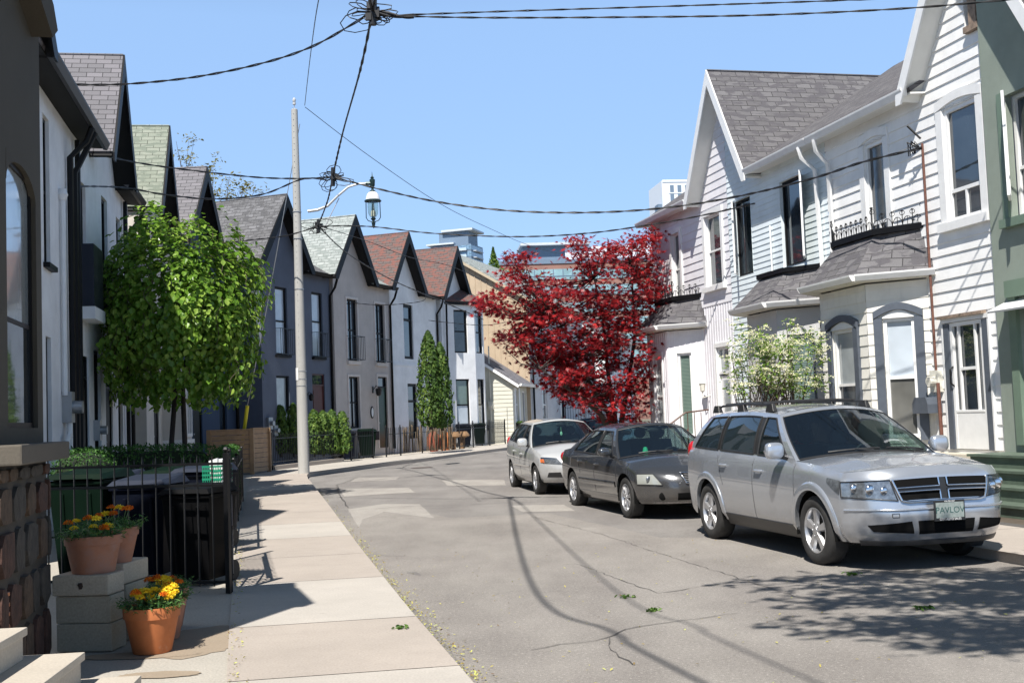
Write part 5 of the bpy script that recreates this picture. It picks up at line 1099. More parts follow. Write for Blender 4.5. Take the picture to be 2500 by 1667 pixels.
# ---------------------------------------------------------------- vegetation
rng=np.random.default_rng(11)
HEART=([(0,-.5,0),(.33,-.3,.04),(.42,.02,.06),(.2,.32,.02),(0,.55,-.08),(-.2,.32,.02),(-.42,.02,.06),(-.33,-.3,.04)],[(0,1,2,3,4),(0,4,5,6,7)])
def star(n=7):
    v=[];
    for i in range(n):
        a=-math.pi*.5+ (i-(n-1)/2)*.72+math.pi; r=[.34,.48,.56,.62,.56,.48,.34][i]
        b=a-.36; v.append((.16*math.cos(b),.16*math.sin(b),0)); v.append((r*math.cos(a),r*math.sin(a),-.10*r))
    v.append((0,-.2,0)); return v,[tuple(range(len(v)))]
STAR=star()
OVAL=([(0,-.5,0),(.2,-.1,.04),(.16,.25,.02),(0,.5,-.05),(-.16,.25,.02),(-.2,-.1,.04)],[(0,1,2,3),(0,3,4,5)])
NEED=([(0,-.5,0),(.10,0,.0),(0,.5,0),(-.10,0,0)],[(0,1,2,3)])
SCALE_=([(0,-.5,0),(.22,-.15,.03),(.28,.3,0),(.05,.2,.04),(0,.55,-.02),(-.07,.22,.04),(-.28,.32,0),(-.2,-.1,.03)],[(0,1,2,3,4,5,6,7)])
def leaves(name,pts,nrm,dirs,size,shape,mat,parent=None,var=None,smooth=False):
    pts=np.asarray(pts,float); n=len(pts); N=np.asarray(nrm,float); N/=np.linalg.norm(N,axis=1,keepdims=True)+1e-9
    D=np.asarray(dirs,float); D=D-N*(D*N).sum(1,keepdims=True); D/=np.linalg.norm(D,axis=1,keepdims=True)+1e-9; X=np.cross(D,N)
    sv=np.array(shape[0]); k=len(sv); sz=np.asarray(size,float).reshape(-1,1,1)*np.ones((n,1,1))
    V=pts[:,None,:]+(sv[None,:,0:1]*X[:,None,:]+sv[None,:,1:2]*D[:,None,:]+sv[None,:,2:3]*N[:,None,:])*sz
    o0=np.zeros(3); p=parent
    while p is not None: o0+=np.array(p.location); p=p.parent
    V=(V.reshape(-1,3)-o0); F=[tuple(i+j*k for i in f) for j in range(n) for f in shape[1]]
    me=bpy.data.meshes.new(name); me.from_pydata(V.tolist(),[],F); me.materials.append(mat)
    if var is None: var=rng.random(n)
    a=me.attributes.new('var','FLOAT','POINT'); a.data.foreach_set('value',np.repeat(np.asarray(var,float),k).astype(np.float32))
    me.update(); ob=bpy.data.objects.new(name,me); COL.objects.link(ob)
    if parent: ob.parent=parent
    return ob
def jit(n,s): return rng.normal(0,s,(n,3))
bark=plain('bark',(.10,.075,.055),.9,var=.4,vs=14,bmp=.6,bs=30); barkd=plain('dark_bark',(.045,.035,.03),.9,var=.4,vs=14,bmp=.5,bs=30)
lm_lime=leafmat('lime_leaves',(.045,.115,.012),(.145,.28,.03),(.34,.47,.09),.32,.27)
lm_red=leafmat('maple_leaves',(.06,.004,.009),(.24,.012,.017),(.52,.035,.034),.38,.36)
lm_ced=leafmat('cedar_sprays',(.03,.075,.012),(.09,.17,.025),(.2,.28,.05),.25,.6)
lm_cyp=leafmat('cypress_sprays',(.025,.06,.01),(.07,.14,.02),(.17,.24,.045),.25,.6)
lm_box=leafmat('boxwood_leaves',(.012,.05,.008),(.03,.10,.012),(.07,.17,.03),.25,.5)
lm_vib=leafmat('shrub_leaves',(.05,.12,.012),(.14,.25,.03),(.24,.32,.06),.35,.45)
lm_sp=leafmat('sparse_leaves',(.10,.10,.03),(.18,.17,.05),(.26,.24,.08),.35,.5)
lm_mar=leafmat('marigold_foliage',(.025,.08,.02),(.06,.16,.035),(.14,.27,.07),.25,.5)
lm_over=leafmat('tree_leaves',(.04,.10,.015),(.08,.17,.02),(.15,.26,.05),.3,.5)
petal=leafmat('white_blossom',(.72,.70,.38),(.85,.83,.55),(.9,.9,.72),.3,.6)
# weeping lime-green tree
tx,ty=-6.88,24.0; base=.12+gz(ty)
t=empty('weeping_tree',(tx-.1,ty,base),'bushy lime green weeping tree with two thin trunks, left side','tree')
for dx in (-.12,.13):
    mb=MB(); mb.tube([(tx-.05+dx,ty,base-.02),(tx-.05+dx*1.1,ty+.02,base+1.2),(tx+dx*.6,ty,base+2.3),(tx+dx*2,ty,base+3.6)],[.065,.055,.05,.03],8); mb.build('trunk',barkd,t,smooth=60)
Pn,Nn,Dn,Vr=[],[],[],[]
cz=3.95; Rx=1.58; Rz=2.0
def crown(th,ph):
    b=1+.10*math.sin(3*ph+1)+.08*math.sin(7*ph+2*th)+.07*math.sin(6*th+ph*2)
    ct,st=math.cos(th),math.sin(th); k=(abs(ct)**2.6+abs(st)**2.6)**(-1/2.6)
    b*=(1-.12*max(0,-ct)); return Vector((tx+Rx*b*k*st*math.cos(ph),ty+Rx*b*k*st*math.sin(ph),cz+Rz*(b if ct>0 else 1)*k*ct))
stm_=MB()
for i in range(1000):
    ph=rng.uniform(0,2*math.pi); th=math.acos(rng.uniform(-.45,1)); L=rng.uniform(.5,1.3); dth=L/2.0; dep=rng.uniform(.8,1.07) if i%4 else rng.uniform(.5,.8); n=int(L/.062); pv=[]
    for k in range(n):
        q=th+dth*k/n
        if q>math.pi*.80: break
        c=crown(q,ph+.05*math.sin(k*.7)); c0=Vector((tx,ty,cz)); p=c0+(c-c0)*(dep+.02*math.sin(k)); 
        p.z-=.02*k*.5; out=(c-c0).normalized(); pv.append(p)
        Pn.append(p+Vector(rng.normal(0,.035,3))); Nn.append(out*.9+Vector((0,0,.45))+Vector(rng.normal(0,.42,3))); Dn.append(Vector((0,0,-1))+out*.3+Vector(rng.normal(0,.4,3))); Vr.append(min(1,max(0,rng.normal(.5,.2)+(.18 if k>n-5 else 0))))
    if i%9==0 and len(pv)>3: stm_.tube(pv,.006,4,False)
hang=[]
for i in range(130):
    ph=rng.uniform(0,2*math.pi); r=Rx*rng.uniform(.5,.86); z0=cz-Rz*.62; L=rng.uniform(.2,.75)
    for k in range(int(L/.07)):
        p=Vector((tx+r*math.cos(ph)+rng.normal(0,.03),ty+r*math.sin(ph)+rng.normal(0,.03),z0-k*.07)); Pn.append(p); Nn.append(Vector((math.cos(ph),math.sin(ph),.3))+Vector(rng.normal(0,.4,3))); Dn.append(Vector((0,0,-1))+Vector(rng.normal(0,.3,3))); Vr.append(rng.uniform(.1,.6))
leaves('crown',Pn,Nn,Dn,rng.uniform(.075,.15,len(Pn)),HEART,lm_lime,t,Vr); stm_.build('twigs',bark,t)
# generic clump foliage
def clumps(name,blobs,Y,dY,n,per,rad,size,shape,mat,parent,flat=.45,up=.8,limit=None):
    P,Nn,D,V=[],[],[],[]; w=np.array([b[4] for b in blobs],float); w/=w.sum(); cs=[]
    for i in range(n):
        b=blobs[rng.choice(len(blobs),p=w)]
        while True:
            u=rng.uniform(-1,1,3)
            if (u**2).sum()<1: break
        r_=(u**2).sum()**.5; u=u/r_*(r_**.6)
        c=Vector(atY(b[0]+u[0]*b[2],b[1]+u[1]*b[3],Y+u[2]*dY*b[2]/2850*Y if dY<0 else Y+u[2]*dY)); cs.append(c); vv=rng.normal(.5,.13)
        for k in range(per):
            o=rng.normal(0,1,3)*rad*np.array((1,1,flat)); P.append(c+Vector(o)); Nn.append(Vector((o[0]*.6,o[1]*.6-.25,up))+Vector(rng.normal(0,.4,3))); D.append(Vector((o[0],o[1],-.25*rad))+Vector(rng.normal(0,.25*rad,3))); V.append(min(1,max(0,vv+rng.normal(0,.16))))
    leaves(name,P,Nn,D,rng.uniform(size*.7,size*1.25,len(P)),shape,mat,parent,V); return cs
def limbs(name,root,starts,cs,mat,parent,r0=.05,every=3):
    mb=MB()
    for i,c in enumerate(cs):
        if i%every: continue
        s=min(starts,key=lambda q:(Vector(q)-c).length); s=Vector(s); m=s.lerp(c,.55)+Vector((0,0,-.12*(c-s).length)); mb.tube([s,m,c],[r0*.5,r0*.28,.006],4,False)
    return mb.build(name,mat,parent)
# red maple
T=(2.55,31.0); bz=.1+gz(31)
t=empty('red_maple_tree',(T[0],T[1],bz),'crimson leaved maple tree in front of the far lilac white house','tree')
ST=[]; 
def wpx(px,py,Y): return Vector(atY(px,py,Y))
for pth in ([(1500,1075,31),(1487,1010,31),(1455,960,30.8),(1420,900,30.6),(1390,830,30.5),(1350,760,30.5)],[(1505,1075,31),(1500,1010,31.1),(1490,950,31.2),(1480,870,31.3),(1470,760,31.3),(1450,680,31.2)],[(1512,1075,31.1),(1520,1010,31.2),(1535,930,31.3),(1550,820,31.4),(1545,720,31.3),(1540,640,31.3)],[(1498,1075,30.8),(1470,1015,30.4),(1425,975,30),(1380,945,29.7),(1320,900,29.6)]):
    pv=[wpx(*q) for q in pth]; mb=MB(); n=len(pv); mb.tube(pv,[.085-.07*i/(n-1) for i in range(n)],8); mb.build('trunk',barkd,t,smooth=60); ST+=pv[2:]
    for q in range(2,n-1): ST.append(pv[q].lerp(pv[q+1],.5))
BL=[(1400,800,150,120,5),(1500,700,95,110,3),(1330,820,120,75,2.2),(1215,740,48,28,.45),(1260,690,50,35,.5),(1265,640,32,26,.35),(1545,620,55,50,.8),(1580,580,32,22,.2),(1440,625,50,35,.4),(1405,585,20,22,.1),(1470,900,110,70,1.8),(1520,990,70,50,1.0),(1370,920,70,45,.8),(1545,840,60,110,1.3),(1260,830,40,26,.3),(1590,700,30,60,.5),(1330,700,50,30,.4),(1410,960,55,32,.7),(1350,900,60,40,.6),(1450,1000,45,25,.4),(1180,735,22,12,.08)]
cs=clumps('crown',BL,31,1.7,880,17,.17,.175,STAR,lm_red,t,.42,.75)
limbs('branches',t,ST,cs,barkd,t,.05,3)
# white-flowering shrub
t=empty('flowering_shrub',atY(1890,1100,20.6),'white blossoming shrub between the grey bay and the silver SUV','shrub')
BV=[(1880,900,85,60,3),(1840,820,35,30,.6),(1805,800,14,20,.12),(1935,930,70,40,1.2),(1960,860,40,40,.6),(1985,830,25,25,.25),(1820,930,50,40,1),(1930,800,14,30,.15),(1790,870,18,30,.25),(1990,900,22,60,.5),(1900,850,50,30,.8)]
cs=clumps('crown',BV,20.6,.5,230,11,.085,.07,OVAL,lm_vib,t,.7,.6); 
P,Nn,D=[],[],[]
for c in [c+Vector((rng.normal(0,.06),-.05+rng.normal(0,.05),rng.normal(0,.05))) for c in cs for _ in range(2)]:
    if rng.random()<.9:
        for k in range(14): o=rng.normal(0,1,3)*np.array((.042,.042,.012)); P.append(c+Vector((0,-.03,.055))+Vector(o)); Nn.append(Vector((0,-.3,1))+Vector(rng.normal(0,.35,3))); D.append(rng.normal(0,1,3))
leaves('blossom',P,Nn,D,rng.uniform(.03,.045,len(P)),OVAL,petal,t)
bs=Vector(atY(1890,1100,20.6)); mb=MB()
for i,c in enumerate(cs):
    if i%3==0: s=bs+Vector((rng.uniform(-.5,.5),rng.uniform(-.2,.2),0)); mb.tube([s,s.lerp(c,.5)+Vector((0,0,.12)),c],[.014,.009,.004],4,False)
mb.build('stems',bark,t)
# conical evergreens
def cone(name,label,cat,px,pyt,pyb,Y,wpx_,mat,group=None,n=2600,size=.11,round_=.6):
    b=Vector(atY(px,pyb,Y)); tp=Vector(atY(px-.038*(pyb-pyt),pyt,Y)); H=tp.z-b.z; Rr=wpx_/2/2850*Y
    t=empty(name,b,label,cat,group); P,Nn,D,V=[],[],[],[]; s0=rng.uniform(0,9)
    for i in range(n):
        h=rng.random(); a=rng.uniform(0,2*math.pi); r=Rr*(1-h**2.2)**round_*min(1,.55+h*4)*(1+.16*math.sin(5*a+h*14+s0)+.1*math.sin(11*a-h*25)); q=rng.uniform(.75,1.05)**.7; r*=q
        P.append(Vector((b.x+r*math.cos(a),b.y+r*math.sin(a),b.z+.08+h*H*.97))); Nn.append(Vector((math.cos(a),math.sin(a),.25))+Vector(rng.normal(0,.45,3))); D.append(Vector((math.cos(a)*.5,math.sin(a)*.5,1))+Vector(rng.normal(0,.35,3))); V.append(min(1,max(0,.45+.5*mnoise(Vector((a*2,h*8,s0)))+rng.normal(0,.18))))
    leaves('crown',P,Nn,D,rng.uniform(size*.7,size*1.4,n),SCALE_,mat,t,V); mb=MB(); mb.tube([b-Vector((0,0,.05)),b+Vector((0,0,H*.7))],[Rr*.16,.02],6); mb.build('trunk',barkd,t); return t
cone('cypress_tree','taller columnar green cypress in front of the white stuccoed house','tree',1052,806,1045,46.2,62,lm_cyp,'pair of columnar cypresses',3400,.13)
cone('cypress_tree','shorter columnar green cypress squeezed beside the white bay house','tree',1080,835,1048,46.6,54,lm_cyp,'pair of columnar cypresses',3000,.13)
G='trimmed cedars behind the black fence'
for i,(px,top,w,lab) in enumerate([(686,992,40,'leftmost trimmed cedar beside the wooden fence'),(718,988,34,'narrow trimmed cedar half hidden by the concrete pole'),(768,1003,36,'trimmed cedar just right of the concrete pole'),(790,1006,36,'second trimmed cedar right of the concrete pole'),(812,1004,36,'third trimmed cedar right of the concrete pole'),(838,1007,38,'rightmost trimmed cedar beside the greige house window')]):
    cone('cedar_shrub',lab,'shrub',px,top,1112,40.2+i*.35,w,lm_ced,G,1500,.10,.38)
# boxwood and hedges
def mound(name,label,cat,c,r,n,size,mat,sq=2.4,shape=OVAL,kind=None,shear=0):
    t=empty(name,(c[0],c[1],c[2]-r[2]),label,cat); P,Nn,D,V=[],[],[],[]
    for i in range(n):
        u=rng.normal(0,1,3); u/=np.linalg.norm(u); k=(np.abs(u)**sq).sum()**(-1/sq)*rng.uniform(.84,1.03)*(1+.05*mnoise(Vector(u*4)))
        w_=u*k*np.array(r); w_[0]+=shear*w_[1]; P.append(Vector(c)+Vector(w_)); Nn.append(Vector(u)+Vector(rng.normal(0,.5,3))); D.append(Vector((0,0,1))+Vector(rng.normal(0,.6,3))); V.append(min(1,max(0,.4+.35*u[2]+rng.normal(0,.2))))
    leaves('foliage',P,Nn,D,rng.uniform(size*.7,size*1.3,n),shape,mat,t,V)
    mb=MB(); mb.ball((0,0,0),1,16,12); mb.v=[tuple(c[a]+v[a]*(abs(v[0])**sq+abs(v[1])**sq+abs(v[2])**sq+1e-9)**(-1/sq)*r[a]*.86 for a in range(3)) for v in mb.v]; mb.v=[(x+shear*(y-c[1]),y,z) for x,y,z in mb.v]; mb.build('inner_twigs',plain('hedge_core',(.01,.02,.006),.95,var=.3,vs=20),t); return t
c=atY(205,1160,13.6); mound('boxwood_shrub','round dark boxwood shrub beside the stone wall','shrub',(c[0],c[1],c[2]-.05),(.36,.4,.36),2600,.035,lm_box,2.6)
c=atY(470,1105,19.5); mound('clipped_hedge','low clipped hedge running across behind the bins','hedge',(-6.45,19.5,.75),(1.65,.35,.66),9000,.06,lm_box,6)
for k,(yy,lab) in enumerate([(21.5,'clipped hedge end spilling through the black fence beside the pavement')]):
    mound('clipped_hedge',lab,'hedge',(xS(yy)-.30,yy,.70),(.2,2.2,.62),6500,.05,lm_box,6,shear=-.215)
# sparse spring tree behind the roofs
t=empty('sparse_tree',(-13.5,52,0),'thin budding tree rising behind the dark left roofs','tree')
mb=MB(); b0=Vector((-14,52,0)); tips=[]
def grow(p,d,L,r,dep):
    e=p+d*L; mb.tube([p,p.lerp(e,.5)+Vector(rng.normal(0,.04*L,3)),e],[r,r*.8,r*.62],5,False)
    if dep==0: tips.append(e); return
    for k in range(3 if dep>2 else 3):
        nd=(d+Vector(rng.normal(0,.42,3))).normalized(); nd.z=max(nd.z,-.05); grow(e,nd,L*rng.uniform(.62,.85),r*.6,dep-1)
grow(b0,Vector((.08,0,1)),5.2,.16,0); mb.tube([b0,b0+Vector((.5,0,5.5))],[.17,.13],8)
for tgt in ((430,345),(470,400),(520,400),(560,430),(600,440),(625,450),(450,440),(500,430),(580,470)):
    e=Vector(atY(tgt[0],tgt[1],52)); s=Vector((-13.4,52,5.6)); d=(e-s); m=s.lerp(e,.6)+Vector((0,0,.3)); mb.tube([s,m,e],[.05,.03,.008],5,False)
    for k in range(7):
        q=m.lerp(e,rng.uniform(.2,1.1))+Vector(rng.normal(0,.32,3)); mb.tube([m.lerp(e,.4),q],[.012,.005],4,False); tips.append(q)
mb.build('trunk',bark,t); P,Nn,D=[],[],[]
for q in tips:
    for k in range(20): P.append(q+Vector(rng.normal(0,.16,3))); Nn.append(Vector((0,-.3,1))+Vector(rng.normal(0,.5,3))); D.append(rng.normal(0,1,3))
leaves('crown',P,Nn,D,rng.uniform(.12,.24,len(P)),OVAL,lm_sp,t)
# street tree standing beside and behind the camera; its shade falls on the road
t=empty('street_tree',(8.6,.6,.12),'street tree at the right kerb behind the viewer, shading the road','tree')
mb=MB(); mb.tube([(8.6,.6,0),(8.5,.8,2.2),(7.6,1.6,4.4),(6,2.8,5.8),(3.2,4.4,6.6)],[.2,.17,.13,.09,.03],9); mb.tube([(8.5,.8,2.2),(8.9,.4,5),(9.,0,8)],[.15,.1,.03],8)
P,Nn,D=[],[],[]
def spray(c,d,L,n):
    for k in range(n):
        f=(k/n); w=.17*math.sin(math.pi*min(1,f*.95+.08))+.03; q=c+d*L*f+Vector((rng.normal(0,w),rng.normal(0,w),rng.normal(0,.05))); P.append(q); Nn.append(Vector((0,0,1))+Vector(rng.normal(0,.3,3))); D.append(d+Vector(rng.normal(0,.5,3)))
for i in range(80):
    # sprays reach towards the street; aim them so their shade meets the road between kerb and centre
    gx=rng.uniform(2.7,5.8); gy=rng.uniform(7.3,11.2); 
    if gx<3.3 and rng.random()<.45: continue
    h=rng.uniform(5.9,7.2); c=Vector((gx-.196*h,gy-.645*h,h)); d=Vector((-1,rng.uniform(-.25,.25),rng.uniform(-.15,.05))).normalized(); spray(c,d,rng.uniform(.8,1.4),95); mb.tube([Vector((6,2.8,5.8)).lerp(c,.3),c,c+d*.8],[.03,.015,.006],4,False)
mb.build('trunk',bark,t); leaves('crown',P,Nn,D,rng.uniform(.09,.17,len(P)),OVAL,lm_over,t)
# ---------------------------------------------------------------- street furniture and yard things
polem=concrete('pole_concrete',(.39,.385,.365),.35,.08); lampgreen=plain('lamp_dark_green',(.02,.045,.045),.4,.3,var=.2,vs=9)
pb=gp(742,1155,.12); YP=pb[1]; top=atY(742,266,YP)[2]
pole=empty('utility_pole',(pb[0],pb[1],pb[2]),'tall pale concrete pole carrying a curved lamp arm at the bend','utility pole')
LB=Loc(pb); H=top-pb[2]
mb=MB(); mb.lathe((0,0,0),[(.168,-.05),(.164,.3),(.155,2),(.13,5.5),(.095,H-.02),(.075,H),(.001,H)],20,fr=LB); mb.build('shaft',polem,pole,smooth=40)
mb=MB(); 
for w in (2.55,2.75,2.98,6.9,7.7,5.4): mb.lathe((0,0,0),[(.15-.0052*w,w-.015),(.171-.0052*w,w-.01),(.171-.0052*w,w+.01),(.15-.0052*w,w+.015)],20,fr=LB)
for i in range(46): a=-1.75; w=2.9+i*.18; r=.163-.0056*w; mb.ball((pb[0]+r*math.cos(a),pb[1]+r*math.sin(a),pb[2]+w),.012,5,3)
mb.build('bands',steel,pole)
mb=MB(); mb.lathe((0,0,0),[(.16,2.72),(.16,3.08)],10,a0=2.6,a1=4.3,fr=LB); mb.build('sign_plate',white,pole)
mb=MB(); mb.lathe((0,0,0),[(.012,H),(.012,H+.12),(.05,H+.14),(.05,H+.2),(.03,H+.21),(.05,H+.24),(.05,H+.3),(.02,H+.34),(.001,H+.36)],10,fr=LB); mb.build('insulator',plain('porcelain',(.5,.5,.5),.2,var=.1),pole)
arm=[atY(*q,YP-.02*k) for k,q in enumerate([(752,516),(775,513),(800,503),(825,478),(850,457),(875,449),(900,448)])]
mb=MB(); mb.tube(arm,[.045,.045,.04,.038,.036,.034,.034],8); mb.tube([atY(790,560,YP),atY(828,484,YP)],.014,5); am=mb.build('lamp_arm',plain('arm_aluminium',(.6,.61,.62),.4,.5,var=.1),pole,smooth=60)
c=atY(909,448,YP-.1); sc_=YP/2850
lt=MB(); f=Loc(c); k=sc_
lt.lathe((0,0,0),[(.001,30*k),(1.5*k,18*k),(5*k,14*k),(3*k,12*k),(7*k,9*k),(6*k,-6*k),(3*k,-10*k),(3*k,-16*k),(8*k,-20*k),(9*k,-24*k)],14,fr=f); lt.tube([atY(893,448,YP-.1),c],.055,8)
ln=lt.build('lantern',lampgreen,pole,smooth=40)
mb=MB(); mb.lathe((0,0,0),[(9*k,-22*k),(14*k,-27*k),(17*k,-36*k),(18*k,-42*k)],18,fr=f); mb.build('lamp_dome',plain('dome_white',(.75,.76,.78),.25,var=.05),ln,smooth=60)
mb=MB(); mb.lathe((0,0,0),[(17*k,-40*k),(21*k,-43*k),(21*k,-45*k),(15*k,-45*k)],18,fr=f)
for sg in (-1,1): mb.tube([(c[0]+sg*17*k,c[1],c[2]-44*k),(c[0]+sg*17.5*k,c[1],c[2]-85*k),(c[0]+sg*13*k,c[1],c[2]-92*k),(c[0],c[1],c[2]-97*k)],1.2*k,6)
for sg in (-1,1): mb.tube([(c[0],c[1]+sg*17*k,c[2]-44*k),(c[0],c[1]+sg*17.5*k,c[2]-85*k),(c[0],c[1]+sg*13*k,c[2]-92*k),(c[0],c[1],c[2]-97*k)],1.2*k,6)
mb.lathe((0,0,0),[(.001,-112*k),(3*k,-108*k),(5*k,-98*k),(3*k,-92*k),(7*k,-88*k),(3*k,-84*k)],12,fr=f); mb.build('lamp_frame',lampgreen,ln)
mb=MB(); mb.lathe((0,0,0),[(13*k,-45*k),(13.5*k,-60*k),(12*k,-76*k),(7*k,-84*k)],18,fr=f); gm=cg('lamp_glass',.12,(.9,.95,.9)); mb.build('lamp_globe',gm,ln,smooth=60); mb=MB(); mb.lathe((0,0,0),[(.001,-50*k),(3*k,-52*k),(4*k,-68*k),(6*k,-70*k),(6*k,-82*k)],10,fr=f); mb.build('bulb',cream,ln)
# guy wire with yellow guard
mb=MB(); g0=atY(732,303,YP); g1=atY(650,760,YP+.4); g2=atY(604,990,YP+.9); g3=atY(590,1095,YP+1.2); mb.tube([g0,g1,g2,g3],.012,5); gw=mb.build('guy_wire',steel); tag(gw,'steel guy wire running down from the concrete pole to a yellow guard','wire')
mb=MB(); mb.tube([g2,g3],.055,8); mb.build('wire_guard',plain('yellow_guard',(.75,.62,.02),.5,var=.06),gw)
# wooden fence
cedar=plain('cedar_boards',(.38,.24,.13),.7,var=.22,vs=5,bmp=.3,bs=25)
fa=gp(512,1162,.12); fb_=gp(617,1157,.12); fc=gp(658,1151,.12)
wf=empty('wooden_fence',fb_,'horizontal board cedar fence with square posts beside the concrete pole','fence')
def boards(name,A,B,H,n,par,mat,z=0):
    s=Fr((A[0],A[1]),(B[0]-A[0],B[1]-A[1]),A[2]+z,1); L=math.hypot(B[0]-A[0],B[1]-A[1]); q=MB()
    for i in range(n): q.box(s,0,L,-.01+.0,.012,.04+i*(H-.04)/n+.006,.04+(i+1)*(H-.04)/n-.006)
    q.box(s,-.02,L+.02,-.05,.05,H,H+.035); q.build(name,mat,par); return s,L
s1,L1=boards('board_panel',fa,fb_,1.32,9,wf,cedar); s2,L2=boards('board_panel',fb_,fc,1.34,9,wf,cedar)
for P_ in (fa,fb_,fc): q=MB(); q.box(Loc(P_),-.06,.06,-.06,.06,0,1.36); q.build('post',cedar,wf)
# black iron fences
def ironfence(pts,label,H=1.0,rails=(.12,.86),step=.11,post=1.9,name='iron_fence',base=0,r=.011,spear=True,group='black iron fences along the left pavement',mat=blackm):
    root=empty(name,pts[0],label,'fence',group)
    for a,b in zip(pts,pts[1:]):
        L=math.dist(a[:2],b[:2]); s=Fr((a[0],a[1]),(b[0]-a[0],b[1]-a[1]),a[2],1); dz=(b[2]-a[2])/L; q=MB()
        def P(u,d,w): return s.P(u,d,w+dz*u)
        F=type('F',(),{'P':staticmethod(P)})
        for w in rails: q.box(F,0,L,-.012,.012,w-.012+base,w+.012+base)
        n=int(L/step)
        for i in range(1,n):
            u=L*i/n; lean=rnd.uniform(-.006,.006); q.tube([P(u,0,.06+base),P(u+lean,0,H+base-.03),P(u+lean,0,H+base+.03)],[r,r,.001],4,False)
        q.build('picket_panel',mat,root)
        m=max(1,round(L/post))
        for i in range(m+1): q=MB(); q.box(F,L*i/m-.022,L*i/m+.022,-.022,.022,0,H+base+.04); q.ball(P(L*i/m,0,H+base+.07),.03,6,4); q.build('post',mat,root)
        if base: q=MB(); q.box(F,0,L,-.1,.1,-.1,base); q.build('plinth',cC,root)
    return root
def g12(x,y): return (x,y,.12+gz(y))
ironfence([g12(-7.75,37.2),g12(-7.0,39.6),g12(-6.25,41.9)],'iron fence on concrete plinth in front of the trimmed cedars',1.0,base=.13)
ironfence([g12(-6.0,42.6),g12(-5.35,43.9)],'short iron fence section beside green bin at the greige house',1.05)
ironfence([g12(-4.95,44.7),g12(-4.5,45.7),g12(-3.1,49.3)],'iron fence with reed screen before the columnar cypresses',1.1)
ironfence([g12(-3.0,49.6),g12(-1.9,52.4),g12(-.5,56)],'farthest iron fence in front of the white bay house',1.1)
q=MB(); 
for i in range(95):
    t_=rnd.random(); x=-4.45+t_*1.75+rnd.uniform(-.02,.02); y=46.0+t_*4.2*.93; q.tube([(x,y,.4),(x+rnd.uniform(-.05,.05),y,.4+rnd.uniform(.8,1.1))],.012,3,False)
tag(q.build('reed_screen',plain('dry_reed',(.20,.15,.10),.9,var=.4,vs=20)),'dry reed screen tied behind the iron fence below the cypresses','screen')
def g0_(x,y): return (x,y,.12+gz(y))
bars_=plain('near_fence_black',(.009,.009,.01),.4,.3,var=.3,vs=8)
NF0=(-4.75,11.55,.12); NF1=(-2.72,10.98,.12)
ironfence([NF0,NF1],'near iron fence screening the wheelie bins beside stone wall',1.26,(.1,1.0,1.2),.145,1.95,base=0,r=.008,mat=bars_)
ironfence([(-2.72,11.05,.12),(xS(13.6)-.1,13.6,.12)],'iron gate seen nearly end on along the near pavement',1.2,(.1,1.05),.11,2.6,name='iron_gate',mat=bars_)
ironfence([(xS(14.3)-.1,14.3,.12),(xS(19)-.1,19,.12+gz(19)),(xS(23.5)-.1,23.5,.12+gz(23.5))],'iron fence in front of the clipped hedge end by the pavement',1.0,(.1,.86),.12,2.4,mat=bars_)
ironfence([(-6.6,16.2,.12),(xS(16.2)-.15,16.2,.12)],'dividing iron fence between two front yards behind the green crate',1.12,(.12,1.0),.13,2.4,mat=bars_)
q=MB(); s=Fr((-2.72,11.05),(xS(13.6)-.1+2.72,2.55),.12,1); q.box(s,.25,2.3,-.012,.012,.95,1.05); q.tube([s.P(.1,.02,.6),s.P(1.2,.02,1.0)],.012); q.tube([s.P(.1,.02,.15),s.P(1.2,.02,.55)],.012); tag(q.build('gate_brace',bars_),'loose diagonal metal brace leaning on the near iron gate','brace')
# wheelie bins
bin_n=plain('bin_navy',(.004,.006,.014),.6,spec=.1,var=.25,vs=6); bin_k=plain('bin_black',(.004,.004,.0045),.6,spec=.1,var=.3,vs=6); bin_g=plain('bin_green',(.002,.010,.005),.6,spec=.1,var=.2,vs=6); bin_b=plain('bin_blue_grey',(.022,.028,.045),.6,spec=.15,var=.2,vs=6)
def wbin(loc,rz,label,bm_,lm_,s=1.,group='wheelie bins behind the fences'):
    root=empty('wheelie_bin',loc,label,'bin',group); F=Loc(loc,rz)
    P=lambda x,y,z:F.P(x*s,y*s,z*s)
    q=MB(); q.hexa([P(-.22,-.22,.06),P(.22,-.22,.06),P(.22,.22,.06),P(-.22,.22,.06),P(-.28,-.30,.94),P(.28,-.30,.94),P(.28,.32,.94),P(-.28,.32,.94)])
    q.hexa([P(-.30,-.33,.93),P(.30,-.33,.93),P(.30,.34,.93),P(-.30,.34,.93),P(-.30,-.33,.97),P(.30,-.33,.97),P(.30,.34,.97),P(-.30,.34,.97)]); 
    for x in (-.14,.14): q.hexa([P(x-.02,-.235,.1),P(x+.02,-.235,.1),P(x+.02,-.21,.1),P(x-.02,-.21,.1),P(x-.02,-.31,.85),P(x+.02,-.31,.85),P(x+.02,-.28,.85),P(x-.02,-.28,.85)])
    q.build('body',bm_,root,bevel=.012*s)
    q=MB(); q.hexa([P(-.31,-.35,.98),P(.31,-.35,.98),P(.31,.33,.98),P(-.31,.33,.98),P(-.26,-.30,1.03),P(.26,-.30,1.03),P(.26,.28,1.07),P(-.26,.28,1.07)])
    for k in range(3): q.box(type('G',(),{'P':staticmethod(P)}),-.2,.2,-.362,-.345,.985+.0*k,.99)
    q.build('lid',lm_,root,bevel=.012*s)
    q=MB(); q.tube([P(-.26,.36,.95),P(-.22,.42,.97),P(.22,.42,.97),P(.26,.36,.95)],.018*s,6); q.build('handle',bm_,root)
    for x in (-.25,.25):
        q=MB(); q.tube([P(x-.03,.25,.11),P(x+.03,.25,.11)],.11*s,14); q.build('wheel',rubber,root)
    return root
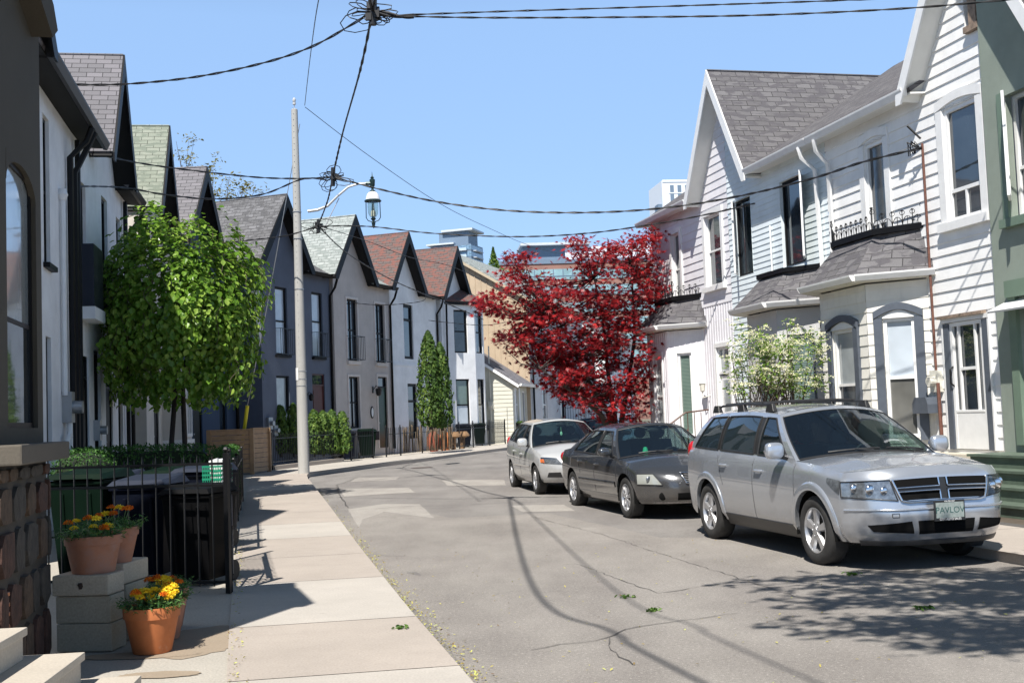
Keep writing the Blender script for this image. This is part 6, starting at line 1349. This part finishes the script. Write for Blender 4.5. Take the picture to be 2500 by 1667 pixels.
def at(px,py,Y): p=atY(px,py,Y); return p[0]
wbin((at(222,1200,12.4),12.4,.12),R(-8),'dark green bin nearest the stone wall',bin_g,bin_g,1.08)
wbin((at(365,1200,12.3),12.3,.12),R(-6),'navy bin with pale blue lid in the middle of the row',bin_n,bin_b,1.0)
wbin((at(487,1250,11.75),11.75,.12),R(-14),'black bin with ribbed top closest to the near iron gate',bin_k,bin_k,.92)
wbin((at(285,1150,15.6),15.6,.13),R(-10),'blue grey bin behind the boxwood shrub',bin_b,bin_b,.95)
wbin((at(420,1150,15.2),15.2,.13),R(-12),'bright green bin below the clipped hedge',bin_g,bin_g,.98)
wbin((at(500,1150,15.0),15.0,.13),R(-12),'navy bin with white lettered lid carrying the green crate',bin_n,bin_b,1.0)
wbin((-6.35,43.9,.3),R(20),'navy bin behind fence at the greige house',bin_n,bin_n,1.); wbin((-5.7,44.9,.3),R(20),'far green bin standing at the greige house gate',bin_g,bin_g,1.05)
wbin((-2.35,53.4,.36),R(20),'dark bin at the far white bay house',bin_n,bin_n,1.); wbin((-1.75,54.9,.37),R(20),'small far green bin at the white bay house end',bin_g,bin_g,1.)
# green crate with papers
cb=atY(531,1180,14.2); F=Loc(cb,R(-12)); crm=plain('crate_green',(.01,.22,.12),.45,var=.1); ct=empty('plastic_crate',cb,'green latticed crate holding white paper behind the near fence','crate')
q=MB(); w,d,h=.125,.15,.21
for z in (0,.05,.1,.15,.2): 
    q.box(F,-w,w,-d,-d+.008,z,z+.022); q.box(F,-w,w,d-.008,d,z,z+.022); q.box(F,-w,-w+.008,-d+.008,d-.008,z,z+.022); q.box(F,w-.008,w,-d+.008,d-.008,z,z+.022)
for i in range(9): x=-w+.012+i*(2*w-.024)/8; q.box(F,x-.005,x+.005,-d-.001,-d+.006,0,.22); q.box(F,x-.005,x+.005,d-.006,d+.001,0,.22)
q.box(F,-w,w,-d,d,-.008,0); q.build('basket',crm,ct)
q=MB(); q.hexa([F.P(-.03,-.1,.02),F.P(.05,-.1,.02),F.P(.05,.08,.02),F.P(-.03,.08,.02),F.P(-.05,-.12,.28),F.P(.06,-.11,.31),F.P(.08,.08,.27),F.P(-.04,.09,.3)]); q.hexa([F.P(.06,-.1,.02),F.P(.11,-.1,.02),F.P(.11,.08,.02),F.P(.06,.08,.02),F.P(.08,-.12,.3),F.P(.12,-.11,.29),F.P(.13,.08,.27),F.P(.07,.09,.3)])
tag(q.build('paper_stack',white),'crumpled white papers standing in the green latticed crate','paper')
# terracotta pots
tc=plain('terracotta',(.46,.145,.045),.75,var=.16,vs=7,dirt=((.52,.30,.19),6,.6)); tc2=plain('old_terracotta',(.33,.145,.085),.8,var=.2,vs=7,dirt=((.30,.17,.13),5,.48)); soil=plain('potting_soil',(.035,.022,.015),.95,var=.4,vs=30)
m_y=leafmat('marigold_yellow',(.75,.45,.01),(.95,.68,.02),(1,.85,.08),.2,.7); m_o=leafmat('marigold_orange',(.5,.07,.005),(.75,.17,.005),(.85,.28,.01),.2,.7)
def pot(c,R1,H,mat,label,flowers,rb=.68,foliage=True):
    t=empty('flower_pot',c,label,'flower pot','terracotta pots of marigolds'); q=MB(); rim=H*.24
    q.lathe((0,0,0),[(.001,0),(R1*rb*.97,0),(R1*rb,.008),(R1*.925,H-rim-.004),(R1*.93,H-rim),(R1*.985,H-rim+.002),(R1,H-.012),(R1*.99,H),(R1*.9,H),(R1*.88,H-.04),(.001,H-.045)],36,fr=Loc(c)); q.build('pot',mat,t,smooth=35)
    q=MB(); q.lathe((0,0,0),[(.001,H-.03),(R1*.89,H-.038)],20,fr=Loc(c)); q.build('soil',soil,t)
    P,Nn,D=[],[],[]
    for i in range(150):
        a=rng.uniform(0,2*math.pi); r=R1*.93*math.sqrt(rng.random()); b=Vector((c[0]+r*math.cos(a),c[1]+r*math.sin(a),c[2]+H-.03)); d=Vector((math.cos(a)*r/R1,math.sin(a)*r/R1,rng.uniform(.4,1.3))).normalized(); L=rng.uniform(.05,.115)
        for k in range(7): P.append(b+d*L*(.3+k/7)+Vector(rng.normal(0,.008,3))); Nn.append(Vector((0,0,1))+Vector(rng.normal(0,.5,3))); D.append(d*.4+Vector(rng.normal(0,.6,3)))
    for i in range(60):
        a=rng.uniform(0,2*math.pi); r=R1*rng.uniform(.9,1.06); P.append(Vector((c[0]+r*math.cos(a),c[1]+r*math.sin(a),c[2]+H+rng.uniform(-.02,.03)))); Nn.append(Vector((0,0,1))+Vector(rng.normal(0,.4,3))); D.append(Vector((math.cos(a),math.sin(a),-.2)))
    leaves('foliage',P,Nn,D,rng.uniform(.03,.055,len(P)),NEED,lm_mar,t)
    for (x,y,z,col,r) in flowers:
        fc_=Vector((c[0]+x,c[1]+y,c[2]+H+z)); P,Nn,D=[],[],[]
        for k in range(90):
            u=rng.normal(0,1,3); u/=np.linalg.norm(u); u[2]=abs(u[2])*.8-.15; P.append(fc_+Vector(u)*r*rng.uniform(.7,1)); Nn.append(Vector(u)*.4+Vector(rng.normal(0,.7,3))); D.append(Vector(u)+Vector(rng.normal(0,.4,3)))
        fl=leaves('flower_head',P,Nn,D,r*.62,OVAL,m_y if col=='y' else m_o,t)
        q=MB(); q.tube([(c[0]+x*.5,c[1]+y*.5,c[2]+H-.03),tuple(fc_)],.003,4); q.build('flower_stem',plain('stem_green',(.05,.13,.03),.6,var=.1),t)
def fl(n,R1,seed,ys_,zlo=.05,zhi=.12):
    r_=random.Random(seed); o=[]
    for i in range(n):
        a=r_.uniform(0,6.28); rr=R1*.8*math.sqrt(r_.random()); o.append((rr*math.cos(a),rr*math.sin(a),r_.uniform(zlo,zhi),'y' if r_.random()<ys_ else 'o',r_.uniform(.028,.04)))
    return o
p1=gp(359,1598,.12); p1=(p1[0],p1[1]+.12,.12)
pot(p1,.195,.315,tc,'bright terracotta pot of yellow marigolds, nearest on the pavement',fl(27,.2,3,.82))
pot((p1[0]-.07,p1[1]+.5,.12),.165,.30,tc2,'terracotta pot of marigolds hidden behind the bright front pot',fl(9,.16,5,.6,.09,.15))
pot((p1[0]-.19,p1[1]+1.0,.12),.165,.30,tc2,'third terracotta pot back in the pavement row of pots',fl(6,.15,8,.6,.05,.09))
# stone plinths
stoneb=concrete('weathered_block',(.36,.32,.245),.6,.15); stonet=concrete('weathered_slab',(.43,.37,.285),.5,.15)
def plinth(px0,px1,pyb,Y,D,Ht,label):
    a=atY(px0,pyb,Y); b=atY(px1,pyb,Y); t=empty('stone_plinth',(a[0],Y,.12),label,'stone plinth','stone plinths carrying flower pots'); F=Loc((a[0],Y,.12),R(-6)); w=b[0]-a[0]
    q=MB(); q.box(F,.01,w+.01,0,D,0,Ht*.36); q.box(F,-.0,w-.0,.012,D,Ht*.365,Ht*.72); q.build('block',stoneb,t,bevel=.01)
    q=MB(); n=12; q.box(F,-.01,w+.0,-.02,D,Ht*.73,Ht); o=q.build('top_slab',stonet,t,bevel=.014)
    q=MB(); q.ball(F.P(w*.5,-.015,Ht*.86),.022,7,5,jit=.25); q.build('slab_hole',soil,t)
    return F,w
F1,w1=plinth(135,276,1590,8.35,.24,.535,'nearer stone plinth with a chipped top slab')
F2,w2=plinth(200,312,1550,8.75,.42,.56,'stone plinth standing behind the chipped one')
c=F1.P(w1*.55,.14,.535); pot(c,.20,.265,tc2,'wide faded terracotta pot of marigolds on the chipped stone plinth',fl(8,.2,12,.45,.04,.13)+[(-.18,.0,.09,'o',.033),(.02,-.05,.06,'y',.03)],.74)
c=F2.P(w2*.62,.12,.56); pot(c,.175,.26,tc2,'terracotta pot with dark foliage on the rear stone plinth',fl(7,.17,14,.5,.08,.16))
# steps at the near left corner
lime=concrete('limestone_tread',(.47,.42,.35),.2)
st=empty('stone_steps',(-3.2,7.4,.12),'pale stone steps cut off by the lower left corner','steps')
for (px,py,z,nm) in ((335,1649,.29,0),(197,1592,.46,1),(56,1531,.63,2)):
    a=gp(px,py,z); F=Fr((a[0],a[1]),(math.sin(R(-6)),math.cos(R(-6))),.12,1)
    q=MB(); q.box(F,-1.9,0,-1.6,0,.17*nm-.0,.17*(nm+1)-.045); q.box(F,-1.92,.015,-1.6,.02,.17*(nm+1)-.043,.17*(nm+1)); q.build('step',lime,st,bevel=.006)
# copper banded newel
hp=atY(6,1560,6.9); hpost=empty('handrail_post',(hp[0],hp[1],.12),'black post with copper bands at the lower left frame edge','post')
q=MB(); q.tube([(hp[0],hp[1],.12),(hp[0],hp[1],atY(6,1446,6.9)[2])],.037,14); q.build('post_shaft',black,hpost,smooth=50); copper=plain('copper',(.5,.22,.12),.3,.8,var=.15); q=MB()
for py,h in ((1450,.012),(1476,.012),(1499,.012),(1545,.05)): 
    z=atY(6,py,6.9)[2]; q.lathe((hp[0],hp[1],z),[(.038,-h),(.043,-h*.8),(.043,h*.8),(.038,h)],16)
q.build('copper_band',copper,hpost,smooth=40)
# purple petunia trough on the black bin side
t=empty('flower_planter',(at(443,1220,13.4),13.4,.12),'small planter with purple flowers between the bins and the gate','planter'); q=MB(); q.lathe((0,0,0),[(.001,0),(.1,0),(.14,.75),(.001,.76)],12,fr=Loc((at(443,1220,13.4),13.4,.12))); q.build('tub',bin_n,t)
P=[Vector((at(443,1210,13.4),13.4,.93))+Vector(rng.normal(0,1,3)*np.array((.05,.05,.06))) for i in range(160)]; leaves('blossom',P[:70],[Vector((0,-.5,.6))+Vector(rng.normal(0,.4,3)) for _ in P[:70]],[rng.normal(0,1,3) for _ in P[:70]],.035,OVAL,leafmat('purple_petals',(.12,.01,.2),(.25,.03,.35),(.4,.15,.5)),t); leaves('foliage',P[70:],[Vector((0,-.3,.8))+Vector(rng.normal(0,.4,3)) for _ in P[70:]],[rng.normal(0,1,3) for _ in P[70:]],.035,OVAL,lm_mar,t)
# litter: leaf sprays on the road and drifts in the gutter
P,Nn,D,V=[],[],[],[]
for i in range(1500):
    y=abs(rng.normal(0,7))+7.2; x=xL(y)+abs(rng.normal(0,.11))+.01
    if y>30: continue
    P.append((x,y,.012+gz(y)+rng.uniform(0,.012))); Nn.append(Vector((0,0,1))+Vector(rng.normal(0,.4,3))); D.append(rng.normal(0,1,3)); V.append(rng.uniform(0,1))
for i in range(420):
    y=rng.uniform(7,15); x=rng.uniform(xL(y)+.2,xR(y)-.1); P.append((x,y,.016+gz(y))); Nn.append(Vector((0,0,1))+Vector(rng.normal(0,.25,3))); D.append(rng.normal(0,1,3)); V.append(rng.uniform(.4,1))
for i in range(240):
    y=rng.uniform(7,16); x=xS(y)+rng.normal(0,.03); P.append((x,y,.13+gz(y))); Nn.append(Vector((0,0,1))+Vector(rng.normal(0,.3,3))); D.append(rng.normal(0,1,3)); V.append(rng.uniform(0,.5))
tag(leaves('leaf_litter',P,Nn,D,rng.uniform(.012,.034,len(P)),OVAL,leafmat('litter',(.16,.09,.04),(.42,.36,.08),(.52,.56,.16),.1,.7)),kind='stuff')
for px,py,lab,n in ((1596,1490,'pale green fallen leaf spray in the middle of the road',34),(2258,1484,'green fallen leaf spray in the dappled shade on the road',30),(1527,1457,'tiny fallen leaf spray beyond the central one',22),(980,1533,'single green leaf spray lying on the left pavement',20),(2080,1402,'small green leaf spray close to the SUV front wheel',24)):
    c=gp(px,py,.12 if px<1100 else .012); P=[Vector(c)+Vector((rng.normal(0,.035),rng.normal(0,.033),rng.uniform(0,.015))) for _ in range(n)]
    tag(leaves('fallen_leaf_spray',P,[Vector((0,0,1))+Vector(rng.normal(0,.5,3)) for _ in P],[rng.normal(0,1,3) for _ in P],.05,OVAL,lm_over),lab,'leaves')
# damp stains around the pots are part of the yard surface
for k,(cx_,cy2,ra,rb_) in enumerate(((p1[0]+.22,p1[1]+.35,.36,.62),(p1[0]-.05,p1[1]-.1,.42,.13),(gp(390,1645,.12)[0],gp(390,1645,.12)[1],.26,.10))):
    q=MB(); n=36; q.face([(cx_+ra*math.cos(2*math.pi*i/n)*(1+.08*math.sin(3*i)),cy2+rb_*math.sin(2*math.pi*i/n)*(1+.06*math.sin(5*i)),.1165+.0015*k) for i in range(n)]); tag(q.build('damp_patch',concrete('damp_concrete',(.30,.24,.175),.3)),kind='structure')
# ---------------------------------------------------------------- cables
cabm=plain('cable_sheath',(.016,.016,.018),.5,var=.2,vs=20)
def cable(pts,r,label,sag=0,name='overhead_cable',mat=cabm,tw=True,group='overhead cables'):
    W_=[Vector(atY(*p)) for p in pts]; out=[]
    for i in range(len(W_)-1):
        p0=W_[max(0,i-1)];p1_=W_[i];p2=W_[i+1];p3=W_[min(len(W_)-1,i+2)]; n=10
        for k in range(n):
            t=k/n; out.append(.5*((2*p1_)+(p2-p0)*t+(2*p0-5*p1_+4*p2-p3)*t*t+(3*p1_-p0-3*p2+p3)*t**3))
    out.append(W_[-1]); mb=MB()
    if tw:
        ln=0
        A,B=[],[]
        for i,p in enumerate(out):
            if i: ln+=(p-out[i-1]).length
            o=Vector((0,math.cos(ln*7),math.sin(ln*7)))*r*.75; o.x=o.y*.4; A.append(p+o); B.append(p-o)
        mb.tube(A,r*.7,5,False); mb.tube(B,r*.7,5,False)
    else: mb.tube(out,r,5,False)
    o=mb.build(name,mat); return tag(o,label,'cable',group)
N1=(910,28,17.9); N2=(812,432,27.7); N3=(776,553,33)
cable([(925,-40,16.2),N1,(880,170,20),(838,320,24.2),N2],.024,'thick twisted black cable descending from the top splice to the middle one')
cable([N2,(800,490,30),N3],.022,'short twisted cable between the two lower splices beside the lamp')
cable([(968,40,17.8),(1180,44,17.5),(1500,43,17),(1850,38,16.5),(2200,22,16),(2460,0,15.8),(2560,-12,15.5)],.013,'lower of the twin cables crossing the top of the sky')
cable([(968,38,17.8),(1250,28,17.5),(1700,14,17),(2100,0,16.5),(2400,-16,16)],.012,'upper of the twin cables crossing the top of the sky')
cable([N1,(980,42,17.85),(1010,40,17.8)],.03,'short thick cable tail right of the top splice')
cable([N1,(860,60,18),(760,115,18.4),(640,155,19),(480,188,19.8),(320,205,20.5),(200,207,20.9),(118,201,21.3)],.016,'cable sweeping left from the top splice to the nearest white house')
cable([N2,(745,436,27.3),(640,434,26.5),(500,420,25.5),(350,400,24.5),(215,372,22.6)],.016,'upper of two cables from middle splice to the left houses')
cable([(800,440,27.6),(740,437,27.2),(640,475,26.3),(520,486,25.4),(400,475,24.3),(300,458,23.4),(165,455,20.9)],.016,'lower of two cables from middle splice to the left houses')
cable([N2,(930,463,27),(1080,495,26),(1250,515,25.4),(1440,519,24.8),(1620,508,24),(1800,480,23),(1980,437,21),(2110,395,19.6),(2250,362,18.6)],.018,'long sagging cable from middle splice to the near white house mast')
cable([N3,(900,553,32),(1060,570,31),(1260,578,30),(1430,570,29),(1580,550,28),(1720,525,27),(1862,492,25.9)],.016,'long cable crossing just above the red maple to the aqua house')
cable([N3,(700,575,33.3),(620,585,34),(560,592,34.5)],.016,'cable from lowest splice left past the pole to navy house')
cable([(785,560,33),(850,620,37),(950,680,42),(1040,720,47),(1075,734,49),(1180,780,54)],.022,'thick cable running down to the white houses eaves')
cable([(790,555,33),(900,590,37),(1000,628,42),(1100,650,47),(1190,690,52)],.012,'thin cable passing the brown gables at the far row')
cable([(745,262,YP),(900,380,37),(1070,495,42),(1200,560,48),(1310,605,56),(1450,640,70)],.010,'thin straight wire running right from the pole top',tw=False)
cable([(744,258,YP),(755,160,28),(768,60,22),(778,0,19.5),(790,-60,17)],.010,'thin straight wire rising from the pole top overhead',tw=False)
cable([(832,724,45.2),(870,740,45.5),(950,744,46.5),(1030,735,48),(1040,718,49)],.012,'slack service cable hanging across the greige house front')
cable([(1046,782,49),(1100,788,50),(1180,794,52),(1240,786,54)],.012,'slack service cable between the cypress and the maple')
def splice(p,label,r,k):
    c=Vector(atY(*p)); mb=MB(); mb.tube([c+Vector((0,.0,-r*1.3)),c+Vector((.02,0,r*1.3))],r*.32,8)
    for i in range(k):
        a=rng.uniform(0,6.28); b=a+rng.uniform(.8,2.5); R_=r*rng.uniform(.9,2.3); e=rng.uniform(.4,1.1); pts=[]
        for j in range(9): t=j/8; an=a+(b-a)*t; pts.append(c+Vector((R_*math.cos(an)*math.sin(math.pi*t)*1.6,rng.normal(0,.02),R_*math.sin(an)*math.sin(math.pi*t)*e-.1*r)))
        mb.tube(pts,.009,4,False)
    for i in range(6): o=Vector(rng.normal(0,r*.35,3)); mb.box(Loc(tuple(c+o)),-.04,.05,-.03,.03,-.05,.06)
    o=mb.build('cable_splice',cabm); tag(o,label,'splice','tangled cable splices')
splice(N1,'big tangled splice box at the top edge of the sky',.17,16); splice(N2,'tangled splice left of the street lamp',.17,13); splice(N3,'lowest tangled splice right beside the concrete pole',.15,12)
# ---------------------------------------------------------------- farther houses
batt=stucco('tan_boards',(.47,.37,.26),.1,20,.1); ysid=stucco('pale_yellow_siding',(.58,.565,.48),.12,25,.1); gst=stucco('pale_grey_render',(.55,.55,.56),.2)
def endhouse(name,label,A,deg,L,D,we,rise,wallf,wallg,roofm,lapg=0,courseg=.2,batten=False,ov=.4,w0=0,holes=(),trimc=white):
    U=(math.sin(R(deg)),math.cos(R(deg))); f=Fr(A,U,.35,1); root=empty(name,f.P(0,0,0),label,'house'); P=f.P
    q=MB(); wall(q,f,0,L,w0,we,holes); q.face([P(L,0,w0),P(L,-D,w0),P(L,-D,we),P(L,0,we)]); q.face([P(0,-D,w0),P(L,-D,w0),P(L,-D,we),P(0,-D,we)]); q.build('wall',wallf,root)
    g=Fr((P(0,-D,0)[0],P(0,-D,0)[1]),(f.N[0],f.N[1]),.35,1)  # gable end, seen from the camera; u runs from the back to the street
    q=MB(); wall(q,g,0,D,w0,we,[],lapg,courseg); s=rise/(D/2); wall(q,g,0,D,we,we+rise,[],lapg,courseg,cl=[(s,1,we+rise+s*D/2),(-s,1,we+rise-s*D/2)])
    if batten:
        u=.1
        while u<D:
            zt_=we+rise-abs(u-D/2)*s-.02; q.box(g,u-.018,u+.018,0,.03,w0,zt_); u+=.32
    q.build('gable_wall',wallg,root)
    q=MB(); z=we
    q.slab([P(-.25,ov,we-ov*s),P(L+.2,ov,we-ov*s),P(L+.2,-D/2,we+rise+.03),P(-.25,-D/2,we+rise+.03)],.1); q.slab([P(-.25,-D-ov,we-ov*s),P(L+.2,-D-ov,we-ov*s),P(L+.2,-D/2,we+rise+.03),P(-.25,-D/2,we+rise+.03)],.1); q.build('roof',roofm,root)
    q=MB(); q.slab([P(-.27,ov+.01,we-ov*s-.11),P(-.2,ov+.01,we-ov*s-.11),P(-.2,-D/2,we+rise-.08),P(-.27,-D/2,we+rise-.08)],.13); q.build('bargeboard',trimc,root)
    gutter(root,f,-.2,L+.1,ov,we-ov*s-.02,trimc,.12)
    return root,f,g
a=atY(1300,1080,60.5); root,f,g=endhouse('boarded_house','tall house with tan vertical boards on its gable end and pale roof',(a[0],60.5),17,12,9,7.6,2.75,gst,batt,sh_pale,batten=True,holes=[(2.2,3.2,3.9,6.0),(2.2,3.2,.9,2.9),(6.2,7.1,3.9,6.0),(6,7,.4,2.8)],trimc=plain('tan_trim',(.46,.38,.27),.6,var=.1))
for h in [(2.2,3.2,3.9,6.0),(2.2,3.2,.9,2.9),(6.2,7.1,3.9,6.0)]: window(root,f,h,white,glass,fw=.08,sill=white,bars=(.5,))
window(root,f,(6,7,.4,2.8),black,glass); pipe(root,[f.P(.3,.1,7.2),f.P(.3,.1,0)],.06,black)
a=atY(1256,1085,56.8); root,f,g=endhouse('yellow_cottage','low pale yellow sided cottage tucked in front of the tan boarded house',(a[0],56.8),11,5.2,7,3.2,2.35,ysid,ysid,sh_mid,.02,.2,holes=[(.7,1.5,1.1,2.7),(2.6,3.5,.2,2.6)])
window(root,f,(.7,1.5,1.1,2.7),white,glass,fw=.07,bars=(.5,)); window(root,f,(2.6,3.5,.2,2.6),white,glass,fw=.07)
for u in (.4,1.55): q=MB(); q.box(f,u,u+.27,.0,.03,1.05,2.75); q.build('shutter',white,root)
pipe(root,[g.P(5.9,.05,4.8),g.P(5.9,.05,.2)],.035,cream,'conduit'); meter(root,g,5.92,1.9,cream,1.); q=MB(); q.prism(g,[(5.2,.7),(5.75,.7),(5.75,.95),(5.5,1.15),(5.35,1.15)],.02,.3); q.build('vent_hood',black,root)
q=MB(); q.box(f,.6,1.6,.0,.25,.75,1.0); q.build('window_box',black,root); leaves('foliage',[Vector(f.P(rng.uniform(.6,1.6),rng.uniform(.02,.25),1.0))+Vector(rng.normal(0,.05,3)) for _ in range(200)],jit(200,1)+np.array((0,0,1)),jit(200,1),.08,OVAL,lm_vib,root)
for k,(px,Y,lab,wm,rm) in enumerate(((1378,72,'pale grey rendered house with blue door behind the red maple',gst,sh_grey),(1485,80,'white rendered house glimpsed through the maple crown',st_white2,sh_mid))):
    a=atY(px,1060,Y); hs=[(.8,1.7,3.9,5.9),(2.6,3.5,3.9,5.9),(.8,1.7,1.0,2.9),(2.7,3.6,.3,2.7)]
    root,f,g=endhouse('rendered_house',lab,(a[0],Y),24,6,8,6.6,2.6,wm,wm,rm,holes=hs)
    for h in hs[:3]: window(root,f,h,white,glass,fw=.08,bars=(.5,))
    q=MB(); q.box(f,2.7,3.6,-.1,-.05,.3,2.7); q.build('door',plain('blue_door',(.03,.10,.25),.5,var=.1),root)
a=atY(1382,1045,66); ironfence([(a[0],66,1.05),(a[0]+2.2,66.3,1.05)],'dark porch railing in front of the pale grey rendered house',1.1,(.1,1.0),.14,1.1,name='porch_railing',spear=False); q=MB(); q.box(Loc((a[0],66,.3)),-.2,2.4,0,3,0,.75); tag(q.build('porch_platform',plain('porch_dark',(.05,.055,.07),.7)),'dark raised porch below the railing behind the maple','porch')
# ---------------------------------------------------------------- distant city blocks
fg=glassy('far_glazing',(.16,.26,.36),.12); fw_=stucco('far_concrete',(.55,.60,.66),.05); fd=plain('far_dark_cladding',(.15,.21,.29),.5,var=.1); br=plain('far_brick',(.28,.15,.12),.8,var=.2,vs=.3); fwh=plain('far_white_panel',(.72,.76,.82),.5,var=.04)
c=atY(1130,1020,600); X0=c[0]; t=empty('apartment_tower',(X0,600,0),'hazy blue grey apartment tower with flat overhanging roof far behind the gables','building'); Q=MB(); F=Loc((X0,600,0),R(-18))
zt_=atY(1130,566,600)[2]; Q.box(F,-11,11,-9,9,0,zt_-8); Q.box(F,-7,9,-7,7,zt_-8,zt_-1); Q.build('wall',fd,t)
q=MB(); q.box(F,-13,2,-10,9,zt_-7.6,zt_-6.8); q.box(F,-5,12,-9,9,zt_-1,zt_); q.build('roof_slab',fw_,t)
for k in range(9):
    z=zt_-11-k*3.4
    q=MB(); q.box(F,-11.1,11.1,-9.15,-9.02,z,z+2.3); q.box(F,11.02,11.15,-9,9,z,z+2.3); q.build('window_band',fg,t)
    q=MB(); q.box(F,-8,-1,-10.8,-9.1,z-.5,z-.15); q.box(F,3,9,-10.8,-9.1,z-.5,z-.15); q.box(F,11.1,12.8,-6,5,z-.5,z-.15); q.build('balcony',fw_,t)
    q=MB(); q.box(F,-8,-1,-10.8,-10.7,z-.1,z+.9); q.box(F,3,9,-10.8,-10.7,z-.1,z+.9); q.build('balcony_glass',plain('pale_balcony_glass',(.45,.56,.68),.2,var=.1),t)
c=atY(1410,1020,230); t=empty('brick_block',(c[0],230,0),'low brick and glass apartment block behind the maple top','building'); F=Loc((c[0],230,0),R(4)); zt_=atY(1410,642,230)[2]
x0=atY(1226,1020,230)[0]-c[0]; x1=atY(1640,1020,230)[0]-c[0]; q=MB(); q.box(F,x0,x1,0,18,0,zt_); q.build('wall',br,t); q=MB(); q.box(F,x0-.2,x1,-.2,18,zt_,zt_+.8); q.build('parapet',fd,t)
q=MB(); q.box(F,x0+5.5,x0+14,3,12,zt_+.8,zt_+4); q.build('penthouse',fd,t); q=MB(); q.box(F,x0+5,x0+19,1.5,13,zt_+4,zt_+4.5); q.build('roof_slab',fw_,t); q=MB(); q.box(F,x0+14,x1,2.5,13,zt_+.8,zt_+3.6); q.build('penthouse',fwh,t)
for k in range(7):
    z=zt_-3.2-k*3.3; x=x0+2
    q=MB(); q.box(F,x0+1.6,x1-1,-.12,-.01,z,z+2.1); b=q.build('window_band',plain('pale_teal_glass',(.25,.40,.44),.15,var=.3,vs=.4),t); q=MB(); x=x0+1.6
    while x<x1-1: q.box(F,x,x+.16,-.2,-.1,z,z+2.1); x+=1.9
    q.box(F,x0+1.6,x1-1,-.2,-.1,z+.65,z+.78); q.build('mullions',fd,b)
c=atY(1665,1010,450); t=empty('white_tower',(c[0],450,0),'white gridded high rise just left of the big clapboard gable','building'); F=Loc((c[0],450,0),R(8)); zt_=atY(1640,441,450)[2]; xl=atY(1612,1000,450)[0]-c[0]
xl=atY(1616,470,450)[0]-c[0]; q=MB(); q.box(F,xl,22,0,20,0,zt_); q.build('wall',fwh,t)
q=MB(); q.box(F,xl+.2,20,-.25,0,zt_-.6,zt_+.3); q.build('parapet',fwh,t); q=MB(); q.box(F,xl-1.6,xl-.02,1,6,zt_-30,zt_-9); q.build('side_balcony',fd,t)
for k in range(6):
    z=zt_-8-k*8.2; q=MB(); x=xl+3.2
    while x<18: q.box(F,x,x+1.5,-.1,-.01,z,z+6.2); x+=3
    q.build('window_band',fd,t); q=MB(); q.box(F,xl+2.5,18,-.16,-.11,z+2.9,z+3.3); q.build('spandrel',fwh,t)
# far trees on the skyline
for px,py,Y,r,lab in ((1205,640,190,1.3,'small dark conifer on the skyline left of the brick block'),(1165,655,200,1.9,'pale green far tree tops under the hazy tower')):
    b=atY(px,py,Y); n=700; t=empty('far_tree',(b[0],Y,0),lab,'tree'); con=px==1205
    P=[]; 
    for i in range(n):
        h=rng.random(); 
        if con: rr=r*(1-h)*rng.uniform(.5,1.1); P.append(Vector((b[0]+rr*math.cos(i),Y+rr*math.sin(i),b[2]-2+h*4.4)))
        else: P.append(Vector((b[0]+rng.normal(0,r*1.6),Y+rng.normal(0,r),b[2]-1+rng.normal(0,.55))))
    leaves('crown',P,jit(n,1)+np.array((0,-.3,.6)),jit(n,1),.7 if not con else .5,SCALE_,lm_ced if con else lm_vib,t); q=MB(); q.tube([(b[0],Y,0),(b[0],Y,b[2]-.5)],[.4,.15],6); q.build('trunk',barkd,t)
# things dimly visible through the far fence
for (px,py,Y,col,lab) in ((1060,1092,49.2,(.55,.10,.05),'red bag leaning behind the reed screen fence'),(1088,1088,50.2,(.62,.20,.06),'orange bag beside the red one behind the fence')):
    c=atY(px,1103,Y); q=MB(); q.ball((c[0],Y,c[2]+.42),.30,12,8,(1,.7,1.5),.06); tag(q.build('garden_bag',plain('bag_%d'%px,col,.7,var=.25,vs=12),smooth=60),lab,'bag')
for k,(px,Y) in enumerate(((1108,50.6),(1130,51.6))):
    c=atY(px,1103,Y); q=MB(); q.lathe((0,0,0),[(.001,.75),(.2,.78),(.3,.66),(.33,.58),(.12,.5),(.1,.0)],12,fr=Loc((c[0],Y,.33))); tag(q.build('straw_topped_stake',plain('straw',(.24,.14,.07),.9,var=.3,vs=20)),'straw capped planter post behind the far fence, '+('left one' if k==0 else 'right one'),'planter')

# two cables carry on over the viewer's head; their shade runs along the road
def over(px_list,h,start,r,label):
    pts=[Vector(atY(*start))]
    for p in px_list: g=Vector(gp(*p)); pts.append(g+SD*(h/SD.z))
    e=pts[-1]+(pts[-1]-pts[-2]).normalized()*12; pts.append(e+Vector((0,0,1.2)))
    out=[]
    for i in range(len(pts)-1):
        p0=pts[max(0,i-1)];a=pts[i];b=pts[i+1];p3=pts[min(len(pts)-1,i+2)]
        for k in range(12): t=k/12; out.append(.5*((2*a)+(b-p0)*t+(2*p0-5*a+4*b-p3)*t*t+(3*a-p0-3*b+p3)*t**3))
    out.append(pts[-1]); mb=MB(); mb.tube(out,r,6); tag(mb.build('overhead_cable',cabm),label,'cable','overhead cables')
over([(1300,1430),(1500,1545),(1708,1663)],7.5,N1,.024,'cable leaving the top edge left of the top splice towards the viewer')
over([(1500,1440),(1700,1530),(1900,1625)],8.3,(925,-40,16.2),.014,'thinner cable above the viewer parallel to the thick one')
